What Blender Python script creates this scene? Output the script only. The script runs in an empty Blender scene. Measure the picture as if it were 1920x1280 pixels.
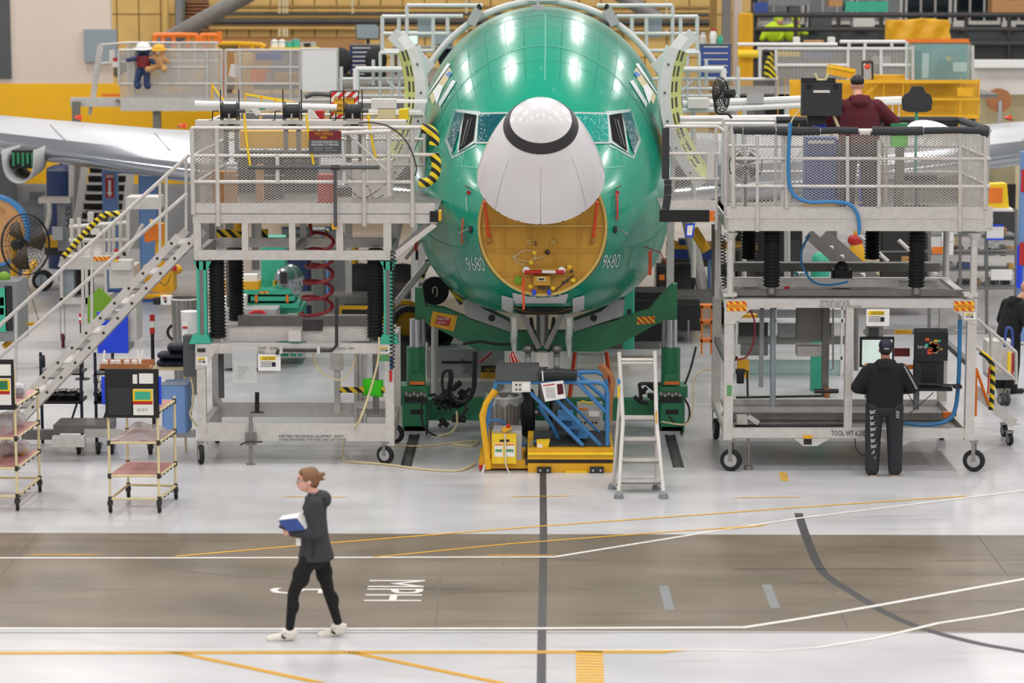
import bpy, bmesh, math, random
from mathutils import Vector as V, Matrix
from mathutils.bvhtree import BVHTree
from math import pi, sin, cos, tan, atan, atan2, radians as R, sqrt
random.seed(7)
S = bpy.context.scene
COL = S.collection
# ------------------------------------------------------------------ camera
F, H, PITCH = 5000.0, 6.5, R(7.97)
YAW = atan(58/F*cos(PITCH))
cd = bpy.data.cameras.new('camera'); cam = bpy.data.objects.new('camera', cd); COL.objects.link(cam)
cd.sensor_width = 36; cd.lens = 36*F/1920; cd.clip_end = 400
cam.location = (0, 0, H); cam.rotation_euler = (pi/2-PITCH, 0, YAW)
cd.dof.use_dof = True; cd.dof.focus_distance = 35.6; cd.dof.aperture_fstop = 1.5
S.camera = cam
MC = cam.rotation_euler.to_matrix()
# ------------------------------------------------------------------ light
S.view_settings.view_transform = 'Standard'; S.view_settings.look = 'None'
S.view_settings.exposure = 0.5; S.view_settings.gamma = 1
w = bpy.data.worlds.new('hall_air'); S.world = w; w.use_nodes = True
w.node_tree.nodes['Background'].inputs[0].default_value = (1.0, .992, .985, 1)
w.node_tree.nodes['Background'].inputs[1].default_value = 0.27
def lamp(x, y, z, sx, sy, power, col=(1, .975, .95)):
    l = bpy.data.lights.new('high_bay_lamp', 'AREA'); l.shape = 'RECTANGLE'; l.size = sx; l.size_y = sy
    l.energy = power; l.color = col
    o = bpy.data.objects.new('high_bay_lamp', l); COL.objects.link(o); o.location = (x, y, z)
    return o
for lx in (-19, -11.4, -3.8, 3.8, 11.4, 19):
    for ly in (-14, -2, 10, 22, 34, 46, 58, 70):  # rows behind the camera are added to brighten faces turned towards it
        lamp(lx, ly, 13.5, .9, 2.6, 268)
# ------------------------------------------------------------------ projection helpers: a pixel of the 1920x1280 frame to a place in the hall
def ray(px, py):
    return MC @ V(((px-960)/F, -(py-640)/F, -1))
def P(px, py, Y):                       # the point of that sight line at depth Y
    d = ray(px, py); t = Y/d.y
    return V((d.x*t, Y, H+d.z*t))
def G(px, py, z=0.0):                   # the point of that sight line at height z
    d = ray(px, py); t = (z-H)/d.z
    return V((d.x*t, d.y*t, z))
def XX(px, Y, py=640): return P(px, py, Y).x
def ZZ(py, Y, px=1018): return P(px, py, Y).z
# ------------------------------------------------------------------ mesh builder
def lerp(a, b, t): return a+(b-a)*t
def interp(xs, ys, x):
    if x <= xs[0]: return ys[0]
    for i in range(len(xs)-1):
        if x <= xs[i+1]:
            t = (x-xs[i])/(xs[i+1]-xs[i]); return ys[i]+(ys[i+1]-ys[i])*t
    return ys[-1]
def cr(pts, n=6, closed=False):         # Catmull-Rom through points
    pts = [V(p) for p in pts]; out = []; m = len(pts)
    rng = range(m if closed else m-1)
    for i in rng:
        if closed: p0, p1, p2, p3 = pts[(i-1) % m], pts[i], pts[(i+1) % m], pts[(i+2) % m]
        else: p0, p1, p2, p3 = pts[max(i-1, 0)], pts[i], pts[i+1], pts[min(i+2, m-1)]
        for k in range(n):
            t = k/n
            out.append(.5*((2*p1)+(p2-p0)*t+(2*p0-5*p1+4*p2-p3)*t*t+(3*p1-p0-3*p2+p3)*t**3))
    if not closed: out.append(pts[-1])
    return out
class M:
    def __init__(s): s.v = []; s.f = []; s.mi = []; s.cur = 0
    def mat(s, i): s.cur = i; return s
    def add(s, vs, fs):
        n = len(s.v); s.v += [tuple(p) for p in vs]
        for f in fs: s.f.append([i+n for i in f]); s.mi.append(s.cur)
        return s
    def box(s, x0, x1, y0, y1, z0, z1):
        return s.add([(x0,y0,z0),(x1,y0,z0),(x1,y1,z0),(x0,y1,z0),(x0,y0,z1),(x1,y0,z1),(x1,y1,z1),(x0,y1,z1)],
            [(0,3,2,1),(4,5,6,7),(0,1,5,4),(1,2,6,5),(2,3,7,6),(3,0,4,7)])
    def cbox(s, c, d, rx=0, ry=0, rz=0, bev=0):
        m = Matrix.Rotation(rz, 3, 'Z') @ Matrix.Rotation(ry, 3, 'Y') @ Matrix.Rotation(rx, 3, 'X'); c = V(c)
        if bev:
            a, b, h = d[0]/2, d[1]/2, d[2]/2; e = bev; vs = []
            for z in (-h, h):
                for (x, y) in ((-a+e,-b),(a-e,-b),(a,-b+e),(a,b-e),(a-e,b),(-a+e,b),(-a,b-e),(-a,-b+e)): vs.append(c+m @ V((x, y, z)))
            return s.add(vs, [tuple(range(7,-1,-1)), tuple(range(8,16))]+[(i,(i+1)%8,8+(i+1)%8,8+i) for i in range(8)])
        vs = [c+m @ V((x*d[0]/2, y*d[1]/2, z*d[2]/2)) for z in (-1, 1) for (x, y) in ((-1,-1),(1,-1),(1,1),(-1,1))]
        return s.add(vs, [(0,3,2,1),(4,5,6,7),(0,1,5,4),(1,2,6,5),(2,3,7,6),(3,0,4,7)])
    def beam(s, p, q, w, h=None, up=(0,0,1)):   # rectangular bar, w sideways, h along up
        p, q = V(p), V(q); h = h or w; d = (q-p).normalized(); up = V(up)
        if abs(d.dot(up)) > .98: up = V((0,1,0))
        a = d.cross(up).normalized(); b = a.cross(d).normalized(); vs = []
        for c in (p, q):
            for (i, j) in ((-1,-1),(1,-1),(1,1),(-1,1)): vs.append(c+a*i*w/2+b*j*h/2)
        return s.add(vs, [(0,1,2,3),(7,6,5,4),(0,4,5,1),(1,5,6,2),(2,6,7,3),(3,7,4,0)])
    def tube(s, p, q, r, n=8, r2=None, cap=True):
        p, q = V(p), V(q); r2 = r if r2 is None else r2; d = q-p
        if d.length < 1e-6: return s
        d.normalize(); a = d.orthogonal().normalized(); b = d.cross(a); vs = []
        for c, rr in ((p, r), (q, r2)):
            for i in range(n): t = 2*pi*i/n; vs.append(c+(a*cos(t)+b*sin(t))*rr)
        fs = [(i, (i+1) % n, n+(i+1) % n, n+i) for i in range(n)]
        if cap: fs += [tuple(range(n-1,-1,-1)), tuple(range(n, 2*n))]
        return s.add(vs, fs)
    def path(s, pts, r, n=6, closed=False, cap=True):
        pts = [V(p) for p in pts]; m = len(pts); a = None; vs = []
        for i in range(m):
            if closed: d = pts[(i+1) % m]-pts[i-1]
            else: d = pts[min(i+1, m-1)]-pts[max(i-1, 0)]
            d.normalize()
            if a is None: a = d.orthogonal().normalized()
            a = (a-d*a.dot(d))
            if a.length < 1e-5: a = d.orthogonal()
            a.normalize(); b = d.cross(a); rr = r[i] if isinstance(r, (list, tuple)) else r
            for k in range(n): t = 2*pi*k/n; vs.append(pts[i]+(a*cos(t)+b*sin(t))*rr)
        fs = []
        for i in range(m if closed else m-1):
            j = (i+1) % m
            for k in range(n): fs.append((i*n+k, i*n+(k+1) % n, j*n+(k+1) % n, j*n+k))
        if cap and not closed: fs += [tuple(range(n-1,-1,-1)), tuple(range((m-1)*n, m*n))]
        return s.add(vs, fs)
    def lathe(s, prof, c=(0,0,0), ax='z', n=20, cap=True):   # prof: (radius, height along axis)
        c = V(c); vs = []
        if isinstance(ax, str): d = {'x':V((1,0,0)),'y':V((0,1,0)),'z':V((0,0,1))}[ax]
        else: d = V(ax).normalized()
        a = d.orthogonal().normalized(); b = d.cross(a)
        for (r, h) in prof:
            for i in range(n): t = 2*pi*i/n; vs.append(c+d*h+(a*cos(t)+b*sin(t))*max(r, 1e-4))
        fs = []
        for j in range(len(prof)-1):
            for i in range(n): fs.append((j*n+i, j*n+(i+1) % n, (j+1)*n+(i+1) % n, (j+1)*n+i))
        if cap: fs += [tuple(range(n-1,-1,-1)), tuple(range((len(prof)-1)*n, len(prof)*n))]
        return s.add(vs, fs)
    def prism(s, poly, ax, a0, a1):     # polygon extruded along an axis; poly in the other two coordinates
        def pt(u, w_, a): return {'x':(a,u,w_),'y':(u,a,w_),'z':(u,w_,a)}[ax]
        n = len(poly); vs = [pt(u, w_, a0) for u, w_ in poly]+[pt(u, w_, a1) for u, w_ in poly]
        return s.add(vs, [tuple(range(n-1,-1,-1)), tuple(range(n, 2*n))]+[(i,(i+1)%n,n+(i+1)%n,n+i) for i in range(n)])
    def poly(s, pts, th=0, nrm=None):
        pts = [V(p) for p in pts]; n = len(pts)
        if not th: return s.add(pts, [tuple(range(n))])
        nr = V(nrm) if nrm else (pts[1]-pts[0]).cross(pts[2]-pts[0]).normalized()
        vs = pts+[p+nr*th for p in pts]
        return s.add(vs, [tuple(range(n-1,-1,-1)), tuple(range(n, 2*n))]+[(i,(i+1)%n,n+(i+1)%n,n+i) for i in range(n)])
    def ball(s, c, rx, ry=None, rz=None, nu=14, nv=8, rot=None):
        ry = ry or rx; rz = rz or rx; c = V(c); vs = []
        for j in range(nv+1):
            t = pi*j/nv
            for i in range(nu):
                a = 2*pi*i/nu; p = V((rx*sin(t)*cos(a), ry*sin(t)*sin(a), -rz*cos(t)))
                vs.append(c+(rot @ p if rot else p))
        return s.add(vs, [(j*nu+i, j*nu+(i+1)%nu, (j+1)*nu+(i+1)%nu, (j+1)*nu+i) for j in range(nv) for i in range(nu)])
    def grid(s, fn, nu, nv, closed=False):
        vs = [fn(i/(nu if closed else nu-1), j/(nv-1)) for j in range(nv) for i in range(nu)]
        fs = []
        for j in range(nv-1):
            for i in range(nu if closed else nu-1):
                k = (i+1) % nu; fs.append((j*nu+i, j*nu+k, (j+1)*nu+k, (j+1)*nu+i))
        return s.add(vs, fs)
    def expanded(s, o, u, v_, cw=.054, ch=.034, st=.0095):   # expanded metal sheet: zig-zag strands, o corner, u and v_ edge vectors
        o, u, v_ = V(o), V(u), V(v_); lu, lv = u.length, v_.length; eu, ev = u/lu, v_/lv; nz = eu.cross(ev)
        nu, nv = max(1, round(lu/cw)), max(1, round(lv/ch)); cu, cv = lu/nu, lv/nv
        for j in range(nv+1):
            for k in (-1, 1):
                if (j == 0 and k < 0) or (j == nv and k > 0): continue
                pts = []
                for i in range(2*nu+1):
                    off = (cv/2*.92 if i % 2 else .0)*k
                    pts.append(o+eu*(i*cu/2)+ev*(j*cv+off))
                vs = []
                for p in pts: vs += [p-ev*st/2-nz*.003, p+ev*st/2+nz*.003]
                s.add(vs, [(2*i, 2*i+2, 2*i+3, 2*i+1) for i in range(len(pts)-1)])
        return s
    def out(s, name, mat, parent=None, smooth=35, local=False, solid=0):
        me = bpy.data.meshes.new(name); org = V((0,0,0))
        if parent is not None and not local: org = ORG.get(parent.name, V((0,0,0)))
        me.from_pydata([(a[0]-org.x, a[1]-org.y, a[2]-org.z) for a in s.v], [], s.f)
        for m_ in (mat if isinstance(mat, (list, tuple)) else [mat]): me.materials.append(MAT[m_] if isinstance(m_, str) else m_)
        if any(s.mi): me.polygons.foreach_set('material_index', s.mi)
        bm = bmesh.new(); bm.from_mesh(me); bmesh.ops.recalc_face_normals(bm, faces=bm.faces); bm.to_mesh(me); bm.free()
        if smooth:
            me.polygons.foreach_set('use_smooth', [True]*len(me.polygons)); me.set_sharp_from_angle(angle=R(smooth))
        me.update()
        o = bpy.data.objects.new(name, me); COL.objects.link(o)
        if parent is not None: o.parent = parent; ORG[o.name] = org
        if solid:
            md = o.modifiers.new('thickness', 'SOLIDIFY'); md.thickness = solid; md.offset = 0
        return o
ORG = {}
def T(name, label, cat, loc=(0,0,0), group=None, rz=0):     # a thing: Empty at its base
    o = bpy.data.objects.new(name, None); COL.objects.link(o); o.location = loc; o.rotation_euler = (0,0,rz)
    o['label'] = label; o['category'] = cat
    if group: o['group'] = group
    ORG[o.name] = V(loc) if not rz else V((0,0,0)); o.empty_display_size = .1
    return o
def tag(o, label, cat, group=None):
    o['label'] = label; o['category'] = cat
    if group: o['group'] = group
    return o
def struct(o, label=None):
    o['kind'] = 'structure'
    if label: o['label'] = label
    return o
def stuff(o): o['kind'] = 'stuff'; return o
def lab(o, t): o['label'] = t; return o
def dup(root, loc, label, rz=None, group=None):
    r = root.copy(); COL.objects.link(r); r.location = loc; r['label'] = label
    if rz is not None: r.rotation_euler = (0,0,rz)
    if group: r['group'] = group
    for ch in list(root.children):
        c = ch.copy(); COL.objects.link(c); c.parent = r
        for g in list(ch.children):
            d = g.copy(); COL.objects.link(d); d.parent = c
    return r
# ------------------------------------------------------------------ materials
MAT = {}
def lin(c):
    o = []
    for x in c[:3]:
        x = x/255; o.append(x/12.92 if x <= .04045 else ((x+.055)/1.055)**2.4)
    return (*o, 1)
def mat(name, rgb, rough=.5, metal=0, var=.1, scale=6, bump=0, spec=.5, trans=0, alpha=1, emit=0, coat=0, bscale=None):
    m = bpy.data.materials.new(name); m.use_nodes = True; nt = m.node_tree; b = nt.nodes['Principled BSDF']; c = lin(rgb)
    b.inputs['Base Color'].default_value = c; b.inputs['Roughness'].default_value = rough; b.inputs['Metallic'].default_value = metal
    b.inputs['Specular IOR Level'].default_value = spec; b.inputs['Alpha'].default_value = alpha
    if coat: b.inputs['Coat Weight'].default_value = coat; b.inputs['Coat Roughness'].default_value = .08
    if trans: b.inputs['Transmission Weight'].default_value = trans; b.inputs['IOR'].default_value = 1.2
    if emit: b.inputs['Emission Color'].default_value = c; b.inputs['Emission Strength'].default_value = emit
    if var or bump:
        tc = nt.nodes.new('ShaderNodeTexCoord'); n = nt.nodes.new('ShaderNodeTexNoise')
        n.inputs['Scale'].default_value = scale; n.inputs['Detail'].default_value = 6; n.inputs['Roughness'].default_value = .65
        nt.links.new(tc.outputs['Object'], n.inputs['Vector'])
        if var:
            r = nt.nodes.new('ShaderNodeValToRGB'); r.color_ramp.elements[0].position = .3; r.color_ramp.elements[1].position = .7
            k0, k1 = 1-var, 1+var*.6
            r.color_ramp.elements[0].color = (*[min(1, x*k0) for x in c[:3]], 1); r.color_ramp.elements[1].color = (*[min(1, x*k1) for x in c[:3]], 1)
            nt.links.new(n.outputs['Fac'], r.inputs['Fac']); nt.links.new(r.outputs['Color'], b.inputs['Base Color'])
            if not metal:
                mr = nt.nodes.new('ShaderNodeMapRange'); mr.inputs[3].default_value = max(.02, rough-.08); mr.inputs[4].default_value = min(1, rough+.1)
                nt.links.new(n.outputs['Fac'], mr.inputs[0]); nt.links.new(mr.outputs[0], b.inputs['Roughness'])
        if bump:
            n2 = n
            if bscale:
                n2 = nt.nodes.new('ShaderNodeTexNoise'); n2.inputs['Scale'].default_value = bscale; nt.links.new(tc.outputs['Object'], n2.inputs['Vector'])
            bp = nt.nodes.new('ShaderNodeBump'); bp.inputs['Strength'].default_value = bump; bp.inputs['Distance'].default_value = .02
            nt.links.new(n2.outputs['Fac'], bp.inputs['Height']); nt.links.new(bp.outputs[0], b.inputs['Normal'])
    MAT[name] = m; return m
def stripes(name, ca, cb, freq, ax=(1,0,1), rough=.5, duty=.5):     # two printed colours in diagonal bands
    m = bpy.data.materials.new(name); m.use_nodes = True; nt = m.node_tree; b = nt.nodes['Principled BSDF']; b.inputs['Roughness'].default_value = rough
    tc = nt.nodes.new('ShaderNodeTexCoord'); dp = nt.nodes.new('ShaderNodeVectorMath'); dp.operation = 'DOT_PRODUCT'; dp.inputs[1].default_value = [a*freq for a in ax]
    nt.links.new(tc.outputs['Object'], dp.inputs[0]); fr = nt.nodes.new('ShaderNodeMath'); fr.operation = 'FRACT'; nt.links.new(dp.outputs['Value'], fr.inputs[0])
    gt = nt.nodes.new('ShaderNodeMath'); gt.operation = 'GREATER_THAN'; gt.inputs[1].default_value = duty; nt.links.new(fr.outputs[0], gt.inputs[0])
    mx = nt.nodes.new('ShaderNodeMix'); mx.data_type = 'RGBA'; mx.inputs[6].default_value = lin(ca); mx.inputs[7].default_value = lin(cb)
    nt.links.new(gt.outputs[0], mx.inputs[0]); nt.links.new(mx.outputs[2], b.inputs['Base Color']); MAT[name] = m; return m
mat('alu', (206,201,196), .42, .25, .12, 9); mat('alu_dark', (128,125,121), .5, .35, .15, 7); mat('mesh_metal', (206,201,195), .5, .15, .06, 5)
mat('white', (232,230,228), .45, 0, .04); mat('off_white', (214,209,203), .55, 0, .06); mat('paper', (236,234,230), .7, 0, .03)
mat('steel', (150,148,145), .35, .7, .12, 12); mat('chrome', (188,192,198), .16, 1, .05, 3); mat('dark_steel', (66,64,63), .5, .5, .2, 9)
mat('black', (26,26,28), .55, 0, .2, 8); mat('rubber', (22,22,23), .7, 0, .25, 9); mat('grey_rubber', (70,71,73), .75, 0, .15, 9); mat('black_gloss', (14,14,16), .25, 0, .1)
mat('char', (48,49,52), .7, 0, .15, 10)
mat('yellow', (226,168,22), .45, 0, .1, 5); mat('yellow_br', (238,200,30), .5, 0, .06); mat('orange', (232,120,30), .45, 0, .08); mat('orange_red', (226,80,34), .5, 0, .1)
mat('red', (186,32,32), .45, 0, .1); mat('red_dark', (120,18,26), .4, 0, .1); mat('maroon', (86,22,34), .85, 0, .18, 14, .2)
mat('blue', (50,78,150), .45, 0, .1); mat('blue_lt', (110,146,198), .5, 0, .07, 4); mat('blue_br', (22,64,214), .45, 0, .05); mat('blue_dark', (34,52,96), .45, 0, .12); mat('navy', (24,30,52), .6, 0, .15)
mat('blue_steel', (58,122,178), .4, 0, .1, 10); mat('blue_hose', (52,124,178), .45, 0, .05)
mat('green_dk', (44,124,84), .42, 0, .14, 5); mat('teal_paint', (62,176,146), .45, 0, .08, 5); mat('lime', (112,156,34), .5, 0, .05); mat('neon', (70,226,30), .5, 0, .1)
mat('neon_vest', (196,226,24), .6, 0, .1); mat('green_label', (90,150,90), .6, 0, .05)
mat('card', (190,142,92), .8, 0, .08, 5); mat('wood', (168,110,66), .6, 0, .2, 5); mat('tan', (206,192,150), .5, 0, .05); mat('pink_board', (192,140,136), .6, 0, .12, 3)
mat('grey', (128,130,132), .55, 0, .08); mat('grey_lt', (170,170,170), .55, 0, .06); mat('grey_dk', (78,80,82), .55, 0, .1); mat('grey_blue', (140,150,156), .5, 0, .05)
mat('wing_white', (200,203,207), .3, 0, .03, 1.5); mat('skin', (206,152,128), .55, 0, .06, 20); mat('skin_dk', (172,118,92), .55, 0, .06, 20)
mat('glass_dark', (18,30,34), .08, 0, .0); mat('screen_dark', (20,24,30), .2, 0, 0)
mat('plastic_clear', (220,225,226), .25, 0, .0, alpha=.35); mat('poly_sheet', (196,206,200), .22, 0, .1, 5, .3, alpha=.55)
stripes('hazard', (22,20,18), (226,190,24), 7, (1,.6,1)); stripes('hazard_wrap', (22,20,18), (232,204,26), 6, (1,.5,1.3)); stripes('hazard_y', (214,160,40), (188,178,160), 14, (1,-.7,.4))
stripes('red_yel', (214,60,30), (240,196,40), 12, (1,0,1)); stripes('red_white', (206,40,34), (236,232,226), 8, (1,0,-1))
# ------------------------------------------------------------------ lettering (default vector font turned into mesh)
def text_geo(txt, w_, h_):
    c = bpy.data.curves.new('t', 'FONT'); c.body = txt; c.align_x = 'LEFT'; c.resolution_u = 2; c.space_line = .95
    o = bpy.data.objects.new('t', c); COL.objects.link(o)
    dg = bpy.context.evaluated_depsgraph_get(); me = bpy.data.meshes.new_from_object(o.evaluated_get(dg))
    vs = [v.co.copy() for v in me.vertices]; fs = [tuple(p.vertices) for p in me.polygons]
    bpy.data.objects.remove(o); bpy.data.curves.remove(c); bpy.data.meshes.remove(me)
    x0 = min(v.x for v in vs); x1 = max(v.x for v in vs); y0 = min(v.y for v in vs); y1 = max(v.y for v in vs)
    return [((v.x-x0)/(x1-x0)*w_, (v.y-y0)/(y1-y0)*h_) for v in vs], fs
def text(txt, o, u, v_, w_, h_, mt, parent, name='lettering', lift=.004):   # o lower-left corner, u right, v_ up
    o, u, v_ = V(o), V(u).normalized(), V(v_).normalized(); n = u.cross(v_); uv, fs = text_geo(txt, w_, h_)
    m = M(); m.add([o+u*a+v_*b+n*lift for a, b in uv], fs); return m.out(name, mt, parent, 0)
def sign(parent, name, px0, py0, px1, py1, Y, mt, th=.006):     # flat plate facing the aisle
    a = P(px0, py1, Y); b = P(px1, py0, Y); return M().box(a.x, b.x, Y-th, Y, a.z, b.z).out(name, mt, parent)
def stext(parent, txt, px0, py0, px1, py1, Y, mt, name='lettering'):
    a = P(px0, py1, Y); b = P(px1, py0, Y); return text(txt, (a.x, Y-.009, a.z), (1,0,0), (0,0,1), b.x-a.x, b.z-a.z, mt, parent, name, .002)
# ================================================================== the hall
def floor_mat():
    m = bpy.data.materials.new('floor_epoxy'); m.use_nodes = True; nt = m.node_tree; b = nt.nodes['Principled BSDF']
    tc = nt.nodes.new('ShaderNodeTexCoord')
    def noise(sc, det, sx=1, sy=1):
        mp = nt.nodes.new('ShaderNodeMapping'); mp.inputs['Scale'].default_value = (sx, sy, 1); nt.links.new(tc.outputs['Object'], mp.inputs[0])
        n = nt.nodes.new('ShaderNodeTexNoise'); n.inputs['Scale'].default_value = sc; n.inputs['Detail'].default_value = det; nt.links.new(mp.outputs[0], n.inputs['Vector']); return n
    n1 = noise(.5, 3, 1, 2.2); n2 = noise(1.6, 3, .35, 2.4)
    r = nt.nodes.new('ShaderNodeValToRGB'); r.color_ramp.elements[0].position = .3; r.color_ramp.elements[1].position = .75
    r.color_ramp.elements[0].color = lin((182,181,183)); r.color_ramp.elements[1].color = lin((208,207,209)); nt.links.new(n1.outputs['Fac'], r.inputs['Fac'])
    r2 = nt.nodes.new('ShaderNodeValToRGB'); r2.color_ramp.elements[0].position = .22; r2.color_ramp.elements[1].position = .4
    r2.color_ramp.elements[0].color = (.78,.77,.76,1); r2.color_ramp.elements[1].color = (1,1,1,1); nt.links.new(n2.outputs['Fac'], r2.inputs['Fac'])
    mx = nt.nodes.new('ShaderNodeMix'); mx.data_type = 'RGBA'; mx.blend_type = 'MULTIPLY'; mx.inputs[0].default_value = 1
    nt.links.new(r.outputs[0], mx.inputs[6]); nt.links.new(r2.outputs[0], mx.inputs[7]); nt.links.new(mx.outputs[2], b.inputs['Base Color'])
    b.inputs['Roughness'].default_value = .3; b.inputs['Specular IOR Level'].default_value = .55
    MAT['floor'] = m
    m = bpy.data.materials.new('lane_concrete'); m.use_nodes = True; nt = m.node_tree; b = nt.nodes['Principled BSDF']; tc = nt.nodes.new('ShaderNodeTexCoord')
    n1 = noise(.55, 7, 1, 2); n2 = noise(1.6, 9, .3, 2.6)
    r = nt.nodes.new('ShaderNodeValToRGB'); r.color_ramp.elements[0].position = .3; r.color_ramp.elements[1].position = .72
    r.color_ramp.elements[0].color = lin((98,88,72)); r.color_ramp.elements[1].color = lin((128,115,99)); nt.links.new(n1.outputs['Fac'], r.inputs['Fac'])
    r2 = nt.nodes.new('ShaderNodeValToRGB'); r2.color_ramp.elements[0].position = .27; r2.color_ramp.elements[1].position = .43
    r2.color_ramp.elements[0].color = (.6,.58,.57,1); r2.color_ramp.elements[1].color = (1,1,1,1); nt.links.new(n2.outputs['Fac'], r2.inputs['Fac'])
    mx = nt.nodes.new('ShaderNodeMix'); mx.data_type = 'RGBA'; mx.blend_type = 'MULTIPLY'; mx.inputs[0].default_value = 1
    nt.links.new(r.outputs[0], mx.inputs[6]); nt.links.new(r2.outputs[0], mx.inputs[7]); nt.links.new(mx.outputs[2], b.inputs['Base Color'])
    b.inputs['Roughness'].default_value = .45; MAT['lane'] = m
floor_mat()
fl = struct(M().box(-40, 40, -12, 110, -.3, 0).out('floor', 'floor', None, 0))
LY0, LY1 = G(960, 1182).y, G(960, 1001).y
M().box(-40, 40, LY0, LY1, -.05, .0015).out('concrete_lane', 'lane', fl, 0)
mat('paint_white', (226,222,216), .5, 0, .12, 9); mat('paint_yellow', (234,176,36), .5, 0, .14, 9); mat('paint_black', (64,63,64), .5, 0, .12, 5); mat('paint_dark', (50,48,46), .6, 0, .2, 7); mat('joint', (104,96,86), .7, 0, .1)
def strip(pts, wd, mt, name, z=.003):   # painted stripe: ground points from pixels, width in metres
    g = [G(*p) if len(p) == 2 else V(p) for p in pts]; L, Rr = [], []
    for i, p in enumerate(g):
        d = (g[min(i+1, len(g)-1)]-g[max(i-1, 0)]); d.z = 0; d.normalize(); n = V((-d.y, d.x, 0))
        ww = wd[i] if isinstance(wd, (list, tuple)) else wd
        L.append(p+n*ww/2+V((0,0,z))); Rr.append(p-n*ww/2+V((0,0,z)))
    k = len(g); m = M(); m.add(L+Rr, [(i, i+1, k+i+1, k+i) for i in range(k-1)]); return m.out(name, mt, fl, 0)
def hatch(pa, pb, wd, n, name='hazard_hatch', lean=.5, duty=.62, mt='paint_yellow', z=.004):   # row of slanted yellow bars, joined per marking
    a, b = G(*pa), G(*pb); d = b-a; L = d.length; d.normalize(); s = V((-d.y, d.x, 0)); m = M(); st = L/n
    for i in range(n):
        p = a+d*(i*st); q = p+d*st*duty; sh = d*lean*wd
        m.poly([x+V((0,0,z)) for x in (p-s*wd/2-sh, q-s*wd/2-sh, q+s*wd/2+sh, p+s*wd/2+sh)])
    return stuff(m.out(name, mt, fl, 0))
# centre line and the curved black line
strip([(1018,880),(1019,1000),(1018,1100),(1016,1185),(1015,1290),(1012,1500)], .085, 'paint_black', 'black_line')
strip(cr([G(1497,962),G(1513,1010),G(1535,1060),(G(1556,1084)),G(1600,1112),G(1660,1148),G(1730,1178),G(1830,1205),G(1945,1226),G(2250,1285)], 5), .1, 'paint_black', 'black_line')
strip([(1376,1067),(1712,1067)], .02, 'paint_dark', 'black_line')
# white lines
strip([(-500,1046),(300,1046),(700,1045),(1040,1044)], .06, 'paint_white', 'white_line', .0035)
strip([(1040,1044),(1300,1002),(1500,971),(1700,947),(1940,917),(2300,872)], .06, 'paint_white', 'white_line', .0036)
strip([(-500,1177),(500,1179),(1000,1178),(1390,1176)], .07, 'paint_white', 'white_line', .0035)
strip([(1390,1177),(1500,1160),(1640,1136),(1800,1107),(1945,1081),(2300,1018)], .07, 'paint_white', 'white_line', .0036)
strip([(1530,1214),(1640,1197),(1760,1168),(1860,1153),(1945,1137),(2300,1077)], .06, 'paint_white', 'white_line', .0035)
strip([(-500,1216),(700,1218),(1310,1218),(1450,1220),(1530,1214)], .035, 'paint_white', 'white_line', .0025)
# yellow lines
strip([(330,1043),(620,1018),(1020,986),(1300,966),(1500,951),(1810,930)], .045, 'paint_yellow', 'yellow_line', .0042)
strip([(700,1045),(950,1020),(1240,998),(1420,986)], .04, 'paint_yellow', 'yellow_line', .0042)
hatch((-433,1225),(1270,1222), .11, 131, lean=1.1, duty=.7)
hatch((325,1222),(600,1280), .09, 24, lean=.9, duty=.7); hatch((655,1222),(960,1285), .09, 26, lean=.9, duty=.7)
hatch((56,1040),(186,1040), .05, 10, lean=1.6); hatch((915,1041),(1040,1041), .05, 10, lean=1.6); hatch((1350,993),(1438,984), .055, 12, lean=1)
hatch((962,931),(1075,930), .05, 7, lean=1.4); hatch((1384,933),(1500,932), .05, 7, lean=1.4); hatch((536,931),(650,932), .05, 7, lean=1.4)
hatch((1105,1220),(1107,1290), .26, 13, lean=.04, duty=.7, mt='paint_yellow'); hatch((1468,886),(1472,902), .1, 5, lean=.1, duty=.7)
# worn patches and joints of the slab
for a, b in (((1244,1098),(1256,1144)), ((1437,1096),(1454,1140))): strip([a, b], .1, 'grey', 'tape_patch', .0032)
for pts in ([(70,1000),(0,1080)], [(826,1080),(816,1182)], [(946,1002),(944,1060)], [(1832,1003),(1890,1080)], [(1552,1086),(1590,1180)], [(-10,1186),(1930,1186)], [(1290,1097),(1500,1097)], [(1255,1146),(1480,1145)]): strip(pts, .015, 'joint', 'slab_joint', .0022)
strip(cr([G(285,1042),G(330,1066),G(420,1078),G(560,1086)], 5), [.12]*4+[.1]*4+[.06]*4+[.04]*4, 'joint', 'tyre_mark', .0021)
# 5 MPH, read by traffic driving to the right
def road_text(txt, pxa, pya, pxb, pyb):
    a = G(pxa, pya); b = G(pxb, pyb); text(txt, (a.x, max(a.y, b.y), .0), (0,-1,0), (1,0,0), abs(a.y-b.y), abs(b.x-a.x), 'paint_white', fl, 'lettering', .0045)
road_text('MPH', 682, 1127, 797, 1088); road_text('5', 503, 1113, 612, 1103)
# floor rails the jacks run on
for (a, b) in (((782,800),(760,876)), ((1252,800),(1272,876))):
    p, q = G(*a), G(*b); q.x = p.x = (p.x+q.x)/2
    m = M()
    for s_ in (-.055, .055): m.beam((p.x+s_, 37.6, .006), (q.x+s_, q.y, .006), .035, .012)
    m.out('jack_rail', 'black', fl); M().box(p.x-.035, p.x+.035, q.y, 37.6, -.01, .004).out('rail_slot', 'dark_steel', fl)
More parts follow.
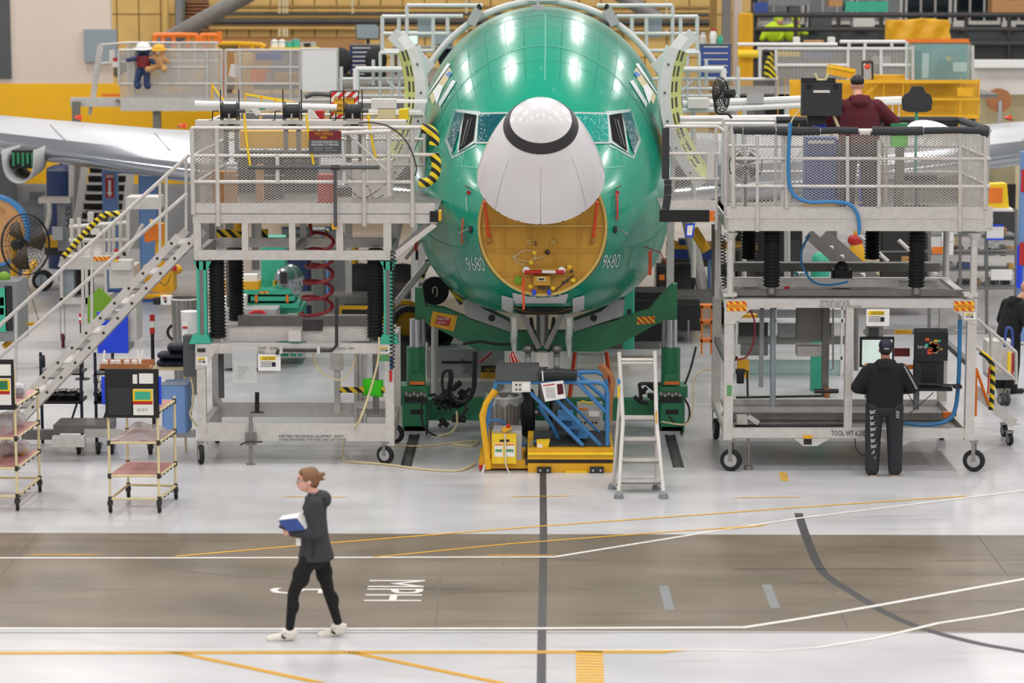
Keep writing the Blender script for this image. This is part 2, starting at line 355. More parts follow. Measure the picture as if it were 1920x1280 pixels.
# left wall: beige above, yellow below, perforated grey sheet at the foot
YW = 62.0
def wall_panel(px0, py0, px1, py1, Y, mt, name, th=.25):
    a, b = P(px0, py1, Y), P(px1, py0, Y)
    return M().box(a.x, b.x, Y, Y+th, a.z, b.z)
mat('beige', (214,198,184), .6, 0, .04, .6); mat('wall_yellow', (240,180,6), .5, 0, .04, .8); mat('wall_grey', (150,150,150), .6, 0, .08); mat('insul', (214,178,108), .75, 0, .14, 1.2, .25); mat('insul_dark', (150,118,64), .8, 0, .14, 1.2)
x0, x1 = P(-700, 0, YW).x, XX(219, YW)
z1, z2 = ZZ(157, YW), ZZ(345, YW)
wl = struct(M().box(x0, x1, YW, YW+.3, z1, 9).out('wall_left', 'beige'))
M().box(x0, XX(420, YW), YW-.02, YW+.28, z2, z1).out('yellow_band', 'wall_yellow', wl)
M().box(x0, XX(420, YW), YW-.02, YW+.28, 0, z2).out('wall_foot', 'wall_grey', wl)
# ================================================================== the airliner
def skin_mat():
    m = bpy.data.materials.new('green_skin_film'); m.use_nodes = True; nt = m.node_tree; b = nt.nodes['Principled BSDF']
    tc = nt.nodes.new('ShaderNodeTexCoord'); n = nt.nodes.new('ShaderNodeTexNoise'); n.inputs['Scale'].default_value = .9; n.inputs['Detail'].default_value = 4
    nt.links.new(tc.outputs['Object'], n.inputs['Vector'])
    sx = nt.nodes.new('ShaderNodeSeparateXYZ'); nt.links.new(tc.outputs['Object'], sx.inputs[0])
    mr = nt.nodes.new('ShaderNodeMapRange'); mr.inputs[1].default_value = 3.0; mr.inputs[2].default_value = 6.6; mr.inputs[3].default_value = -.25; mr.inputs[4].default_value = .62
    nt.links.new(sx.outputs['Y'], mr.inputs[0])
    ad = nt.nodes.new('ShaderNodeMath'); ad.operation = 'MULTIPLY_ADD'; ad.inputs[1].default_value = .9; nt.links.new(n.outputs['Fac'], ad.inputs[0]); 
    sb = nt.nodes.new('ShaderNodeMath'); sb.operation = 'ADD'; sb.inputs[1].default_value = -.35; nt.links.new(mr.outputs[0], sb.inputs[0]); nt.links.new(sb.outputs[0], ad.inputs[2])
    r = nt.nodes.new('ShaderNodeValToRGB'); e = r.color_ramp.elements; e[0].position = .12; e[0].color = lin((0,150,120)); e[1].position = .8; e[1].color = lin((128,172,152))
    k = e.new(.3); k.color = lin((0,138,112)); k = e.new(.5); k.color = lin((24,142,118))
    nt.links.new(ad.outputs[0], r.inputs[0])
    mp = nt.nodes.new('ShaderNodeMapping'); mp.inputs['Scale'].default_value = (3, 1, 1.2); nt.links.new(tc.outputs['Object'], mp.inputs[0])
    n5 = nt.nodes.new('ShaderNodeTexNoise'); n5.inputs['Scale'].default_value = 2.4; n5.inputs['Detail'].default_value = 9; n5.inputs['Roughness'].default_value = .7; nt.links.new(mp.outputs[0], n5.inputs['Vector'])
    m5 = nt.nodes.new('ShaderNodeMapRange'); m5.inputs[1].default_value = .6; m5.inputs[2].default_value = .74; m5.inputs[4].default_value = .4; nt.links.new(n5.outputs['Fac'], m5.inputs[0])
    mx = nt.nodes.new('ShaderNodeMix'); mx.data_type = 'RGBA'; mx.inputs[7].default_value = lin((140,200,182)); nt.links.new(m5.outputs[0], mx.inputs[0]); nt.links.new(r.outputs[0], mx.inputs[6]); nt.links.new(mx.outputs[2], b.inputs['Base Color'])
    b.inputs['Roughness'].default_value = .24; b.inputs['Specular IOR Level'].default_value = .38; b.inputs['Coat Weight'].default_value = .12; b.inputs['Coat Roughness'].default_value = .1
    n3 = nt.nodes.new('ShaderNodeTexNoise'); n3.inputs['Scale'].default_value = 2.2; nt.links.new(tc.outputs['Object'], n3.inputs['Vector'])
    bp = nt.nodes.new('ShaderNodeBump'); bp.inputs['Strength'].default_value = .12; bp.inputs['Distance'].default_value = .02; nt.links.new(n3.outputs['Fac'], bp.inputs['Height'])
    nt.links.new(bp.outputs[0], b.inputs['Coat Normal']); nt.links.new(bp.outputs[0], b.inputs['Normal'])
    MAT['skin_green'] = m
skin_mat()
mat('film_line', (84,172,150), .4, 0, .1); mat('primer', (196,146,44), .5, 0, .1, 4); mat('primer_dk', (166,116,34), .55, 0, .1); mat('primer_lt', (206,176,96), .5, 0, .06)
mat('tape_white', (230,234,236), .5, 0, .02); mat('tape_blue', (62,120,196), .5, 0, .02); mat('frame_grey', (176,190,186), .4, .2, .06)
mat('film_window', (2,84,92), .14, 0, .25, 9, .6, spec=.3, bscale=16); mat('film_window_lt', (6,150,136), .12, 0, .3, 12, .9, spec=.4, bscale=20); mat('recess', (10,12,16), .6, 0, .1, spec=.1)
mat('radome', (224,220,222), .24, 0, .02, 1, coat=.5); mat('radome_ring', (48,46,46), .5, 0, .05); mat('door_liner', (196,206,120), .55, 0, .12, 5); mat('cladding', (204,206,204), .4, .1, .06)
Y0 = 35.3
plane = T('airliner', 'green film-wrapped jet airliner with grey nose cone swung up and white wings', 'airplane', (0, Y0, 0))
ST = [0, .3, .7, 1.1, 1.6, 2.1, 2.7, 3.4, 4.2, 5.2, 6.5, 9, 28]
FW = [.86, .99, 1.16, 1.30, 1.46, 1.59, 1.71, 1.82, 1.90, 1.95, 1.98, 1.98, 1.9]
FT = [3.95, 4.0, 4.1, 4.32, 4.7, 5.0, 5.27, 5.5, 5.68, 5.82, 5.88, 5.88, 5.6]
FB = [2.17, 2.02, 1.89, 1.78, 1.74, 1.72, 1.72, 1.74, 1.76, 1.78, 1.8, 1.8, 2.3]
FC = [3.0, 2.97, 2.95, 2.95, 2.97, 3.0, 3.06, 3.16, 3.3, 3.48, 3.7, 3.8, 3.9]
def smooth_i(ys, s_):                    # monotone-ish cubic over the stations
    i = 0
    while i < len(ST)-2 and s_ > ST[i+1]: i += 1
    t = min(1, max(0, (s_-ST[i])/(ST[i+1]-ST[i]))); h = ST[i+1]-ST[i]
    def tg(k):
        if k == 0: return (ys[1]-ys[0])/(ST[1]-ST[0])
        if k == len(ys)-1: return 0
        return (ys[k+1]-ys[k-1])/(ST[k+1]-ST[k-1])
    a, b, ma, mb = ys[i], ys[i+1], tg(i)*h, tg(i+1)*h
    return (2*t**3-3*t*t+1)*a+(t**3-2*t*t+t)*ma+(-2*t**3+3*t*t)*b+(t**3-t*t)*mb
def fus(s_, a, off=0):                   # a: 0 crown, pi/2 the right side, pi keel
    wd, zt, zb, zc = smooth_i(FW, s_)+off, smooth_i(FT, s_)+off, smooth_i(FB, s_)-off, smooth_i(FC, s_)
    c = cos(a); k = sin(a)
    if c < 0:
        p = 2+min(1, s_/1.5); g = (abs(k)**p+abs(c)**p)**(-1/p); c *= g; k *= g
    x = wd*k; z = zc+((zt-zc) if c > 0 else (zc-zb))*c
    return V((x, Y0+s_, z))
NS, NA = 84, 96
def st_of(t): return 28*(t**2.2)
fm = M(); fm.grid(lambda u, v_: fus(st_of(v_), 2*pi*u), NA, NS, True)
body = fm.out('fuselage', 'skin_green', plane, 60)
BV = BVHTree.FromPolygons([V(v_) for v_ in fm.v], fm.f)
def hit(px, py, lift=.006):
    d = ray(px, py).normalized(); r = BV.ray_cast(V((0,0,H)), d)
    if r[0] is None:
        r = BV.find_nearest(P(px, py, 38.5)); return r[0]+r[1]*lift, (r[1] if r[1].y < 0 else -r[1])
    n = r[1]
    if n.dot(d) > 0: n = -n
    return r[0]+n*lift, n
def spatch(quad, mt, name, lift=.006, n=8, m2=None, th=0.012):   # sheet laid on the skin; quad = 4 pixel corners
    m = M(); a, b, c, d = [V((*q, 0)) for q in quad]; pts = []
    for j in range(n+1):
        for i in range(n+1):
            u, v_ = i/n, j/n; q = (a*(1-u)+b*u)*(1-v_)+(d*(1-u)+c*u)*v_
            h, nn = hit(q.x, q.y, lift)
            if h is None: h = pts[-1] if pts else P(q.x, q.y, 38)
            pts.append(h)
    m.add(pts, [(j*(n+1)+i, j*(n+1)+i+1, (j+1)*(n+1)+i+1, (j+1)*(n+1)+i) for j in range(n) for i in range(n)])
    return m.out(name, mt, body, 60)
def sline(pts, wd, mt, name, lift=.005, n=8):  # strip along pixel polyline on the skin
    pp = []
    for i in range(len(pts)-1):
        for k in range(n): t = k/n; pp.append((lerp(pts[i][0], pts[i+1][0], t), lerp(pts[i][1], pts[i+1][1], t)))
    pp.append(pts[-1]); hs = [hit(*p, lift) for p in pp]; hs = [h for h in hs if h[0] is not None]; L, Q = [], []
    for i, (p, nn) in enumerate(hs):
        d = hs[min(i+1, len(hs)-1)][0]-hs[max(0, i-1)][0]
        if d.length < 1e-6: d = V((0,1,0))
        s_ = d.normalized().cross(nn).normalized()*wd/2; L.append(p+s_); Q.append(p-s_)
    k = len(L); return M().add(L+Q, [(i, i+1, k+i+1, k+i) for i in range(k-1)]).out(name, mt, body, 60)
def stext_skin(txt, quad, mt):
    uv, fs = text_geo(txt, 1, 1); a, b, c, d = [V((*q, 0)) for q in quad]  # bl br tr tl
    vs = []
    for u, v_ in uv:
        q = (a*(1-u)+b*u)*(1-v_)+(d*(1-u)+c*u)*v_; vs.append(hit(q.x, q.y, .008)[0])
    M().add(vs, fs).out('lettering', mt, body, 0)
stext_skin('9680', [(880,507),(912,508),(905,481),(872,482)], 'tape_white'); stext_skin('9680', [(1126,503),(1158,502),(1164,475),(1133,477)], 'tape_white')
# skin laps: rings and stringer lines
def ring(s_, a0, a1, wd=.012, mt='film_line', n=48, name='skin_joint', off=.004):
    L = [fus(s_, lerp(a0, a1, i/n), off) for i in range(n+1)]; Q = [fus(s_+wd, lerp(a0, a1, i/n), off) for i in range(n+1)]
    k = n+1; return M().add(L+Q, [(i, i+1, k+i+1, k+i) for i in range(n)]).out(name, mt, body, 60)
def longi(a, s0, s1, wd=.01, mt='film_line', n=20, name='skin_joint', off=.004):
    L = [fus(lerp(s0, s1, i/n), a-wd/2/1.8, off) for i in range(n+1)]; Q = [fus(lerp(s0, s1, i/n), a+wd/2/1.8, off) for i in range(n+1)]
    k = n+1; return M().add(L+Q, [(i, i+1, k+i+1, k+i) for i in range(n)]).out(name, mt, body, 60)
ring(3.05, -1.25, 1.25, .03); ring(5.0, -1.5, 1.5, .035); ring(6.6, -1.6, 1.6, .03); ring(.9, 1.9, 2.9, .015); ring(.9, -2.9, -1.9, .015)
for a in (-.95, -.62, -.3, .02, .3, .62, .95): longi(a, 2.0, 5.2, .012 if abs(a) > .1 else .025)
m = M()                                   # rivet rows of the skin
for s_ in (2.55, 3.0, 3.1, 4.0, 4.95, 5.06):
    for i in range(121): m.cbox(fus(s_, lerp(-1.3, 1.3, i/120), .004), (.012,.012,.008))
for a in (-.78, -.46, -.15, .15, .46, .78):
    for i in range(70): m.cbox(fus(lerp(2.1, 5.2, i/69), a, .004), (.012,.012,.008))
for i in range(60):
    for a in (1.75, -1.75): m.cbox(fus(lerp(.4, 3.6, i/59), a, .004), (.008,.012,.012))
stuff(m.out('skin_rivets', 'film_line', body, 0))
# cockpit windows
def mir(q): return [(2036-x, y) for x, y in q]
W1 = [(899,216),(1018,214),(1018,268),(896,266)]; W2 = [(872,213),(895,217),(889,264),(862,284)]; W3 = [(856,211),(871,213),(851,286),(841,263)]
for sd in (0, 1):
    f = mir if sd else (lambda q: q)
    def cw(q): return list(reversed([q[1], q[0], q[3], q[2]])) if False else q
    # one grey surround plate per window with the pane sunk in it as a darker, glossier sheet
    for q, mt, nm, gr in ((W1, 'film_window_lt' if sd else 'film_window', 'windshield', 4), (W2, 'recess', 'sliding_window', 4), (W3, 'film_window', 'side_window', 4)):
        cx = sum(p[0] for p in q)/4; cy = sum(p[1] for p in q)/4
        big = [(cx+(x-cx)*(1+gr/max(abs(x-cx), 3)), cy+(y-cy)*(1+gr/max(abs(y-cy), 3))) for x, y in q]
        fr = spatch(f(big), 'frame_grey', 'window_frame', .012, 10); spatch(f(q), mt, nm, .02, 10)
    spatch(f([(885,224),(888,224),(875,272),(871,275)]), 'char', 'window_track', .026, 5); spatch(f([(879,226),(882,226),(869,276),(866,278)]), 'grey_dk', 'window_track', .027, 5)
    sline(f([(893,275),(872,283),(866,312),(905,316)]), .02, 'film_line', 'panel_seam'); sline(f([(893,272),(912,290)]), .02, 'film_line', 'panel_seam')
    sline(f([(836,262),(849,296),(893,272)]), .035, 'frame_grey', 'window_sill'); sline(f([(836,262),(853,206),(900,211)]), .03, 'frame_grey', 'window_sill')
    # probes and red flags
    dx = 0 if not sd else 1
    p, nn = hit(*(f([(880,352)])[0])); m = M(); m.path([p, p+nn*.05, p+nn*.07+V((0,-.08,0))], .014, 6).out('pitot_probe', 'steel', plane)
    p, nn = hit(*(f([(880,358)])[0])); M().cbox(p+V((0,-.06,-.02)), (.06,.02,.05), 0, .3).out('probe_cover', 'red', plane)
    sline([(1152,364),(1153,390),(1152,413)] if sd else [(873,410),(871,435),(871,457)], .06, 'red' if sd else 'orange_red', 'remove_flag', .04)
    p, nn = hit(*(f([(884,430)])[0])); M().lathe([(.05,0),(.05,.02)], p, nn, 10).out('vane_base', 'dark_steel', plane); M().path([p, p+nn*.06, p+nn*.08+V((-.1 if not sd else .1, -.02, -.06))], .01, 5).out('angle_vane', 'steel', plane)
    spatch(f([(813,172),(824,158),(832,162),(820,196)]), 'tape_white', 'masking_tape', .01); spatch(f([(803,178),(840,119),(846,121),(806,176)]), 'tape_white', 'masking_tape', .012)
    spatch(f([(806,180),(843,126),(849,136),(812,196)]), 'recess' if False else 'tan', 'door_sill', .006); spatch(f([(836,141),(844,134),(849,137),(843,146)]), 'tape_blue', 'masking_tape', .013)
    spatch(f([(823,194),(850,150),(856,154),(826,202)]), 'tape_white', 'masking_tape', .012)
    # chin tape
    spatch(f([(941,552),(963,558),(962,588),(941,578)]), 'tape_white', 'masking_tape', .012)
spatch([(961,548),(1066,548),(1060,567),(965,567)], 'tape_white', 'masking_tape', .012, 12)
sline([(876,370),(878,398)], .012, 'white', 'cover_lanyard', .02); p, nn = hit(1208, 462)
M().path([p, p+nn*.2+V((.02,-.1,-.05)), p+nn*.25+V((.06,-.15,-.2))], .008, 5).out('lanyard', 'red', plane); a = P(1216, 470, 36.5); b = P(1222, 516, 36.5); M().box(a.x, b.x, 36.5, 36.52, b.z, a.z).out('remove_flag', 'orange_red', plane)
# crown fitting
a = P(1000, 30, 41.5); M().box(a.x-.02, a.x+.16, 41.2, 41.6, 5.86, 5.93).box(a.x+.05, a.x+.09, 41.3, 41.4, 5.9, 6.02).out('crown_antenna', 'grey_lt', plane)
# ---- bulkhead
EA, EB, EZ = .835, .9, 3.1
def ell(t, k=1.0): return (EA*k*cos(t), EZ+EB*k*sin(t))
m = M(); m.prism([ell(2*pi*i/48) for i in range(48)], 'y', Y0-.02, Y0+.04); bk = m.out('nose_bulkhead', 'primer', plane)
m = M(); n = 64
for i in range(n):
    a, b = 2*pi*i/n, 2*pi*(i+1)/n
    A, B, C, D = ell(a, 1.03), ell(b, 1.03), ell(b, .99), ell(a, .99)
    m.add([(A[0],Y0-.07,A[1]),(B[0],Y0-.07,B[1]),(C[0],Y0-.07,C[1]),(D[0],Y0-.07,D[1]),(A[0],Y0+.02,A[1]),(B[0],Y0+.02,B[1]),(C[0],Y0-.01,C[1]),(D[0],Y0-.01,D[1])], [(0,1,2,3),(0,4,5,1),(3,2,6,7)])
m.out('rim_flange', 'primer_lt', bk)
m = M()
for i in range(n):
    a, b = 2*pi*i/n, 2*pi*(i+1)/n
    A, B = ell(a, 1.03), ell(b, 1.03); Cc, D = fus(0, 0), 0
    c1, c2 = (.87*cos(a), EZ+(.88 if sin(a) > 0 else .95)*sin(a)), (.87*cos(b), EZ+(.88 if sin(b) > 0 else .95)*sin(b))
    m.add([(A[0],Y0-.07,A[1]),(B[0],Y0-.07,B[1]),(c2[0],Y0+.02,c2[1]),(c1[0],Y0+.02,c1[1])], [(0,1,2,3)])
m.out('nose_lip', 'skin_green', bk)
zl = [ZZ(y, Y0) for y in (423, 470, 515)]
xs = [XX(x, Y0) for x in (945, 993, 1040, 1085)]
for zz in zl: 
    hw = EA*sqrt(max(0, 1-((zz-EZ)/EB)**2))*.97; M().box(-hw, hw, Y0-.032, Y0-.02, zz-.009, zz+.009).out('stiffener', 'primer_lt' if zz == zl[0] else 'primer', bk)
for xx in xs:
    hz = EB*sqrt(max(0, 1-(xx/EA)**2))*.97; M().box(xx-.008, xx+.008, Y0-.028, Y0-.02, EZ-hz, EZ+.3).out('stiffener', 'primer', bk)
m = M()
for xx in xs:
    for sd in (-.03, .03):
        hz = EB*sqrt(max(0, 1-((xx+sd)/EA)**2))*.95; z = EZ-hz
        while z < EZ+.1: m.cbox((xx+sd, Y0-.022, z), (.008,.008,.008)); z += .035
for zz in zl:
    for sd in (-.03, .03):
        hw = EA*sqrt(max(0, 1-((zz+sd-EZ)/EB)**2))*.95; x = -hw
        while x < hw: m.cbox((x, Y0-.022, zz+sd), (.008,.008,.008)); x += .035
stuff(m.out('rivets', 'primer_dk', bk, 0))
def pb(px, py, Y=Y0-.05): return P(px, py, Y)
# support rods, antenna unit, wiring, placards on the bulkhead
for x0_, x1_ in ((908, 917), (1120, 1112)): M().tube(pb(x0_, 378, Y0-.28), pb(x1_, 447, Y0-.04), .022, 8).out('radome_strut', 'orange_red', plane)
for x0_ in (917, 1112): M().cbox(pb(x0_, 449), (.06,.06,.06)).tube(pb(x0_, 449), pb(x0_-4, 458), .012).out('strut_bracket', 'primer_dk', bk)
for x0_ in (992, 1037): M().cbox(pb(x0_, 454), (.05,.02,.05)).out('placard', 'primer_lt', bk); M().cbox(pb(x0_, 454, Y0-.065), (.012,.01,.012)).out('placard_stud', 'black', bk)
for y_ in (454, 459): M().cbox(pb(1004, y_), (.035,.02,.015)).out('connector_plate', 'dark_steel', bk)
M().path(cr([pb(985,500),pb(965,487),pb(968,478),pb(985,469),pb(1000,472),pb(1005,480),pb(1000,487)], 5), .007, 5).out('wire_loop', 'plastic_clear', bk)
M().path(cr([pb(960,480),pb(985,490),pb(1003,486),pb(1025,478)], 5), .007, 5).out('wire_loop', 'tan', bk)
for x0_, y_ in ((1002,473),(996,492),(1075,525),(1037,540),(995,537),(1068,500)): M().cbox(pb(x0_, y_, Y0-.09), (.05,.01,.045), 0, .5).out('wire_flag', 'yellow_br', bk)
M().lathe([(.034,0),(.036,.02),(.02,.05),(.018,.06)], pb(1026,473), (.2,-1,.2), 12).out('wire_connector', 'dark_steel', bk)
M().box(pb(985,500).x, pb(1068,500).x, Y0-.14, Y0-.05, ZZ(505,Y0), ZZ(501,Y0)).out('antenna_tray', 'primer', bk)
for x0_ in (987, 1053): M().lathe([(.05,0),(.05,.02),(.022,.025),(.022,.04)], pb(x0_,507,Y0-.13), (0,-1,.1), 14).out('end_disc', 'white', bk)
M().tube(pb(983,510,Y0-.16), pb(1016,510,Y0-.16), .028, 10).out('padded_tube', 'red', bk); M().tube(pb(1042,510,Y0-.16), pb(1058,510,Y0-.16), .03, 10).out('padded_tube', 'red', bk); M().tube(pb(1016,509,Y0-.16), pb(1042,510,Y0-.16), .022, 8).out('foil_wrap', 'white', bk)
a, b = pb(1001,534,Y0-.12), pb(1031,517,Y0-.12); M().box(a.x, b.x, Y0-.16, Y0-.05, a.z, b.z).out('antenna_box', 'primer', bk); a, b = pb(1007,527,Y0-.17), pb(1023,519,Y0-.17); M().box(a.x, b.x, Y0-.175, Y0-.16, a.z, b.z).out('box_plate', 'tan', bk); M().box(a.x+.02, b.x-.02, Y0-.18, Y0-.175, a.z+.015, b.z-.02).out('plate_slot', 'black', bk)
for x0_, y_ in ((1012,539),(1020,540),(1028,539),(1056,529),(1064,525),(1060,503),(1072,508)): M().lathe([(.022,0),(.022,.04),(.012,.045)], pb(x0_,y_,Y0-.06), (0,-1,0), 8).out('wire_connector', 'dark_steel', bk)
for x0_ in (1001, 1029): a = pb(x0_-3,553,Y0-.12); b = pb(x0_+4,543,Y0-.12); M().box(a.x, b.x, Y0-.13, Y0-.1, a.z, b.z).out('hanging_clamp', 'blue_br', bk)
M().lathe([(.06,0),(.05,.02)], pb(972,525), (0,-1,0), 12).out('green_cap', 'lime', bk)
M().tube(pb(981,520,Y0-.14), pb(982,580,Y0-.2), .016, 8).out('remove_streamer', 'orange_red', bk)
M().path(cr([pb(1040,545),pb(1055,533),pb(1068,522),pb(1076,515)], 4), .008, 5).out('wire_loop', 'dark_steel', bk)
# ---- radome swung up
RC = P(1014, 329, 34.72); EL = R(46); AX = V((0, -cos(EL), sin(EL)))
prof = [(.835,0),(.83,.02),(.80,.16),(.755,.32),(.70,.48),(.635,.64),(.56,.80),(.475,.94)]
cap = [(.395,1.06),(.33,1.14),(.25,1.22),(.15,1.29),(.07,1.325),(.0,1.335)]
rd = M().lathe(prof, RC, AX, 56, False).out('radome', 'radome', plane, 60)
M().lathe([(.475,.94),(.482,.945),(.402,1.06),(.395,1.06)], RC, AX, 56, False).out('erosion_ring', 'radome_ring', rd, 25)
M().lathe(cap, RC, AX, 56, False).out('radome_tip', 'radome', rd, 60)
M().lathe([(.835,0),(.79,.0),(.76,.16),(.60,.6),(.3,1.0),(0,1.1)], RC, AX, 40, False).out('radome_inside', 'primer_lt', rd, 60)
e1 = V((1,0,0)); e2 = AX.cross(e1)
def rdpt(t, k, lift=.004):
    (r0, h0), (r1, h1) = prof[int(k)], prof[min(int(k)+1, len(prof)-1)]; f = k-int(k); r_, h_ = lerp(r0, r1, f)+lift, lerp(h0, h1, f)
    return RC+AX*h_+(e1*cos(t)+e2*sin(t))*r_
for t in (-2.35, -pi/2, -.79, .3, pi-.3):
    for sg in (1,):
        L = [rdpt(sg*t-.0022, k*.5) for k in range(13)]; Q = [rdpt(sg*t+.0022, k*.5) for k in range(13)]
        if (L[0]-RC).y < 0 or True: M().add(L+Q, [(i,i+1,13+i+1,13+i) for i in range(12)]).out('diverter_strip', 'grey', rd)
for i in range(7):
    t = -pi/2+(-1.05+.35*i); q = rdpt(t, .15, .002); M().lathe([(.01,0),(.01,.006)], q, (q-RC), 6).out('latch_stud', 'dark_steel', rd)
for sx_ in (-.3, .3): M().path([V((sx_, Y0+.05, 3.9)), V((sx_, Y0-.1, 4.2)), RC+V((sx_, .55, .55))], .03, 6).out('hinge_arm', 'primer_dk', plane)
# ---- entry doors folded forward against the nose
for sd in (-1, 1):
    cx, cz, RR = sd*3.60, 4.72, 1.93; m = M(); m2 = M(); m3 = M(); k = 26
    def dp(a, r_, y): return V((cx-sd*r_*cos(a), y, cz+r_*sin(a)))
    A = [lerp(-.78, .36, i/k) for i in range(k+1)]
    for i in range(k):
        for (r0, r1, y0, y1, mm) in ((1.93, 1.78, 38.2, 38.26, m),):
            v8 = [dp(A[i],r0,y0),dp(A[i+1],r0,y0),dp(A[i+1],r1,y0),dp(A[i],r1,y0),dp(A[i],r0,y1+.8),dp(A[i+1],r0,y1+.8),dp(A[i+1],r1,y1+.1),dp(A[i],r1,y1+.1)]
            mm.add(v8, [(0,1,2,3),(0,4,5,1),(3,2,6,7)])
        m2.add([dp(A[i],1.78,38.26),dp(A[i+1],1.78,38.26),dp(A[i+1],1.60,38.75),dp(A[i],1.60,38.75)], [(0,1,2,3)])
        if i % 3 != 2 and i > 1: 
            for (ra, rb) in ((1.76,1.735),(1.70,1.665)): 
                f0 = lambda r_: 38.26+(1.78-r_)/.18*.49-.006
                m3.add([dp(A[i],ra,f0(ra)),dp(A[i+1],ra,f0(ra)),dp(A[i+1],rb,f0(rb)),dp(A[i],rb,f0(rb))], [(0,1,2,3)])
    dd = m.out('entry_door', 'cladding', plane, 60); m2.out('door_liner', 'door_liner', dd, 60); stuff(m3.out('liner_slots', 'dark_steel', dd, 0))
    t1 = dp(.36, 1.86, 38.3); M().beam(t1+V((sd*-.05,0,-.1)), t1+V((sd*.16,.1,.16)), .14, .05, (0,1,0)).out('door_flap', 'cladding', dd)
    for i in (3, 8, 13, 18, 23): M().lathe([(.018,0),(.018,.01)], dp(A[i], 1.86, 38.19), (0,-1,0), 8).out('door_bolt', 'grey_dk', dd)
    # hinge beam that carries the open door
    M().beam((sd*1.72, 41.2, 4.95), (sd*2.32, 41.2, 5.5), .2, .12, (0,1,0)).out('hinge_beam', 'cladding', plane)
# ---- wings
def wing_sec(X, LE, z, c, th):
    pr = [(0,0),(.012,.1),(.04,.19),(.1,.33),(.22,.46),(.4,.5),(.62,.4),(.82,.22),(1,.06),(1,.0),(.8,-.12),(.5,-.3),(.25,-.38),(.08,-.28),(.02,-.13)]
    return [V((X, LE+c*u, z-.14+1.45*th*v_+u*c*.085)) for u, v_ in pr]
secs = [(1.3,46.4,2.55,7.6,1.05), (3.2,47.5,2.66,6.4,.85), (5.2,48.7,2.76,5.3,.68), (7.5,50.0,2.93,4.4,.56), (10.6,51.7,3.2,3.6,.46), (14,53.7,3.52,2.7,.36), (17,55.3,3.8,1.9,.25)]
for sd in (-1, 1):
    rings = [wing_sec(sd*X, a, b, c, t) for X, a, b, c, t in secs]; n = len(rings[0]); vs = [p for r_ in rings for p in r_]; up_, le_ = [], []
    for j in range(len(rings)-1):
        for i in range(n):
            f = (j*n+i, j*n+(i+1) % n, (j+1)*n+(i+1) % n, (j+1)*n+i); (le_ if i in (0,1,2,12,13,14) else up_).append(f)
    wg = M().add(vs, up_).out('wing', 'wing_white', plane, 50); M().add(vs, le_).out('leading_edge', 'chrome', wg, 70)
    # slat joints and small orange flags on the upper surface
    for X in (4.6, 7.0, 9.2, 11.8):
        k = next(i for i in range(len(secs)-1) if secs[i+1][0] >= X); t = (X-secs[k][0])/(secs[k+1][0]-secs[k][0]); s_ = [lerp(a, b, t) for a, b in zip(secs[k], secs[k+1])]
        ps = wing_sec(sd*X, *s_[1:]); ps = ps[3:6]; M().path([p+V((sd*.25*i,0,.006)) for i, p in enumerate(ps)], .008, 4).out('panel_seam', 'grey', wg)
        q = wing_sec(sd*X, *s_[1:])[5]+V((0,.35,.12)); M().cbox(q, (.14,.08,.04), .4, .3).cbox(q+V((.03,0,.03)), (.06,.05,.06), 0, .6).out('warning_flag', 'orange_red', wg); M().cbox(q+V((-.05,-.3,-.0)), (.02,.4,.02), 0, 0, .2).out('flag_pin', 'dark_steel', wg)
    # engine strut with open fairing
    c = P(44, 306, 50.5); cx = sd*abs(c.x) if sd < 0 else abs(c.x)
    if sd < 0:
        m = M(); m.grid(lambda u, v_: V((cx+(.30-.10*max(0, v_-.5))*cos(pi+pi*u*1.0)*(1), 50.0+1.6*0+v_*1.6, c.z+.28-.62*sin(pi*u)**.6*(1-.1*v_))), 14, 6); py = m.out('engine_strut', 'grey_lt', plane, 60, solid=.03)
        M().box(cx-.22, cx+.22, 50.5, 51.5, c.z-.1, c.z+.25).out('strut_bay', 'black', py); m = M()
        for i in range(5): m.box(cx-.2+.09*i, cx-.15+.09*i, 50.42, 50.5, c.z-.05+.04*(i % 2), c.z+.2)
        m.out('strut_plumbing', 'green_dk', py)
# ---- nose gear and its doors in plastic bags
GY = 36.75
ng = M().tube((0,GY,ZZ(640,GY)-.05), (0,GY,1.95), .085, 12).tube((0,GY,.45), (0,GY,1.0), .06, 12).out('nose_gear_strut', 'steel', plane)
for sx_ in (-1, 1): M().beam((sx_*.05,GY-.1,1.28), (sx_*.32,GY-.15,1.85), .07, .09, (0,1,0)).out('drag_brace', 'steel', plane); M().tube((sx_*.05,GY-.12,1.0), (sx_*.16,GY-.05,1.7), .025).out('retract_link', 'dark_steel', plane)
M().cbox((0,GY-.12,1.13), (.24,.2,.2), bev=.04).out('steering_collar', 'off_white', plane)
for sx_ in (-1, 1):
    M().ball((sx_*.2,GY-.1,1.27), .075).tube((sx_*.2,GY-.1,.95), (sx_*.2,GY-.1,1.2), .045, 10).out('steering_actuator', 'steel', plane); M().cbox((sx_*.2,GY-.16,1.1), (.08,.1,.12), bev=.02).out('valve_block', 'grey_lt', plane)
    M().lathe([(.10,-.09),(.26,-.1),(.33,-.07),(.345,0),(.33,.07),(.26,.1),(.10,.09)], (sx_*.2,GY+.05,.345), 'x', 24).out('nose_wheel_tyre', 'rubber', plane); M().lathe([(.02,-.06),(.2,-.08),(.2,.08),(.02,.06)], (sx_*.2,GY+.05,.345), 'x', 16).out('wheel_hub', 'steel', plane)
M().tube((-.2,GY+.05,.345), (.2,GY+.05,.345), .05).tube((0,GY,.345), (0,GY,.6), .06).out('axle', 'steel', plane)
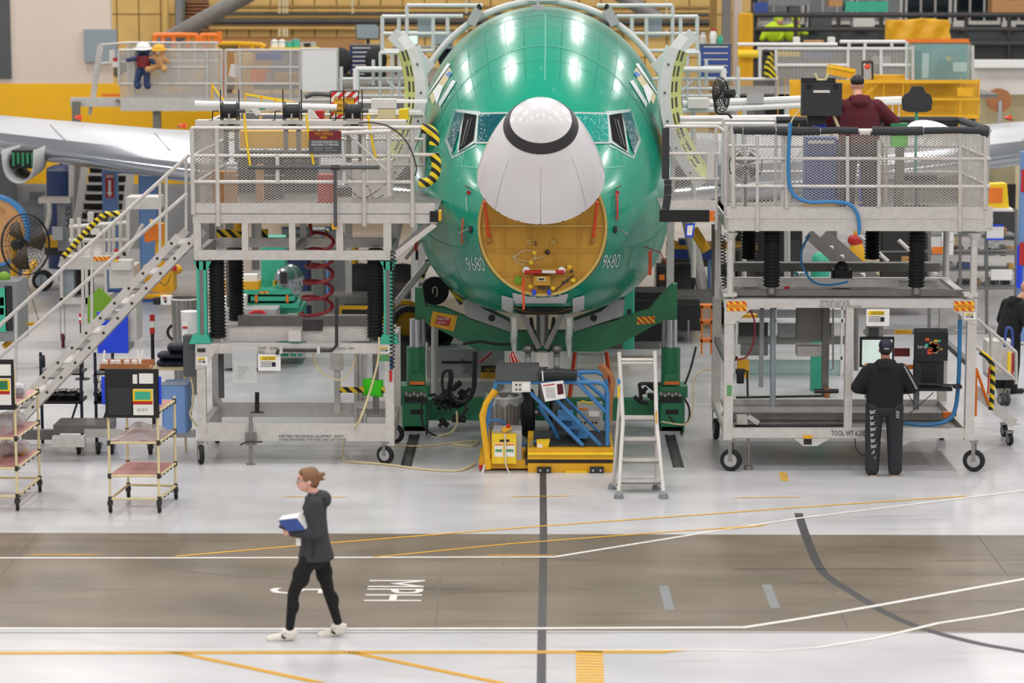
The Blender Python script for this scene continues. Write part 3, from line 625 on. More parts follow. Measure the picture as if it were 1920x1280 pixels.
spatch([(964,575),(1074,575),(1062,594),(976,594)], 'black', 'wheel_well', .01, 10); sline([(964,574),(985,582),(1018,585),(1052,582),(1074,574)], .05, 'primer_dk', 'well_sill', .015); sline([(972,592),(1018,598),(1066,592)], .04, 'primer', 'well_sill', .015)
for x0_ in (964, 1067):
    m = M(); c = P(x0_, 595, 36.2); m.grid(lambda u, v_: V((c.x+.055*(1-.6*v_**2)*cos(2*pi*u)*(1+.15*sin(9*v_+5*u)), 36.2+.03*sin(2*pi*u)+.02*sin(11*v_), c.z+.02-.56*v_)), 12, 12, True); m.out('gear_door_bag', 'poly_sheet', plane, 60)
    M().box(c.x-.03, c.x+.03, 36.18, 36.22, c.z-.3, c.z).out('gear_door', 'off_white', plane)
# main gear wheels
for sx_ in (-1, 1):
    for k, dx_ in ((0, 2.45), (1, 3.22)):
        M().lathe([(.2,-.16),(.42,-.2),(.54,-.15),(.56,0),(.54,.15),(.42,.2),(.2,.16)], (sx_*dx_+(sx_*.12), 48.6, .56+.02), 'x', 28).out('main_wheel_tyre', 'rubber', plane); M().lathe([(.05,-.12),(.25,-.15),(.25,.15),(.05,.12)], (sx_*dx_+(sx_*.12), 48.6, .58), 'x', 18).out('wheel_hub', 'grey_lt', plane)
    M().tube((sx_*2.4,48.6,.58), (sx_*3.4,48.6,.58), .09).tube((sx_*2.95,48.6,.58), (sx_*2.5,48.7,2.7), .12, 10).out('main_gear_strut', 'off_white', plane)
# ================================================================== helpers for framed equipment
def RB(parent, name, mt, x0, y0, x1, y1, Y, dep=.06):     # upright box whose aisle face covers the pixel rectangle at depth Y
    a, b = P(x0, y1, Y), P(x1, y0, Y); return M().box(min(a.x,b.x), max(a.x,b.x), Y, Y+dep, a.z, b.z).out(name, mt, parent)
def TB(parent, name, mt, pts, r, Y=None, n=8, sm=0):      # tube through pixels at a depth (third value overrides depth)
    g = [P(p[0], p[1], p[2] if len(p) > 2 else Y) for p in pts]
    if sm: g = cr(g, sm)
    m = M()
    if len(g) == 2: m.tube(g[0], g[1], r, n)
    else: m.path(g, r, n)
    return m.out(name, mt, parent)
def QB(parent, name, mt, poly, Y, dep=.02):               # flat plate with a pixel outline at depth Y
    g = [P(x, y, Y) for x, y in poly]; return M().prism([(p.x, p.z) for p in g], 'y', Y, Y+dep).out(name, mt, parent)
def XP(parent, x0, y0, x1, y1, Y, cw=.054, ch=.034, mt='mesh_metal', st=.0095):   # expanded-metal infill panel
    a, b = P(x0, y1, Y), P(x1, y0, Y); return stuff(M().expanded((a.x, Y, a.z), (b.x-a.x, 0, 0), (0, 0, b.z-a.z), cw, ch, st).out('mesh_panel', mt, parent, 0))
def XS(parent, X, Ya, Yb, z0, z1, cw=.054, ch=.034, mt='mesh_metal'):
    return stuff(M().expanded((X, Ya, z0), (0, Yb-Ya, 0), (0, 0, z1-z0), cw, ch).out('mesh_panel', mt, parent, 0))
def bellows(parent, X, Y, z0, z1, r, n=None):
    n = n or int((z1-z0)/.045); pr = [(r*.55, 0)]
    for i in range(n): pr += [(r*.78, (i+.05)*(z1-z0)/n), (r, (i+.5)*(z1-z0)/n), (r*.78, (i+.95)*(z1-z0)/n)]
    return M().lathe(pr, (X, Y, z0), 'z', 18).out('bellows', 'rubber', parent, 25)
def caster(parent, X, Y, r, wd=.05, mt='rubber', hub='grey_lt', top=None, ax=(1,.25,0)):
    axv = V(ax).normalized(); h = wd/2
    M().lathe([(r*.55,-h),(r*.92,-h),(r,-h*.5),(r,h*.5),(r*.92,h),(r*.55,h)], (X, Y, r), axv, 20).out('caster_wheel', mt, parent)
    M().lathe([(.005,-h*1.12),(r*.3,-h*1.12),(r*.6,-h*1.04),(r*.6,h*1.04),(r*.3,h*1.12),(.005,h*1.12)], (X, Y, r), axv, 16).out('wheel_hub', hub, parent)
    if top:
        m = M()
        for s_ in (-1, 1): m.beam(V((X, Y, r))+axv*s_*(h+.012), V((X, Y+.03, top-.02))+axv*s_*(h+.012), .05, .012, axv)
        m.cbox((X, Y+.03, top-.01), (.1, .1, .02)); m.out('caster_fork', 'steel', parent)
def coil(parent, name, mt, pa, pb, r, turns, tr, ax=None):
    pa, pb = V(pa), V(pb); d = (pb-pa).normalized(); a = d.orthogonal().normalized(); b = d.cross(a); n = int(turns*10)
    return M().path([pa+(pb-pa)*(i/n)+(a*cos(2*pi*turns*i/n)+b*sin(2*pi*turns*i/n))*r for i in range(n+1)], tr, 6).out(name, mt, parent)
# ================================================================== left work stand
YL, YLb = 34.7, 36.3
ls = T('work_stand', 'wide aluminium work stand with hose reels and mesh guardrail left of the nose', 'work stand', (P(550,640,YL).x, YL, 0))
def fx(px, Y=YL): return XX(px, Y)
zb0, zb1 = ZZ(828, YL), ZZ(795, YL)
xl, xr = fx(376), fx(730)
for x_, yy, nm in ((xl, YL, 'leg'), (xr, YL, 'leg'), (xl, YLb, 'leg'), (xr, YLb, 'leg')):
    M().box(x_-.058, x_+.058, yy, yy+.11, zb0-.06, ZZ(645, YL)).out('leg', 'alu', ls)
M().box(xl, xr, YL+.01, YL+.1, zb0, zb1).out('base_beam', 'alu', ls); M().box(xl, xr, YLb+.01, YLb+.1, zb0+.05, zb1+.02).out('base_beam', 'alu', ls)
for x_ in (xl, xr): M().box(x_-.045, x_+.045, YL+.11, YLb, zb0+.02, zb1-.02).out('side_beam', 'alu', ls)
M().box(xl-.06, xr+.06, YL, YL+.1, ZZ(663, YL), ZZ(645, YL)).out('base_beam', 'alu', ls); M().box(xl, xr, YLb, YLb+.1, ZZ(663, YL)-.03, ZZ(640, YL)).out('base_beam', 'alu', ls)
for x_ in (xl, xr): M().box(x_-.045, x_+.045, YL+.1, YLb, ZZ(663, YL), ZZ(647, YL)).out('side_beam', 'alu', ls)
zt_ = ZZ(645, YL); M().box(fx(415), fx(690), YL+.25, YL+.45, zt_, zt_+.17).out('cross_tray', 'alu', ls); M().box(fx(425), fx(690), YLb-.3, YLb-.1, zt_, zt_+.2).out('cross_tray', 'alu_dark', ls)
for pts in ([(366,645),(412,645),(386,688),(366,693)], [(703,645),(740,645),(740,693),(722,680)]): QB(ls, 'gusset_plate', 'alu', pts, YL-.012, .012)
for a, b, c, d in ((361,390,354,396), (716,742,711,747)): QB(ls, 'teal_bracket', 'teal_paint', [(c,645),(d,645),(b,628),(a,628)], YL, .22)
for x0_, x1_ in ((370,386), (720,735)):
    RB(ls, 'mast', 'alu_dark', x0_+3, 490, x1_-3, 630, YL+.03, .1)
    for q in (x0_, x1_-3): RB(ls, 'mast_edge', 'teal_paint', q, 490, q+3, 630, YL+.02, .12)
    QB(ls, 'mast_head', 'teal_paint', [(x0_-8,490),(x1_+10,490),(x1_+2,506),(x0_+2,506)], YL+.02, .14)
for px_ in (405, 702):
    bellows(ls, fx(px_), YL+.2, ZZ(638, YL), ZZ(488, YL), .115); bellows(ls, fx(px_+(14 if px_ < 500 else -10)), YLb-.1, ZZ(630, YL), ZZ(488, YL), .115)
# truss
for yy in (YL, YLb):
    M().box(fx(367), fx(733), yy, yy+.09, ZZ(488, YL), ZZ(470, YL)).out('truss_beam', 'alu', ls); M().box(fx(365), fx(820 if yy == YL else 760), yy, yy+.09, ZZ(419, YL), ZZ(402, YL)).out('truss_beam', 'alu', ls)
    for a, b in ((366,380),(456,468),(544,556),(632,645),(720,735)): M().box(fx(a), fx(b), yy+.005, yy+.085, ZZ(470, YL), ZZ(418, YL)).out('truss_post', 'alu', ls)
for px_ in (373, 550, 727): M().box(fx(px_)-.04, fx(px_)+.04, YL+.09, YLb, ZZ(488, YL)+.01, ZZ(471, YL)).out('truss_tie', 'alu', ls)
zd = ZZ(401, YL); M().box(fx(365), fx(818), YL+.02, 38.3, zd-.03, zd).out('deck_plate', 'alu_dark', ls); RB(ls, 'toe_board', 'alu', 365, 381, 815, 400, YL-.01, .03)
M().beam(P(735,482,YL+.05), P(816,420,YL+.05), .07, .07).out('deck_brace', 'alu', ls); M().beam(P(733,482,YLb), P(800,420,YLb), .07, .07).out('deck_brace', 'alu', ls)
RB(ls, 'deck_bumper', 'rubber', 806, 396, 822, 416, YL-.03, .25); RB(ls, 'bumper_edge', 'yellow', 822, 396, 827, 414, YL-.03, .25)
# guardrail
Z3 = [ZZ(y, YL) for y in (240, 292, 341)]
def rail(xa, xb, z, Y=YL, r=.024, nm='guard_rail'): return M().tube((xa, Y, z), (xb, Y, z), r, 10).out(nm, 'alu', ls)
for z in Z3: rail(fx(366), fx(775), z, YL-.03)
rail(fx(733), fx(791), Z3[0]+.01, YL-.06)
for px_, b_ in ((367,402),(413,424),(685,424),(775,425)): M().tube((fx(px_), YL-.03, Z3[0] if px_ != 685 else ZZ(252,YL)), (fx(px_), YL-.03, ZZ(b_, YL)), .03, 10).out('guard_post', 'alu', ls)
for px_ in (520, 645): RB(ls, 'rail_clip', 'alu', px_-3, 288, px_+3, 344, YL-.065, .03)
for a, b in ((375,406),(420,681),(690,768)): XP(ls, a, 246, b, 381, YL)
for a in (424, 444, 536, 560, 654, 676): RB(ls, 'reel_upright', 'alu_dark', a-4, 233, a+4, 303, YL+.02, .03)
# rear and side guardrails
YR_ = 38.2; zz = zd+1.1
for z in (zz, zd+.75, zd+.38): M().tube((fx(366), YR_, z), (fx(775), YR_, z), .022, 8).out('guard_rail', 'alu', ls); M().tube((fx(366), YL, z), (fx(366), YR_, z), .022, 8).out('guard_rail', 'alu', ls)
for px_ in (367, 450, 560, 670, 775): M().tube((fx(px_), YR_, zd), (fx(px_), YR_, zz), .024, 8).out('guard_post', 'alu', ls)
pass; XS(ls, fx(366), YL+.05, YR_, zd+.05, zz)
for yy in (36.3, 38.2): M().box(fx(372)-.04, fx(372)+.04, yy, yy+.08, ZZ(640,YL), zd).out('rear_mast', 'alu_dark', ls)
# equipment lying along the rail top
M().tube((fx(366), YL+.35, ZZ(197, YL)), (fx(630), YL+.5, ZZ(205, YL)), .04, 10).out('white_tube', 'white', ls)
RB(ls, 'green_tape', 'teal_paint', 485, 193, 497, 206, YL+.44, .02)
RB(ls, 'shelf_ledge', 'mesh_metal', 366, 226, 760, 236, YL+.05, .3)
for i, px_ in enumerate((431, 548, 662)):
    c = P(px_, 208, YL+.08)
    rl = M().lathe([(.09,-.09),(.09,.09)], c, 'x', 18).lathe([(.125,-.1),(.125,-.09),(.05,-.09)], c, 'x', 18).lathe([(.05,.09),(.125,.09),(.125,.1)], c, 'x', 18).out('hose_reel', 'black', ls)
    m = M()
    for s_ in (-.12, .12): m.path([c+V((s_,0,.28)), c+V((s_,0,-.17)), c+V((s_*1.0,-.02,-.18))], .008, 6)
    m.path([c+V((-.13,-.05,-.18)), c+V((.13,-.05,-.18))], .01, 6); m.out('reel_frame', 'black_gloss', rl); M().path([c+V((-.15,0,0)), c+V((-.22,-.02,0)), c+V((-.23,-.02,-.12)), c+V((-.27,-.02,-.12))], .009, 6).out('crank', 'black', rl)
    M().tube(c+V((.1,0,0)), c+V((.2,0,0)), .025).out('swivel', 'grey_dk', rl); M().tube(c+V((0,-.1,-.03)), c+V((0,-.1,-.12)), .012).out('reel_guide', 'grey_lt', rl)
    q = [(458,213),(462,260),(469,310)] if i == 0 else [(574,213),(580,260),(588,308)] if i == 1 else [(690,213),(697,262),(705,297)]
    TB(ls, 'reel_hose', 'yellow_br', q, .016, YL-.05, 8, 4)
for pts in ([(398,155),(398,187)], [(460,176),(460,190)], [(490,180),(490,195)], [(516,186),(516,198)]): TB(ls, 'yellow_post', 'yellow', pts, .012, YL+.5)
TB(ls, 'barrier_tape', 'yellow_br', [(398,160),(412,180),(420,188)], .012, YL+.5); QB(ls, 'barrier_tape', 'yellow_br', [(458,174),(520,184),(560,192),(520,190),(460,178)], YL+.5, .008)
# signs on the rail
RB(ls, 'notice_board', 'grey_dk', 579, 262, 640, 288, YL-.07, .01); RB(ls, 'notice_header', 'red_dark', 579, 246, 640, 262, YL-.07, .01)
stext(ls, 'FOD CRITICAL\n       AREA', 591, 248, 625, 260, YL-.072, 'yellow'); stext(ls, 'THIS AREA REQUIRES ALL\nPERSONNEL TO PERFORM', 584, 264, 635, 273, YL-.072, 'white'); stext(ls, '- Housekeeping   - Containment\n- Tool Control     - Clean-As-You-Go', 586, 275, 632, 283, YL-.072, 'grey_lt')
cs = RB(ls, 'caution_placard', 'red_white', 620, 172, 671, 222, YL+.55, .01); RB(cs, 'placard_panel', 'yellow', 626, 184, 664, 214, YL+.54, .008); stext(cs, 'CAUTION', 627, 180, 665, 189, YL+.54, 'black'); stext(cs, 'OPEN AND\n  BOLT', 630, 195, 660, 210, YL+.535, 'black'); TB(cs, 'placard_frame', 'black', [(620,171),(672,171),(672,222),(620,222),(620,171)], .008, YL+.55)
# black air manifold and red coil hose
TB(ls, 'air_pipe', 'grey_dk', [(466,314),(712,314)], .024, YL-.1); TB(ls, 'air_pipe', 'grey_dk', [(628,314),(629,425)], .022, YL-.1); M().tube(P(620,314,YL-.1), P(636,314,YL-.1), .034).out('pipe_tee', 'dark_steel', ls); RB(ls, 'pipe_valve', 'yellow', 622, 419, 632, 430, YL-.1, .05)
pts = [P(581,420,YL+.3)]
for i in range(70):
    t = i/69; pts.append(P(lerp(604,592,t)+lerp(22,31,t)*cos(2*pi*5.2*t+2.6), lerp(436,592,t)+9*sin(2*pi*5.2*t+2.6), YL+.25+.2*sin(2*pi*5.2*t)))
M().path(pts, .024, 7).out('coil_hose', 'red_dark', ls)
TB(ls, 'air_pipe', 'dark_steel', [(631,558),(631,648),(622,657),(540,656),(521,657),(519,664)], .022, YL-.06); 
for px_ in (527, 597): RB(ls, 'pipe_clamp', 'alu', px_-3, 649, px_+3, 663, YL-.09, .06)
for px_ in (543, 557, 570): RB(ls, 'air_coupler', 'steel', px_-2, 660, px_+2, 668, YL-.08, .03)
RB(ls, 'junction_box', 'dark_steel', 567, 600, 604, 620, YL+.2, .12); RB(ls, 'hose_fitting', 'alu', 541, 620, 564, 640, YL-.03, .2)
TB(ls, 'slack_hose', 'tan', [(587,663),(592,682),(610,703),(636,712),(655,700),(668,663)], .013, YL+.15, 6, 4)
RB(ls, 'hanging_post', 'alu', 627, 663, 637, 775, YLb-.2, .08); RB(ls, 'post_plate', 'alu', 619, 663, 644, 694, YLb-.25, .02); RB(ls, 'hanging_bar', 'grey_dk', 410, 664, 419, 746, YL+.3, .04); TB(ls, 'hanging_pipe', 'alu_dark', [(704,664),(705,775)], .04, YL+.9)
# base lettering, papers, labels
stext(ls, 'PORTABLE MECHANICAL EQUIPMENT - ENTRY\nSTAND FASTENERS FORWARD AND AFT DOOR', 523, 815, 649, 826, YL+.01, 'dark_steel'); stext(ls, 'M:50770      FLOOR\nM2522', 485, 650, 520, 662, YL, 'dark_steel'); stext(ls, 'PORTABLE TOOL 1997', 600, 651, 664, 655, YL, 'dark_steel')
pk = RB(ls, 'paper_envelope', 'plastic_clear', 436, 650, 481, 717, YL-.04, .004); RB(pk, 'paper_sheet', 'paper', 439, 676, 479, 714, YL-.036, .003)
m = M()
for i in range(6): q = P(444+3*(i % 2), 688+4*i, YL-.038); m.box(q.x, q.x+.16-.02*i, YL-.039, YL-.037, q.z, q.z+.008)
stuff(m.out('handwriting', 'grey', pk))
def caution(parent, x0, y0, x1, y1, Y):
    c = RB(parent, 'caution_sheet', 'paper', x0, y0, x1, y1, Y, .005); w_ = x1-x0; h_ = y1-y0
    RB(c, 'caution_band', 'yellow_br', x0+w_*.08, y0+h_*.12, x1-w_*.22, y0+h_*.36, Y-.003, .003); stext(c, 'CAUTION', x0+w_*.2, y0+h_*.16, x1-w_*.26, y0+h_*.33, Y-.001, 'black')
    RB(c, 'caution_symbol', 'navy', x0+w_*.6, y0+h_*.48, x0+w_*.78, y0+h_*.75, Y-.003, .003); m = M()
    for i in range(4): q = P(x0+w_*.1, y0+h_*(.48+.09*i), Y); m.box(q.x, q.x+w_*.0033, Y-.003, Y-.001, q.z, q.z+h_*.0003)
    stuff(m.out('caution_print', 'grey', c)); return c
caution(ls, 484, 664, 526, 695, YL-.03); caution(ls, 369, 669, 389, 684, YL-.02); caution(ls, 711, 649, 731, 662, YL-.02); RB(ls, 'green_sticker', 'green_label', 711, 665, 730, 677, YL-.02, .005); RB(ls, 'id_plate', 'dark_steel', 370, 653, 385, 660, YL-.02, .005)
RB(ls, 'red_tag', 'red', 730, 694, 735, 715, YL-.02, .01); RB(ls, 'blue_tag', 'blue', 731, 670, 737, 692, YL-.02, .01)
RB(ls, 'electrical_box', 'grey_dk', 344, 630, 369, 706, YL+.1, .2); TB(ls, 'cable', 'tan', [(357,706),(362,730),(361,760),(356,775),(363,790),(370,800)], .014, YL+.15, 6, 4)
# levelling jack and casters
TB(ls, 'jack_screw', 'steel', [(470,776),(470,870)], .024, YL-.04); TB(ls, 'jack_foot', 'steel', [(470,868),(470,875)], .06, YL-.04, 14); RB(ls, 'jack_collar', 'alu_dark', 460, 812, 480, 834, YL-.06, .1); TB(ls, 'jack_lever', 'dark_steel', [(450,834),(462,828),(492,828)], .012, YL-.1); TB(ls, 'jack_screw', 'dark_steel', [(482,735),(482,773)], .03, YLb); RB(ls, 'jack_plate', 'dark_steel', 470, 772, 494, 774, YLb, .1)
for x_, yy, rr in ((fx(373), YL, .13), (fx(721), YL, .125), (fx(376), YLb, .13), (fx(728), YLb, .13)): caster(ls, x_, yy, rr, .06, top=zb0, ax=(1,.3,0) if x_ < -3 else (.5,1,0))
# wrapped hazard poles near the fuselage
TB(ls, 'hazard_padding', 'hazard_wrap', [(790,240),(806,244),(815,256),(813,272)], .065, YL-.06, 10, 4); TB(ls, 'hazard_padding', 'hazard_wrap', [(814,288),(818,305),(815,328),(802,341),(785,343)], .065, YL-.06, 10, 4); TB(ls, 'guard_rail', 'alu', [(775,290),(815,290)], .024, YL-.06)
TB(ls, 'swing_arm', 'alu', [(640,249),(733,246)], .03, YL-.12); TB(ls, 'swing_brace', 'alu', [(655,252),(728,322)], .014, YL-.12); TB(ls, 'swing_post', 'alu', [(728,246),(729,366)], .026, YL-.12)
TB(ls, 'slack_cable', 'dark_steel', [(672,230),(700,230),(735,240),(765,270),(780,310),(778,330)], .01, YL-.1, 6, 5)
for y_ in (437,): RB(ls, 'hazard_bar', 'hazard', 396, y_-7, 457, y_+8, YLb+.4, .05); RB(ls, 'hazard_bar', 'hazard', 480, y_-7, 502, y_+8, YLb+.4, .05)
RB(ls, 'hazard_bar', 'hazard', 637, 726, 722, 736, YL+.9, .04); M().ball(P(450,422,YLb+.4), .09).out('yellow_light', 'yellow', ls)
# boxes and panels standing on the deck behind the mesh
for nm, mt, x0_, y0_, x1_, y1_, Y_ in (('amber_panel','yellow',450,246,534,278,36.6),('amber_panel','yellow',535,246,580,278,36.6),('cardboard_carton','card',397,322,440,384,36.0),('cardboard_strip','card',480,310,491,384,36.5),('red_bin','red',596,328,629,384,36.3),('white_panel','off_white',660,300,735,384,37.2),('dark_backing','char',446,284,592,384,37.9),('grey_box','grey_dk',492,330,530,384,37.0),('dark_case','dark_steel',632,352,700,384,37.4)): RB(ls, nm, mt, x0_, y0_, x1_, y1_, Y_, .3)  # the dark backing is added so the mesh stands out against it
for pts in ([(640,320),(660,335),(690,350),(700,372),(720,365)], [(650,345),(680,372),(730,340)]): TB(ls, 'slack_cable', 'dark_steel', pts, .008, 36.6, 5, 5)
# side stair of the left stand
stl = T('stair', 'aluminium stair with twin handrails climbing to the left work stand', 'stairs', (P(180,640,35).x, 35.2, 0))
SY0, SY1 = 34.75, 35.55
A0, A1 = P(368,442,SY0), P(179,640,SY0); dS = A1-A0; B0 = A0+dS*((A0.z-.06)/(A0.z-A1.z)); sh_x = V((-33*SY0/F, 0, 0)); nT = 15
for Y_ in (SY0, SY1):
    yo = V((0, Y_-SY0, 0))
    for sx_ in (V((0,0,0)), sh_x): M().beam(A0+yo+sx_, B0+yo+sx_, .03, .1, (0,0,1)).out('stringer', 'alu', stl)
    for (q0, q1) in (((355,290),(-25,632)), ((352,362),(-25,690))): TB(stl, 'handrail', 'alu', [q0, q1], .026, Y_, 10)
    for px_, t, b_ in ((349,296,430),(312,330,470),(300,338,478),(172,452,610),(155,470,632),(30,580,760)): TB(stl, 'baluster', 'alu', [(px_, t), (px_, b_)], .02, Y_)
for i in range(nT):
    p = A0.lerp(B0, (i+.5)/nT); M().box(p.x+sh_x.x-.02, p.x+.03, SY0+.02, SY1-.02, p.z-.03, p.z-.005).out('tread', 'alu_dark' if i % 2 else 'alu', stl)
    for k in (V((0,0,0)), sh_x): M().lathe([(.02,0),(.016,.012)], (p.x+k.x, SY0-.016, p.z), (0,-1,0), 8).out('bolt', 'dark_steel', stl)

for nm, mt, x0_, y0_, x1_, y1_, Y_ in (('grey_bin','grey',452,212,482,236,35.6),('grey_bin','grey',492,216,538,236,35.6),('parts_tray','off_white',696,186,742,204,36.6),('parts_tray','tan',708,203,740,222,36.6),('red_block','red',592,208,606,223,35.7),('yellow_block','yellow_br',748,205,765,225,37.0),('white_rail','white',672,188,800,193,37.6),('white_rail','white',672,206,790,211,37.6)): RB(ls, nm, mt, x0_, y0_, x1_, y1_, Y_, .25)
QB(ls, 'white_cloth', 'paper', [(568,223),(579,201),(598,222)], 35.5, .05); QB(ls, 'folded_sheet', 'paper', [(470,205),(480,200),(488,210),(481,218)], 35.4, .03); TB(ls, 'dark_strap', 'grey_dk', [(572,182),(590,176),(620,178)], .03, 36.4, 8, 4)
# ================================================================== right work stand
YS, YSb = 34.3, 36.7
rs = T('work_stand', 'tall aluminium work stand with black padded top rail right of the nose', 'work stand', (P(1590,640,YS).x, YS, 0))
def gx(px, Y=YS): return XX(px, Y)
def gz(py): return ZZ(py, YS, 1590)
x1_, x2_, x3_ = gx(1367), gx(1593), gx(1822); zt, zb = gz(577), gz(821)
for x_, yy, w_ in ((x1_,YS,.06),(x3_,YS,.06),(x1_,YSb,.06),(x3_,YSb,.06),(x2_,YS+.01,.05)): M().box(x_-w_, x_+w_, yy, yy+.12, gz(804) if w_ == .05 else zb-.03, zt).out('leg', 'alu', rs)
for yy in (YS, YSb):
    M().box(x1_-.07, x3_+.06, yy, yy+.12, zt, gz(561)).out('base_beam', 'alu', rs); M().box(x1_, x3_, yy+.01, yy+.11, zb, gz(804)).out('base_beam', 'alu', rs)
for x_ in (x1_, x3_): M().box(x_-.05, x_+.05, YS+.12, YSb, zb+.02, gz(806)).out('side_beam', 'alu', rs); M().box(x_-.05, x_+.05, YS+.12, YSb, zt+.01, gz(562)).out('side_beam', 'alu', rs); M().box(x_-.04, x_+.04, YS+.12, YSb, gz(690), gz(680)).out('side_beam', 'alu_dark', rs)
M().box(x1_, x3_, YS+1.1, YS+1.2, zb+.05, gz(800)).out('base_beam', 'alu_dark', rs); M().box(x1_+.05, x3_-.05, YS+.2, YSb, zb+.02, zb+.04).out('base_tray', 'alu_dark', rs)
M().box(x1_, x3_, YS+.3, YS+.42, gz(560), gz(552)+.02).out('cross_beam', 'alu_dark', rs); M().box(x1_+.1, gx(1700), YS+.9, YS+1.02, gz(553), gz(538)).out('cross_beam', 'alu', rs); M().box(x1_+.1, x3_-.1, YSb-.2, YSb, gz(545), gz(528)).out('cross_beam', 'alu_dark', rs)
M().box(x1_+.12, x3_-.12, YS+.12, YSb, gz(562)-.02, gz(562)).out('base_plate', 'alu_dark', rs)
for q in ([(1356,550),(1382,550),(1382,556),(1356,556)], [(1808,550),(1834,550),(1834,556),(1808,556)]): QB(rs, 'cap_plate', 'alu', q, YS-.02, .2)
QB(rs, 'gusset_plate', 'alu', [(1358,578),(1408,578),(1376,608),(1358,608)], YS-.012, .012); QB(rs, 'gusset_plate', 'alu', [(1787,578),(1832,578),(1832,608),(1816,605)], YS-.012, .012)
for x_ in (gx(1368), gx(1823)):
    for yy in (YS+.03, YSb): M().tube((x_, yy, gz(556)), (x_, yy, gz(450)), .045, 12).out('mast', 'alu', rs); M().lathe([(.045,0),(.1,.09)], (x_, yy, gz(450)), 'z', 12).out('mast_head', 'alu', rs)
for px_ in (1449, 1722): bellows(rs, gx(px_), YS+.3, gz(543), gz(433), .115)
for px_ in (1427, 1672): bellows(rs, gx(px_), YSb-.2, gz(520), gz(433), .115)
for px_ in (1449, 1722): M().tube((gx(px_), YS+.3, gz(556)), (gx(px_), YS+.3, gz(540)), .06, 12).out('bellows_foot', 'steel', rs)
RB(rs, 'red_reflector', 'red', 1470, 537, 1481, 545, YS+.88, .02); M().cbox(P(1578,518,YS+1.3), (.26,.3,.2), bev=.03).ball(P(1578,503,YS+1.3), .1).out('drive_motor', 'black', rs)
TB(rs, 'air_line', 'blue_hose', [(1518,440),(1503,470),(1505,500),(1525,528),(1555,534),(1590,528)], .016, YS+.7, 6, 5)
# deck
zdk = gz(390); M().box(gx(1363), gx(1856), YS, YS+.08, gz(433), gz(410)).out('deck_beam', 'alu', rs); M().box(gx(1363), gx(1852), YSb, YSb+.08, gz(433), gz(410)).out('deck_beam', 'alu', rs)
for px_ in (1366, 1852): M().box(gx(px_)-.04, gx(px_)+.04, YS+.08, YSb, gz(433), gz(410)).out('deck_beam', 'alu', rs)
RB(rs, 'toe_board', 'alu', 1363, 388, 1862, 410, YS-.01, .03); M().box(gx(1363), gx(1858), YS+.02, YSb+.1, gz(410)-.03, gz(410)).out('deck_plate', 'alu_dark', rs)
RB(rs, 'deck_corner', 'alu', 1846, 394, 1862, 428, YS-.015, .05)
zf = gz(410)
# guardrail with padded top
zr = [gz(y) for y in (245, 297, 349)]
M().tube((gx(1375),YS-.02,zr[0]), (gx(1838),YS-.02,zr[0]), .03, 10).out('guard_rail', 'alu', rs)
xa = 1374
for i, xb in enumerate((1393, 1455, 1538, 1610, 1640, 1731, 1843)):
    r_ = .045+.006*((i*7) % 3); M().path([P(xa+1,245,YS-.02), P((xa+xb)/2,245+(i % 3)-1,YS-.02), P(xb-1,245,YS-.02)], r_, 10).out('rail_padding', 'char' if i != 4 else 'off_white', rs) if xb != 1640 else M().path([P(1612,247,YS-.02), P(1631,247,YS-.02)], .042, 10).out('tape_wrap', 'off_white', rs)
    xa = xb if xb != 1640 else 1634
M().path([P(1840,246,YS-.02), P(1853,248,YS-.02)], [.05,.07], 10).out('rail_padding', 'char', rs)
for z in zr[1:]: M().tube((gx(1375),YS-.02,z), (gx(1848),YS-.02,z), .022, 10).out('guard_rail', 'alu', rs)
for px_, t, b in ((1375,245,388),(1420,255,434),(1475,255,390),(1589,255,390),(1648,262,388),(1800,250,434),(1847,247,392)): TB(rs, 'guard_post', 'alu', [(px_,t),(px_,b)], .026, YS-.02, 10)
RB(rs, 'door_post', 'alu', 1464, 252, 1478, 390, YS+.02, .05)
for a, b in ((1378,1416),(1424,1466),(1478,1586),(1592,1797),(1804,1844)): XP(rs, a, 252, b, 388, YS)
for z in zr: M().tube((gx(1847),YS,z), (gx(1847),YSb,z), .022, 8).out('guard_rail', 'alu', rs); M().tube((gx(1375),YSb,z), (gx(1847),YSb,z), .022, 8).out('guard_rail', 'alu', rs)
M().path([(gx(1480),YSb,zr[0]), (gx(1838),YSb,zr[0]), (gx(1847),YSb-.1,zr[0]), (gx(1847),YS+.3,zr[0])], .05, 8).out('rail_padding', 'char', rs)
XS(rs, gx(1847), YS, YSb, zf, zr[0]); stuff(M().expanded((gx(1640),YSb,zf), (gx(1847)-gx(1640),0,0), (0,0,1.0)).out('mesh_panel', 'mesh_metal', rs, 0))
for px_ in (1375, 1480, 1590, 1700, 1847): M().tube((gx(px_),YSb,zf), (gx(px_),YSb,zr[0]), .024, 8).out('guard_post', 'alu', rs)
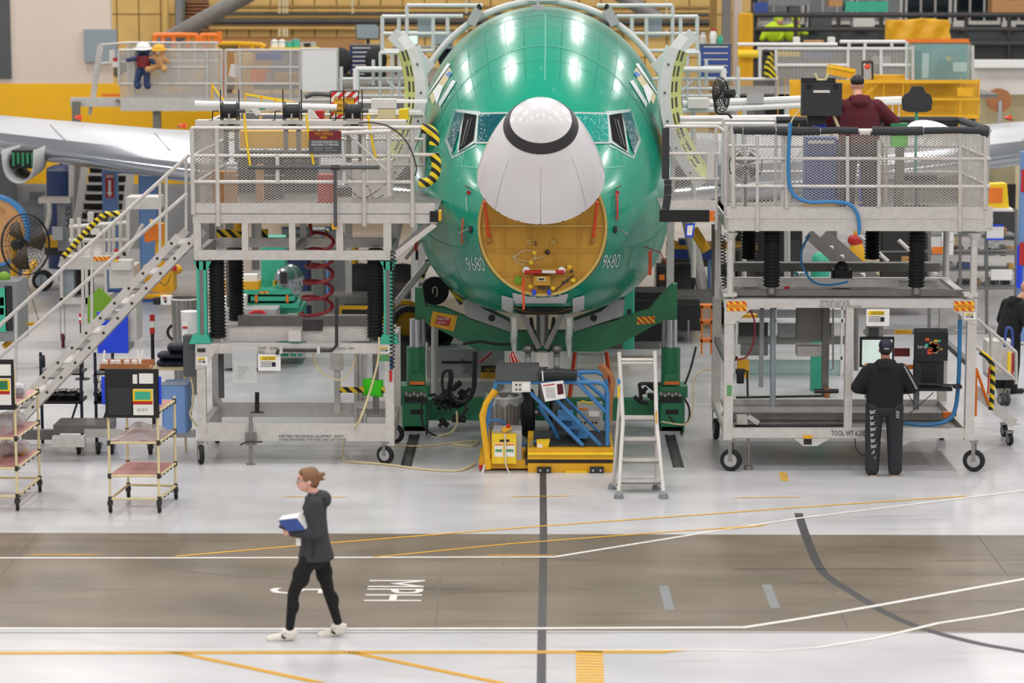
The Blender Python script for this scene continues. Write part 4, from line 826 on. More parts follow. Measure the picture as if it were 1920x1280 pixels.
# wing toward the fuselage
YV = YS+.5
for y_ in (237, 288, 335): TB(rs, 'guard_rail', 'alu', [(1247,y_),(1345,y_),(1366,y_+14)] if y_ == 237 else [(1250,y_),(1348,y_)], .022, YV)
for px_ in (1343, 1362): TB(rs, 'guard_post', 'alu', [(px_,237),(px_,430)], .022 if px_ < 1350 else .034, YV)
TB(rs, 'guard_post', 'alu', [(1248,240),(1248,395)], .024, YV); XP(rs, 1256, 243, 1340, 376, YV); RB(rs, 'latch_plate', 'alu', 1325, 286, 1340, 337, YV-.03, .015)
RB(rs, 'toe_board', 'alu', 1252, 376, 1345, 396, YV-.01, .03); M().box(gx(1240,YV), gx(1345,YV), YV, YSb, ZZ(398,YV), ZZ(394,YV)).out('deck_plate', 'alu_dark', rs)
RB(rs, 'deck_bumper', 'rubber', 1237, 394, 1330, 416, YV-.03, .15); RB(rs, 'bumper_end', 'orange', 1330, 395, 1339, 415, YV-.02, .12)
for a, b in ((240,296),(297,335),(338,346),(348,364),(366,392)): TB(rs, 'post_padding', 'char', [(1248+(4 if a > 330 else 0),a),(1248+(4 if a > 330 else 0)-(4 if b == 392 else 0),b)], .05, YV-.02, 10)
TB(rs, 'deck_support', 'alu_dark', [(1338,420),(1338,555)], .03, YSb); RB(rs, 'deck_support', 'alu', 1340, 400, 1352, 560, YV+.8, .1)
TB(rs, 'deck_brace', 'yellow', [(1300,430),(1325,470)], .07, 36.5); t = QB(rs, 'blue_frame_tag', 'blue_br', [(1286,420),(1303,418),(1300,445),(1285,444)], YV, .01); QB(t, 'tag_sheet', 'paper', [(1289,423),(1300,422),(1297,441),(1288,441)], YV-.004, .004)
coil(rs, 'coil_cord', 'black', P(1355,440,YS+.2), P(1358,540,YS+.2), .03, 16, .008)
# blue air hose hanging over the rail
TB(rs, 'air_hose', 'blue_hose', [(1482,230),(1480,262),(1478,310),(1481,350),(1494,370),(1520,379),(1560,378),(1590,382),(1606,398),(1611,420),(1611,440)], .025, YS-.08, 8, 5); TB(rs, 'air_hose', 'tan', [(1500,205),(1485,225),(1478,245)], .01, YS-.08, 6, 4)
# signs and lettering
for a, b in ((1363,1400),(1789,1827)): q = RB(rs, 'hazard_sign', 'red_yel', a, 565, b, 583, YS-.02, .006); RB(q, 'sign_band', 'yellow', a+2, 570, b-2, 578, YS-.024, .004); stext(q, 'CRITICAL', a+4, 571, b-4, 577, YS-.02, 'orange_red')
stext(rs, 'PORTABLE ENTRY DOOR  ACCESS\nLWT.   06-62345   POINT   NO. 6062\nMODEL 737700   FORWARD LEFT ENTRY STAND', 1537, 563, 1615, 576, YS, 'dark_steel'); stext(rs, 'TOOL WT 6,200 LBS', 1558, 807, 1640, 818, YS+.01, 'dark_steel')
caution(rs, 1624, 579, 1668, 611, YS-.03); caution(rs, 1808, 586, 1830, 599, YS-.025); RB(rs, 'orange_label', 'yellow', 1678, 618, 1710, 626, YS+.3, .01); stext(rs, 'FOD CRITICAL', 1680, 620, 1708, 624, YS+.3, 'black')
for (a, b) in ((1480,1540),(1645,1700)): QB(rs, 'fork_pocket', 'alu', [(a+8,821),(b+18,821),(b-8,836),(a+26,836)], YS+.02, .1); RB(rs, 'pocket_mouth', 'black', a+27, 823, b-18, 833, YS+.01, .02); RB(rs, 'pocket_stripe', 'yellow', a+26, 816, b-17, 822, YS-.005, .02)
for px_ in (1367,): RB(rs, 'green_scuff', 'green_label', px_-4, 722, px_+5, 742, YS-.006, .006)
# hangers and equipment inside the base
RB(rs, 'hanging_bar', 'grey', 1423, 578, 1433, 726, YS+.5, .05); TB(rs, 'hanging_pipe', 'grey_blue', [(1449,578),(1449,762)], .04, YS+.6, 10); RB(rs, 'control_cabinet', 'alu_dark', 1495, 578, 1543, 640, YS+1.2, .3); RB(rs, 'control_cabinet', 'alu', 1495, 649, 1545, 668, YS+1.2, .3); RB(rs, 'column', 'alu_dark', 1541, 578, 1556, 740, YS+1.1, .12); TB(rs, 'conduit', 'steel', [(1562,578),(1562,690),(1557,694)], .012, YS+1.0)
TB(rs, 'red_hose', 'red_dark', [(1407,582),(1415,605),(1413,640),(1400,668),(1377,675)], .012, YS+.1, 6, 5)
RB(rs, 'filter_regulator', 'black', 1380, 693, 1397, 702, YS+.4, .1); TB(rs, 'filter_bowl', 'black_gloss', [(1388,700),(1388,718)], .05, YS+.45, 12); TB(rs, 'regulator_pipe', 'black', [(1397,695),(1401,695),(1402,742)], .014, YS+.45); RB(rs, 'yellow_motor', 'yellow', 1384, 675, 1405, 708, YS+.9, .2)
M().beam(P(1380,745,YS+.8), P(1545,742,YS+.8), .03).out('tie_bar', 'dark_steel', rs); TB(rs, 'clamp', 'dark_steel', [(1527,733),(1572,733)], .03, YS+.9); RB(rs, 'clamp_body', 'wood', 1546, 728, 1556, 746, YS+.88, .08); TB(rs, 'tie_pipe', 'dark_steel', [(1378,798),(1585,797)], .02, YS+.4)
RB(rs, 'tow_bracket', 'alu', 1382, 780, 1402, 796, YS+.3, .15); M().beam(P(1403,780,YS+.3), P(1422,793,YS+.3), .05, .06).out('tow_arm', 'alu', rs)
RB(rs, 'yellow_block', 'yellow', 1686, 774, 1693, 803, YS+.2, .1); RB(rs, 'amber_lamp', 'orange', 1768, 773, 1784, 783, YS+.7, .1)
TB(rs, 'air_hose', 'blue_hose', [(1694,793),(1735,796),(1772,790),(1790,770),(1797,720),(1799,660),(1800,600)], .028, YS+.25, 8, 5)
# monitors and keyboard arm
mo = RB(rs, 'monitor', 'black', 1612, 632, 1677, 688, YS+.35, .06); mat('screen_light', (206,222,214), .3, 0, .04, 3, emit=.35); RB(mo, 'screen', 'screen_light', 1616, 637, 1673, 684, YS+.345, .006); m = M()
mo2 = RB(rs, 'monitor', 'black', 1714, 625, 1778, 676, YS+.35, .06); sc = RB(mo2, 'screen', 'screen_dark', 1718, 634, 1775, 668, YS+.345, .006); stext(sc, 'Suit Up', 1720, 647, 1738, 654, YS+.345, 'white')
for i in range(40): m.mat(i % 4); a = P(random.gauss(1752,7), random.gauss(651,6), YS+.342); s_ = random.uniform(.008,.03); m.box(a.x-s_, a.x+s_, YS+.337, YS+.343, a.z-s_*.7, a.z+s_*.7)
stuff(m.out('screen_picture', ['orange_red','card','teal_paint','yellow'], sc))
RB(rs, 'monitor_arm', 'grey_dk', 1630, 615, 1648, 634, YS+.42, .05); RB(rs, 'monitor_arm', 'grey_dk', 1715, 616, 1777, 626, YS+.42, .05); RB(rs, 'arm_rail', 'alu', 1620, 619, 1815, 627, YS+.5, .06)
RB(rs, 'computer_case', 'char', 1715, 677, 1770, 730, YS+.4, .2); RB(rs, 'case_door', 'black', 1728, 680, 1756, 716, YS+.39, .02); M().cbox(P(1745,720,YS+.15), (.55,.25,.025), -.15, .04).out('keyboard', 'black', rs); RB(rs, 'keyboard_tray', 'black', 1712, 726, 1786, 733, YS+.2, .3); M().cbox(P(1795,724,YS+.1), (.1,.16,.04)).out('mouse', 'black', rs); RB(rs, 'red_panel', 'red_dark', 1677, 653, 1706, 668, YS+.6, .03); RB(rs, 'orange_panel', 'orange', 1690, 684, 1714, 692, YS+.6, .03); RB(rs, 'monitor_post', 'grey', 1713, 730, 1724, 768, YS+.5, .06)
for pts in ([(1750,735),(1740,745),(1705,775)], [(1690,690),(1700,730),(1715,760)]): TB(rs, 'cable', 'black', pts, .006, YS+.3, 5, 4)
for x_, yy, ax in ((gx(1373),YS,(.35,1,0)), (gx(1831),YS,(.35,1,0)), (x1_,YSb,(1,.05,0)), (x3_,YSb,(1,.1,0))): caster(rs, x_, yy-.02, .145, .07, top=zb-.03, ax=ax)
TB(rs, 'jack_screw', 'steel', [(1403,822),(1403,875)], .018, YS+.1); TB(rs, 'jack_foot', 'steel', [(1403,873),(1403,878)], .06, YS+.1, 12)
TB(rs, 'slack_cable', 'tan', [(1240,790),(1285,795),(1298,770),(1300,720),(1310,698),(1335,693)], .012, YS+1.2, 6, 5); TB(rs, 'slack_cable', 'dark_steel', [(1603,822),(1605,840),(1615,853),(1622,853)], .008, YS+.1, 5, 4)
# things on the deck
cse = T('equipment_case', 'black rugged equipment case held upright on a stand above the padded rail', 'case', P(1540,222,YS+.3))
c = P(1540,186,YS+.3); M().cbox(c, (.52,.2,.42), bev=.03).out('case_shell', 'char', cse); M().cbox(c+V((0,0,.225)), (.36,.06,.03)).out('case_handle', 'black', cse); RB(cse, 'case_label', 'off_white', 1525, 169, 1556, 174, YS+.19, .004); RB(cse, 'case_lid', 'black', 1503, 146, 1566, 157, YS+.3, .12); m = M()
for s_ in (-.17, .17): m.cbox(c+V((s_,-.105,.17)), (.06,.02,.05))
m.out('latches', 'black_gloss', cse); M().path([c+V((-.09,0,.33)), c+V((-.05,0,.25)), c+V((.05,0,.25)), c+V((.09,0,.33))], .02, 6).out('clamp_jaws', 'tan', cse)
RB(cse, 'case_stand', 'black', 1515, 214, 1549, 234, YS+.3, .15); TB(cse, 'stand_leg', 'tan', [(1563,216),(1572,238)], .02, YS+.25); RB(cse, 'blue_tray', 'blue_br', 1528, 232, 1550, 240, YS+.35, .2)
ch = T('office_chair', 'black office chair back standing on the right work stand deck', 'chair', (gx(1720)+.05,YS+1.2,zf))
m = M(); c = P(1720,186,YS+1.2); prof = [(0,.17),(.1,.2),(.22,.19),(.3,.12),(.34,.1),(.36,.0)]
bk_ = [(-.12,-.17),(-.19,-.14),(-.2,.0),(-.17,.06),(-.11,.09),(-.07,.17),(.07,.17),(.11,.09),(.17,.06),(.2,0),(.19,-.14),(.12,-.17)]
M().prism([(c.x+a, c.z+b) for a, b in bk_], 'y', c.y, c.y+.07).out('backrest', 'char', ch); M().tube(c+V((0,.05,-.15)), (c.x,c.y+.05,zf+.45), .02).out('back_post', 'teal_paint', ch); M().cbox((c.x,c.y-.2,zf+.46), (.46,.44,.07), bev=.08).out('seat', 'char', ch); M().tube((c.x,c.y-.2,zf+.08), (c.x,c.y-.2,zf+.45), .03).out('gas_lift', 'steel', ch)
for k in range(5): a = 2*pi*k/5; M().beam((c.x,c.y-.2,zf+.08), (c.x+.28*cos(a),c.y-.2+.28*sin(a),zf+.05), .05, .03).out('leg', 'black', ch); M().ball((c.x+.28*cos(a),c.y-.2+.28*sin(a),zf+.03), .03).out('castor', 'rubber', ch)
gb = T('green_bin', 'green plastic bin standing behind the padded rail of the right stand', 'bin', (P(1688,300,YS+.7).x,YS+.7,zf)); RB(gb, 'bin_body', 'neon', 1673, 234, 1703, 275, YS+.7, .25); RB(gb, 'bin_stand', 'alu_dark', 1680, 275, 1696, 392, YS+.72, .2); RB(gb, 'bin_rim', 'green_dk', 1671, 232, 1705, 237, YS+.68, .29)
wc = tag(M().grid(lambda u, v_: P(lerp(1697,1782,u)+(6*v_), 240-18*(sin(pi*min(1,u*1.1))**.5)*(1-.5*u)*sin(pi*v_)-2*v_, YS+.15+.5*v_), 12, 7).out('folded_cover', 'white', None, 60), 'crumpled white plastic cover lying along the right stand padded rail', 'cover')
# cabinets and cartons on the deck seen through the mesh
for nm, lb, mt, x0, y0, x1, y1, Y_ in (('blue_cabinet','blue supply cabinet behind the mesh below the black case','blue',1508,258,1570,368,YS+1.5),('blue_drum_bin','blue plastic tub low behind the mesh near the white framed notice','blue_br',1615,312,1650,346,YS+1.4),('grey_cabinet','grey panel cabinet behind the mesh at right stand centre','grey',1570,262,1592,345,YS+1.6),('toolbox_yellow','amber tool box on the right stand deck under the blue hose','yellow',1508,381,1572,400,YS+.9)):
    t = T(nm, lb, 'cabinet' if 'cab' in nm else 'box', (P((x0+x1)/2,300,Y_).x, Y_, zf)); a, b = P(x0,y1,Y_), P(x1,y0,Y_); M().cbox(((a.x+b.x)/2,Y_+.15,(zf+b.z)/2), (b.x-a.x,.3,b.z-zf), bev=.02).out('body', mt, t); M().cbox(((a.x+b.x)/2,Y_-.008,b.z-.06), ((b.x-a.x)*.8,.014,.04)).out('label_strip', 'paper', t)
t = T('document_frame', 'white paper notice in tan frame behind the right stand mesh', 'notice', (P(1626,300,YS+1.2).x,YS+1.2,zf)); RB(t, 'sheet', 'paper', 1603, 273, 1648, 308, YS+1.2, .01); RB(t, 'print', 'grey_dk', 1609, 283, 1620, 288, YS+1.19, .01); TB(t, 'frame', 'tan', [(1597,268),(1655,268),(1655,380),(1597,380),(1597,268)], .02, YS+1.2)
t = T('pedestal_fan', 'small black pedestal fan behind mesh at the right stand left bay', 'fan', (P(1398,330,YS+1.3).x,YS+1.3,zf)); c = P(1398,310,YS+1.3); m = M()
for k in range(5): m.path([c+V((.22*(.3+.17*k)*cos(2*pi*i/24),-.06+.012*k*k*.3,.22*(.3+.17*k)*sin(2*pi*i/24))) for i in range(24)], .004, 4, True)
m.out('fan_guard', 'dark_steel', t); M().lathe([(.22,-.06),(.23,0),(.22,.06)], c, 'y', 24, False).out('fan_ring', 'dark_steel', t); M().tube(c, (c.x,c.y,zf), .02).lathe([(.18,0),(.03,.04)], (c.x,c.y,zf), 'z', 16).out('fan_stand', 'dark_steel', t); m = M()
for k in range(4): a = k*pi/2+.4; m.add([c, c+V((.2*cos(a),.03,.2*sin(a))), c+V((.2*cos(a+.9),-.03,.2*sin(a+.9)))], [(0,1,2)])
m.out('fan_blades', 'grey_dk', t)
# ================================================================== jacks, cradle, lift and ladder under the nose
YJ = 37.2
ck = T('nose_jack', 'dark green twin-post nose jack with sagging cradle beam under the airliner', 'aircraft jack', (0, YJ, 0))
QB(ck, 'cradle_beam', 'green_dk', [(778,540),(792,540),(796,574),(832,578),(870,594),(957,622),(1073,622),(1170,596),(1218,582),(1240,556),(1262,533),(1270,533),(1270,600),(1232,607),(1170,641),(1126,659),(895,657),(851,632),(792,602),(778,602)], YJ, .25)
for q in ([(867,562),(875,594),(957,622),(957,604),(905,578),(885,562)], [(1172,562),(1168,592),(1075,622),(1075,602),(1128,583),(1152,562)]): QB(ck, 'saddle_pad', 'grey_lt', q, YJ-.12, .4)
for px_, s_ in ((922,1), (1113,1)): c = P(px_, 596, YJ-.125); M().lathe([(.05,0),(.05,.012)], c, 'y', 14).out('pad_hole', 'black', ck)
s1 = QB(ck, 'warning_plate', 'yellow', [(811,583),(858,592),(851,621),(806,611)], YJ-.02, .01); s2 = QB(s1, 'plate_panel', 'red', [(820,592),(846,597),(842,612),(816,607)], YJ-.028, .006); stext(s2, 'HYDRO AREA\nKeep Clear', 820, 595, 842, 608, YJ-.028, 'paper')
QB(ck, 'hazard_label', 'red_yel', [(1194,594),(1228,592),(1228,606),(1194,608)], YJ-.02, .01)
for xa, sg in ((780, 1), (1258, -1)):
    X = XX(xa, YJ); rr = lambda n_, m_, r_, y0, y1, q=0: M().tube((X+q, YJ, ZZ(y1,YJ)), (X+q, YJ, ZZ(y0,YJ)), r_, 16).out(n_, m_, ck)
    rr('ram', 'chrome', .09, 598, 652); rr('ram_guide', 'steel', .035, 598, 652, .1*sg)
    rr('jack_cylinder', 'green_dk', .135, 650, 720); M().cbox((X-.02*sg, YJ, ZZ(730,YJ)), (.42,.45,.16), bev=.03).out('jack_head', 'green_dk', ck); QB(ck, 'jack_gusset', 'green_dk', [(xa-16,722),(xa+18,722),(xa+12,700),(xa-10,700)], YJ-.2, .03)
    M().cbox((X-.02*sg, YJ, ZZ(772,YJ)), (.34,.5,.5), bev=.02).out('jack_base', 'green_dk', ck); RB(ck, 'base_skirt', 'grey_lt', xa-22, 808, xa+18, 818, YJ-.26, .02); M().box(X-.16, X+.16, YJ-.25, YJ+.25, .0, .12).out('base_foot', 'black', ck)
    RB(ck, 'amber_strip', 'orange', xa-12, 715, xa+16, 721, YJ-.24, .02)
    for i in range(6): c = P(xa-18+7*i, 738+3*(i % 2), YJ-.3); M().tube(c, c+V((0,.06,.0)), .026, 8).tube(c+V((0,.03,-.05)), c+V((0,.03,.04)), .013).out('valve', 'steel', ck)
    RB(ck, 'valve_manifold', 'black', xa-22, 745, xa+20, 754, YJ-.29, .08); RB(ck, 'base_window', 'black', xa-10, 768, xa+14, 776, YJ-.265, .02)
M().box(XX(800,YJ), XX(1240,YJ), YJ+.25, YJ+.5, .12, .42).out('base_crossbeam', 'green_dk', ck)
# hydraulic pump cluster and hoses
for i in range(26):
    c = P(812+random.random()*68, 728+random.random()*60, YJ-.1-.3*random.random()); r_ = random.uniform(.02,.05)
    M().tube(c, c+V((random.choice((.1,-.08,.02)),random.choice((-.08,.02)),random.choice((0,.1,-.1)))), r_, 8).out('hydraulic_fitting', random.choice(['black','dark_steel','black']), ck)
for i in range(8): c = P(1196+random.random()*44, 730+random.random()*26, YJ-.1); M().tube(c, c+V((random.choice((.1,-.1)),0,random.choice((0,.08)))), .03, 8).out('hydraulic_fitting', 'black', ck)
for pts, r_ in (([(842,692),(846,705),(843,735),(858,752),(876,750),(888,728),(890,690),(891,660)], .035), ([(845,694),(833,697),(829,715),(832,740)], .02), ([(868,645),(900,640),(930,645),(957,645)], .02), ([(1200,727),(1200,720),(1216,719),(1240,720)], .025), ([(1200,727),(1202,750)], .025)): TB(ck, 'hydraulic_hose', 'black', pts, r_, YJ-.3, 8, 5)
for pts in ([(798,745),(790,765),(795,800),(820,818),(850,822),(880,830),(890,836)], [(856,770),(856,795),(842,812),(800,822),(770,835),(740,838)], [(1282,745),(1292,765),(1290,790),(1270,797),(1255,780)], [(1284,720),(1295,690),(1305,650)]): TB(ck, 'hydraulic_hose', random.choice(['dark_steel','tan']), pts, .016, YJ-.4, 6, 5)
g = [G(*p) for p in ((735,836),(790,838),(850,832),(895,828),(885,838),(850,835))]; M().path([p+V((0,0,.015)) for p in cr(g, 5)], .014, 6).out('hydraulic_hose', 'tan', ck)
ah = tag(M().path(cr([P(711,632,YL-.1), P(708,680,YL-.1), P(690,745,YL-.15), P(668,800,YL-.2), G(647,842)+V((0,.3,.2)), G(643,862)+V((0,0,.02)), G(665,868)+V((0,0,.015)), G(720,872)+V((0,0,.015)), G(800,882)+V((0,0,.015)), G(860,884)+V((0,0,.015)), G(892,872)+V((0,0,.03))], 6), .014, 8).out('air_hose', 'tan'), 'thin yellow air hose hanging from the left stand and trailing across the floor', 'hose')
# ---- scissor lift table
YT = 34.15
lt = T('lift_table', 'yellow scissor lift table with blue railings and white notice under the nose', 'lift table', (P(1065,880,YT).x, YT, 0))
def tx(px, Y=YT): return XX(px, Y)
RB(lt, 'lift_base', 'yellow', 990, 869, 1150, 890, YT, 1.3); RB(lt, 'scissor_gap', 'dark_steel', 985, 860, 1150, 871, YT+.05, 1.2); RB(lt, 'lift_platform', 'yellow', 989, 840, 1150, 861, YT-.02, 1.3); a, b = P(1000,840,YT), P(1145,840,YT); M().box(a.x, b.x, YT+.1, YT+1.25, a.z, a.z+.02).out('deck_mat', 'char', lt)
M().tube(P(990,851,YT-.03), P(1150,851,YT-.03), .02).out('platform_bead', 'yellow_br', lt)
for px_ in (1020, 1119): q = RB(lt, 'bumper', 'char', px_-13, 876, px_+13, 891, YT-.06, .06); [M().lathe([(.018,0),(.014,.01)], P(px_+d_,882,YT-.065), (0,-1,0), 8).out('bumper_bolt', 'grey_lt', q) for d_ in (-7, 7)]
RB(lt, 'kick_lip', 'yellow_br', 1060, 883, 1101, 892, YT-.04, .05); RB(lt, 'side_frame', 'yellow', 898, 862, 990, 878, YT+.1, .9)
pu = RB(lt, 'power_unit', 'yellow_br', 922, 814, 968, 869, YT, .35); RB(lt, 'unit_cover', 'grey_lt', 925, 807, 978, 862, YT+.1, .4)
RB(pu, 'unit_slot', 'black', 937, 824, 945, 828, YT-.008, .01); RB(pu, 'unit_slot', 'black', 947, 824, 955, 828, YT-.008, .01)
for a, b in ((927,943),(947,965)): l_ = RB(pu, 'unit_label', 'paper', a, 831, b, 856, YT-.006, .006); RB(l_, 'label_band', 'orange', a+1, 832, b-1, 835, YT-.009, .003); RB(l_, 'label_print', 'green_label', a+2, 842, b-2, 847, YT-.009, .003)
TB(lt, 'control_cord', 'off_white', [(947,812),(948,850),(948,868),(955,885),(970,893),(1005,898)], .01, YT-.03, 6, 5); M().cbox(P(950,803,YT+.1), (.12,.1,.06), 0, -.5).out('pendant', 'yellow', lt); M().ball(P(953,798,YT+.05), .03).out('stop_button', 'red', lt)
TB(lt, 'push_handle', 'yellow', [(916,879),(910,830),(904,778),(912,755),(928,731)], .04, YT-.05, 10); TB(lt, 'push_handle', 'yellow', [(924,879),(917,830),(911,780),(918,757),(932,733)], .025, YT+.25, 8); TB(lt, 'push_handle', 'wood', [(1143,790),(1144,760),(1149,712),(1146,704),(1128,683)], .035, YT+.4, 10); TB(lt, 'push_handle', 'wood', [(1135,710),(1134,700),(1124,684)], .03, YT+.6, 8)
def blue(pts, Y, r_=.028): TB(lt, 'railing_tube', 'blue_steel', pts, r_, Y, 8)
blue([(928,716),(1120,716),(1132,721),(1139,735),(1139,835)], YT+.05); blue([(1010,699),(1118,697),(1130,702),(1137,716),(1138,830)], YT+1.1); blue([(930,718),(919,760),(912,800),(912,830)], YT+.05)
blue([(995,736),(1093,835)], YT+.05); blue([(1042,748),(1126,835)], YT+.1); blue([(1058,744),(1135,822)], YT+1.1, .02); blue([(1082,716),(1136,772)], YT+.05); blue([(1082,700),(1135,748)], YT+1.1); blue([(917,788),(936,787),(946,794),(948,806)], YT+.5, .02); blue([(975,833),(1060,833)], YT+.6, .02); blue([(1010,760),(1040,806),(1052,835)], YT+.6)
for y_ in (784, 800, 818): RB(lt, 'stair_tread', 'blue_steel', 1046+(y_-784)*.8, y_, 1076+(y_-784)*.8, y_+4, YT+.2, .7)
RB(lt, 'rail_mat', 'grey_dk', 929, 694, 1011, 714, YT+.0, .7); M().path([P(1010,703,YT), P(1045,701,YT), P(1082,703,YT)], [.07,.075,.065], 10).out('rolled_blanket', 'black', lt); TB(lt, 'blanket_tie', 'off_white', [(1017,695),(1018,714)], .01, YT-.075)
cb = RB(lt, 'control_box', 'off_white', 960, 716, 995, 735, YT-.04, .08); RB(cb, 'box_panel', 'paper', 979, 719, 992, 732, YT-.045, .006); [M().lathe([(.012,0),(.012,.012)], P(968+7*(i % 2), 721+9*(i//2), YT-.04), (0,-1,0), 8).out('knob', 'black', cb) for i in range(4)]
pn = QB(lt, 'paper_notice', 'paper', [(1014,718),(1056,713),(1061,746),(1022,753)], YT-.06, .004); QB(pn, 'notice_photo', 'maroon', [(1044,720),(1055,719),(1057,738),(1046,740)], YT-.064, .003); QB(pn, 'notice_heading', 'red', [(1018,722),(1040,719),(1040,721),(1018,724)], YT-.064, .003); m = M()
for i in range(6): q = P(1022+i*.5, 728+3.4*i, YT-.065); m.box(q.x, q.x+.12, YT-.066, YT-.064, q.z, q.z+.006)
stuff(m.out('notice_print', 'grey', pn))
bg = T('yellow_bag', 'small bright yellow pouch with paper tag on the lift deck', 'bag', P(1018,846,YT+.05)); QB(bg, 'pouch', 'yellow_br', [(1006,826),(1031,825),(1026,846),(1007,846)], YT+.03, .12); QB(bg, 'paper_tag', 'paper', [(1007,832),(1017,833),(1017,846),(1008,846)], YT+.02, .006); TB(bg, 'strap', 'blue_steel', [(994,842),(996,830),(1006,826)], .008, YT+.05, 5, 4)
caster(lt, tx(912), YT+.2, .06, .04, top=.2); caster(lt, tx(945), YT+.2, .09, .05, 'rubber', 'grey_lt', .2); caster(lt, tx(1152), YT+.3, .09, .05, top=.2)
RB(lt, 'tail_lamp', 'red', 898, 873, 908, 880, YT+.05, .06); TB(lt, 'stabiliser', 'off_white', [(905,886),(910,870)], .02, YT-.02); RB(lt, 'stabiliser_foot', 'dark_steel', 901, 888, 914, 891, YT-.03, .1)
# ---- bins and boxes on the floor behind it
tc_ = T('trash_can', 'galvanised ribbed trash can with clear liner behind the yellow lift', 'trash can', (XX(945,35.9), 35.9, .0)); c = V((XX(945,35.9), 35.9, 0)); zt0 = ZZ(742,35.9)
m = M(); nn_ = 48; m.grid(lambda u, v_: V((c.x+(.19+.04*v_)*(1+.02*(1 if int(u*nn_+.5) % 2 else -1))*cos(2*pi*u), c.y+(.19+.04*v_)*(1+.02*(1 if int(u*nn_+.5) % 2 else -1))*sin(2*pi*u), lerp(.02, zt0, v_))), nn_, 5, True); m.out('can_body', 'steel', tc_, 20); M().lathe([(.235,0),(.245,.012),(.24,.03),(.225,.03)], (c.x,c.y,zt0-.02), 'z', 24, False).out('can_rim', 'alu', tc_)
m = M(); m.grid(lambda u, v_: V((c.x+(.25+.03*sin(7*2*pi*u)*v_)*cos(2*pi*u), c.y+(.25+.03*cos(5*2*pi*u)*v_)*sin(2*pi*u), zt0+.03-.12*v_+.03*sin(9*u*2*pi))), 36, 4, True); m.out('can_liner', 'plastic_clear', tc_, 60)
for nm, lb, x0, y0, x1, y1, Y_, mt in (('test_set','grey electronic test set with display standing behind blue railings',1082,760,1130,808,35.7,'grey_lt'),('power_box','dark grey equipment box beside the nose wheels behind blue railings',1037,762,1074,822,35.75,'grey_dk')):
    t = T(nm, lb, 'equipment', (XX((x0+x1)/2,Y_), Y_, 0)); a, b = P(x0,y1,Y_), P(x1,y0,Y_); M().box(a.x, b.x, Y_, Y_+.35, .0, b.z).out('case', mt, t)
    if nm == 'test_set': RB(t, 'display', 'paper', 1104, 771, 1124, 781, Y_-.01, .01); RB(t, 'label', 'orange', 1086, 765, 1101, 768, Y_-.01, .01); [M().lathe([(.015,0),(.015,.012)], P(1090+7*i, 792, Y_), (0,-1,0), 8).out('knob', 'black', t) for i in range(5)]; TB(t, 'yellow_lead', 'yellow_br', [(1085,760),(1092,752),(1105,756),(1118,754),(1125,760)], .012, Y_+.1, 6, 4)
    else: RB(t, 'front_panel', 'char', 1040, 768, 1070, 815, Y_-.01, .01); RB(t, 'handle', 'black', 1050, 764, 1060, 767, Y_-.03, .03)
m = T('orange_ladder', 'red-orange stepladder top behind the lift and aluminium ladder', 'ladder', (XX(1107,38.3), 38.3, 0))
for a, b in (((1078,660),(1060,810)), ((1137,660),(1155,810))): TB(m, 'rail', 'orange_red', [a, b], .03, 38.3); TB(m, 'rear_leg', 'off_white', [(a[0]+(8 if a[0] < 1100 else -8), a[1]), (b[0]+(4 if a[0] < 1100 else -4), b[1]-12)], .02, 38.9)
for i in range(5): y_ = 664+28*i; TB(m, 'step', 'alu', [(1078-i*3.4,y_),(1137+i*3.4,y_)], .02, 38.3)
t = T('red_basket', 'red mesh cloth bundle hanging at the nose gear', 'cloth bundle', P(968,694,36.1)); m = M(); m.grid(lambda u, v_: P(lerp(952,958,v_)+lerp(16,30,v_)*(.5-.5*cos(pi*u)), lerp(662,694,v_)+3*sin(8*u), 36.1-.12*sin(pi*u)), 12, 8); m.out('cloth', 'red', t, 60); m = M()
for i in range(5): m.path([P(lerp(952,958,v_)+lerp(16,30,v_)*(.5-.5*cos(pi*(i+.5)/5)), lerp(662,694,v_), 36.1-.02-.12*sin(pi*(i+.5)/5)) for v_ in (0,.25,.5,.75,1)], .006, 4)
stuff(m.out('net_cords', 'paper', t))
t = T('grey_machine', 'grey equipment cabinet with black caution sign behind the nose jack', 'machine', (XX(880,39.0), 39.0, 0)); RB(t, 'cabinet', 'grey_lt', 800, 655, 945, 800, 39.0, .8); RB(t, 'cabinet_panel', 'off_white', 800, 708, 940, 715, 38.98, .03); QB(t, 'side_panel', 'off_white', [(935,715),(938,675),(952,680),(950,716)], 38.5, .03)
q = RB(t, 'caution_sign', 'black', 902, 686, 936, 698, 38.97, .02); stext(q, 'CAUTION', 908, 689, 936, 696, 38.97, 'yellow'); q = RB(t, 'caution_sign', 'yellow', 902, 698, 936, 710, 38.97, .02); stext(q, 'SAFETY\nGLASSES', 906, 700, 932, 708, 38.97, 'black'); TB(t, 'lever', 'red', [(898,680),(922,660)], .02, 38.8); TB(t, 'lever_bar', 'black', [(828,679),(885,679)], .02, 38.8)
for pts in ([(864,672),(885,705)], [(890,670),(868,700)]): TB(t, 'scissor_arm', 'grey', pts, .025, 38.9)
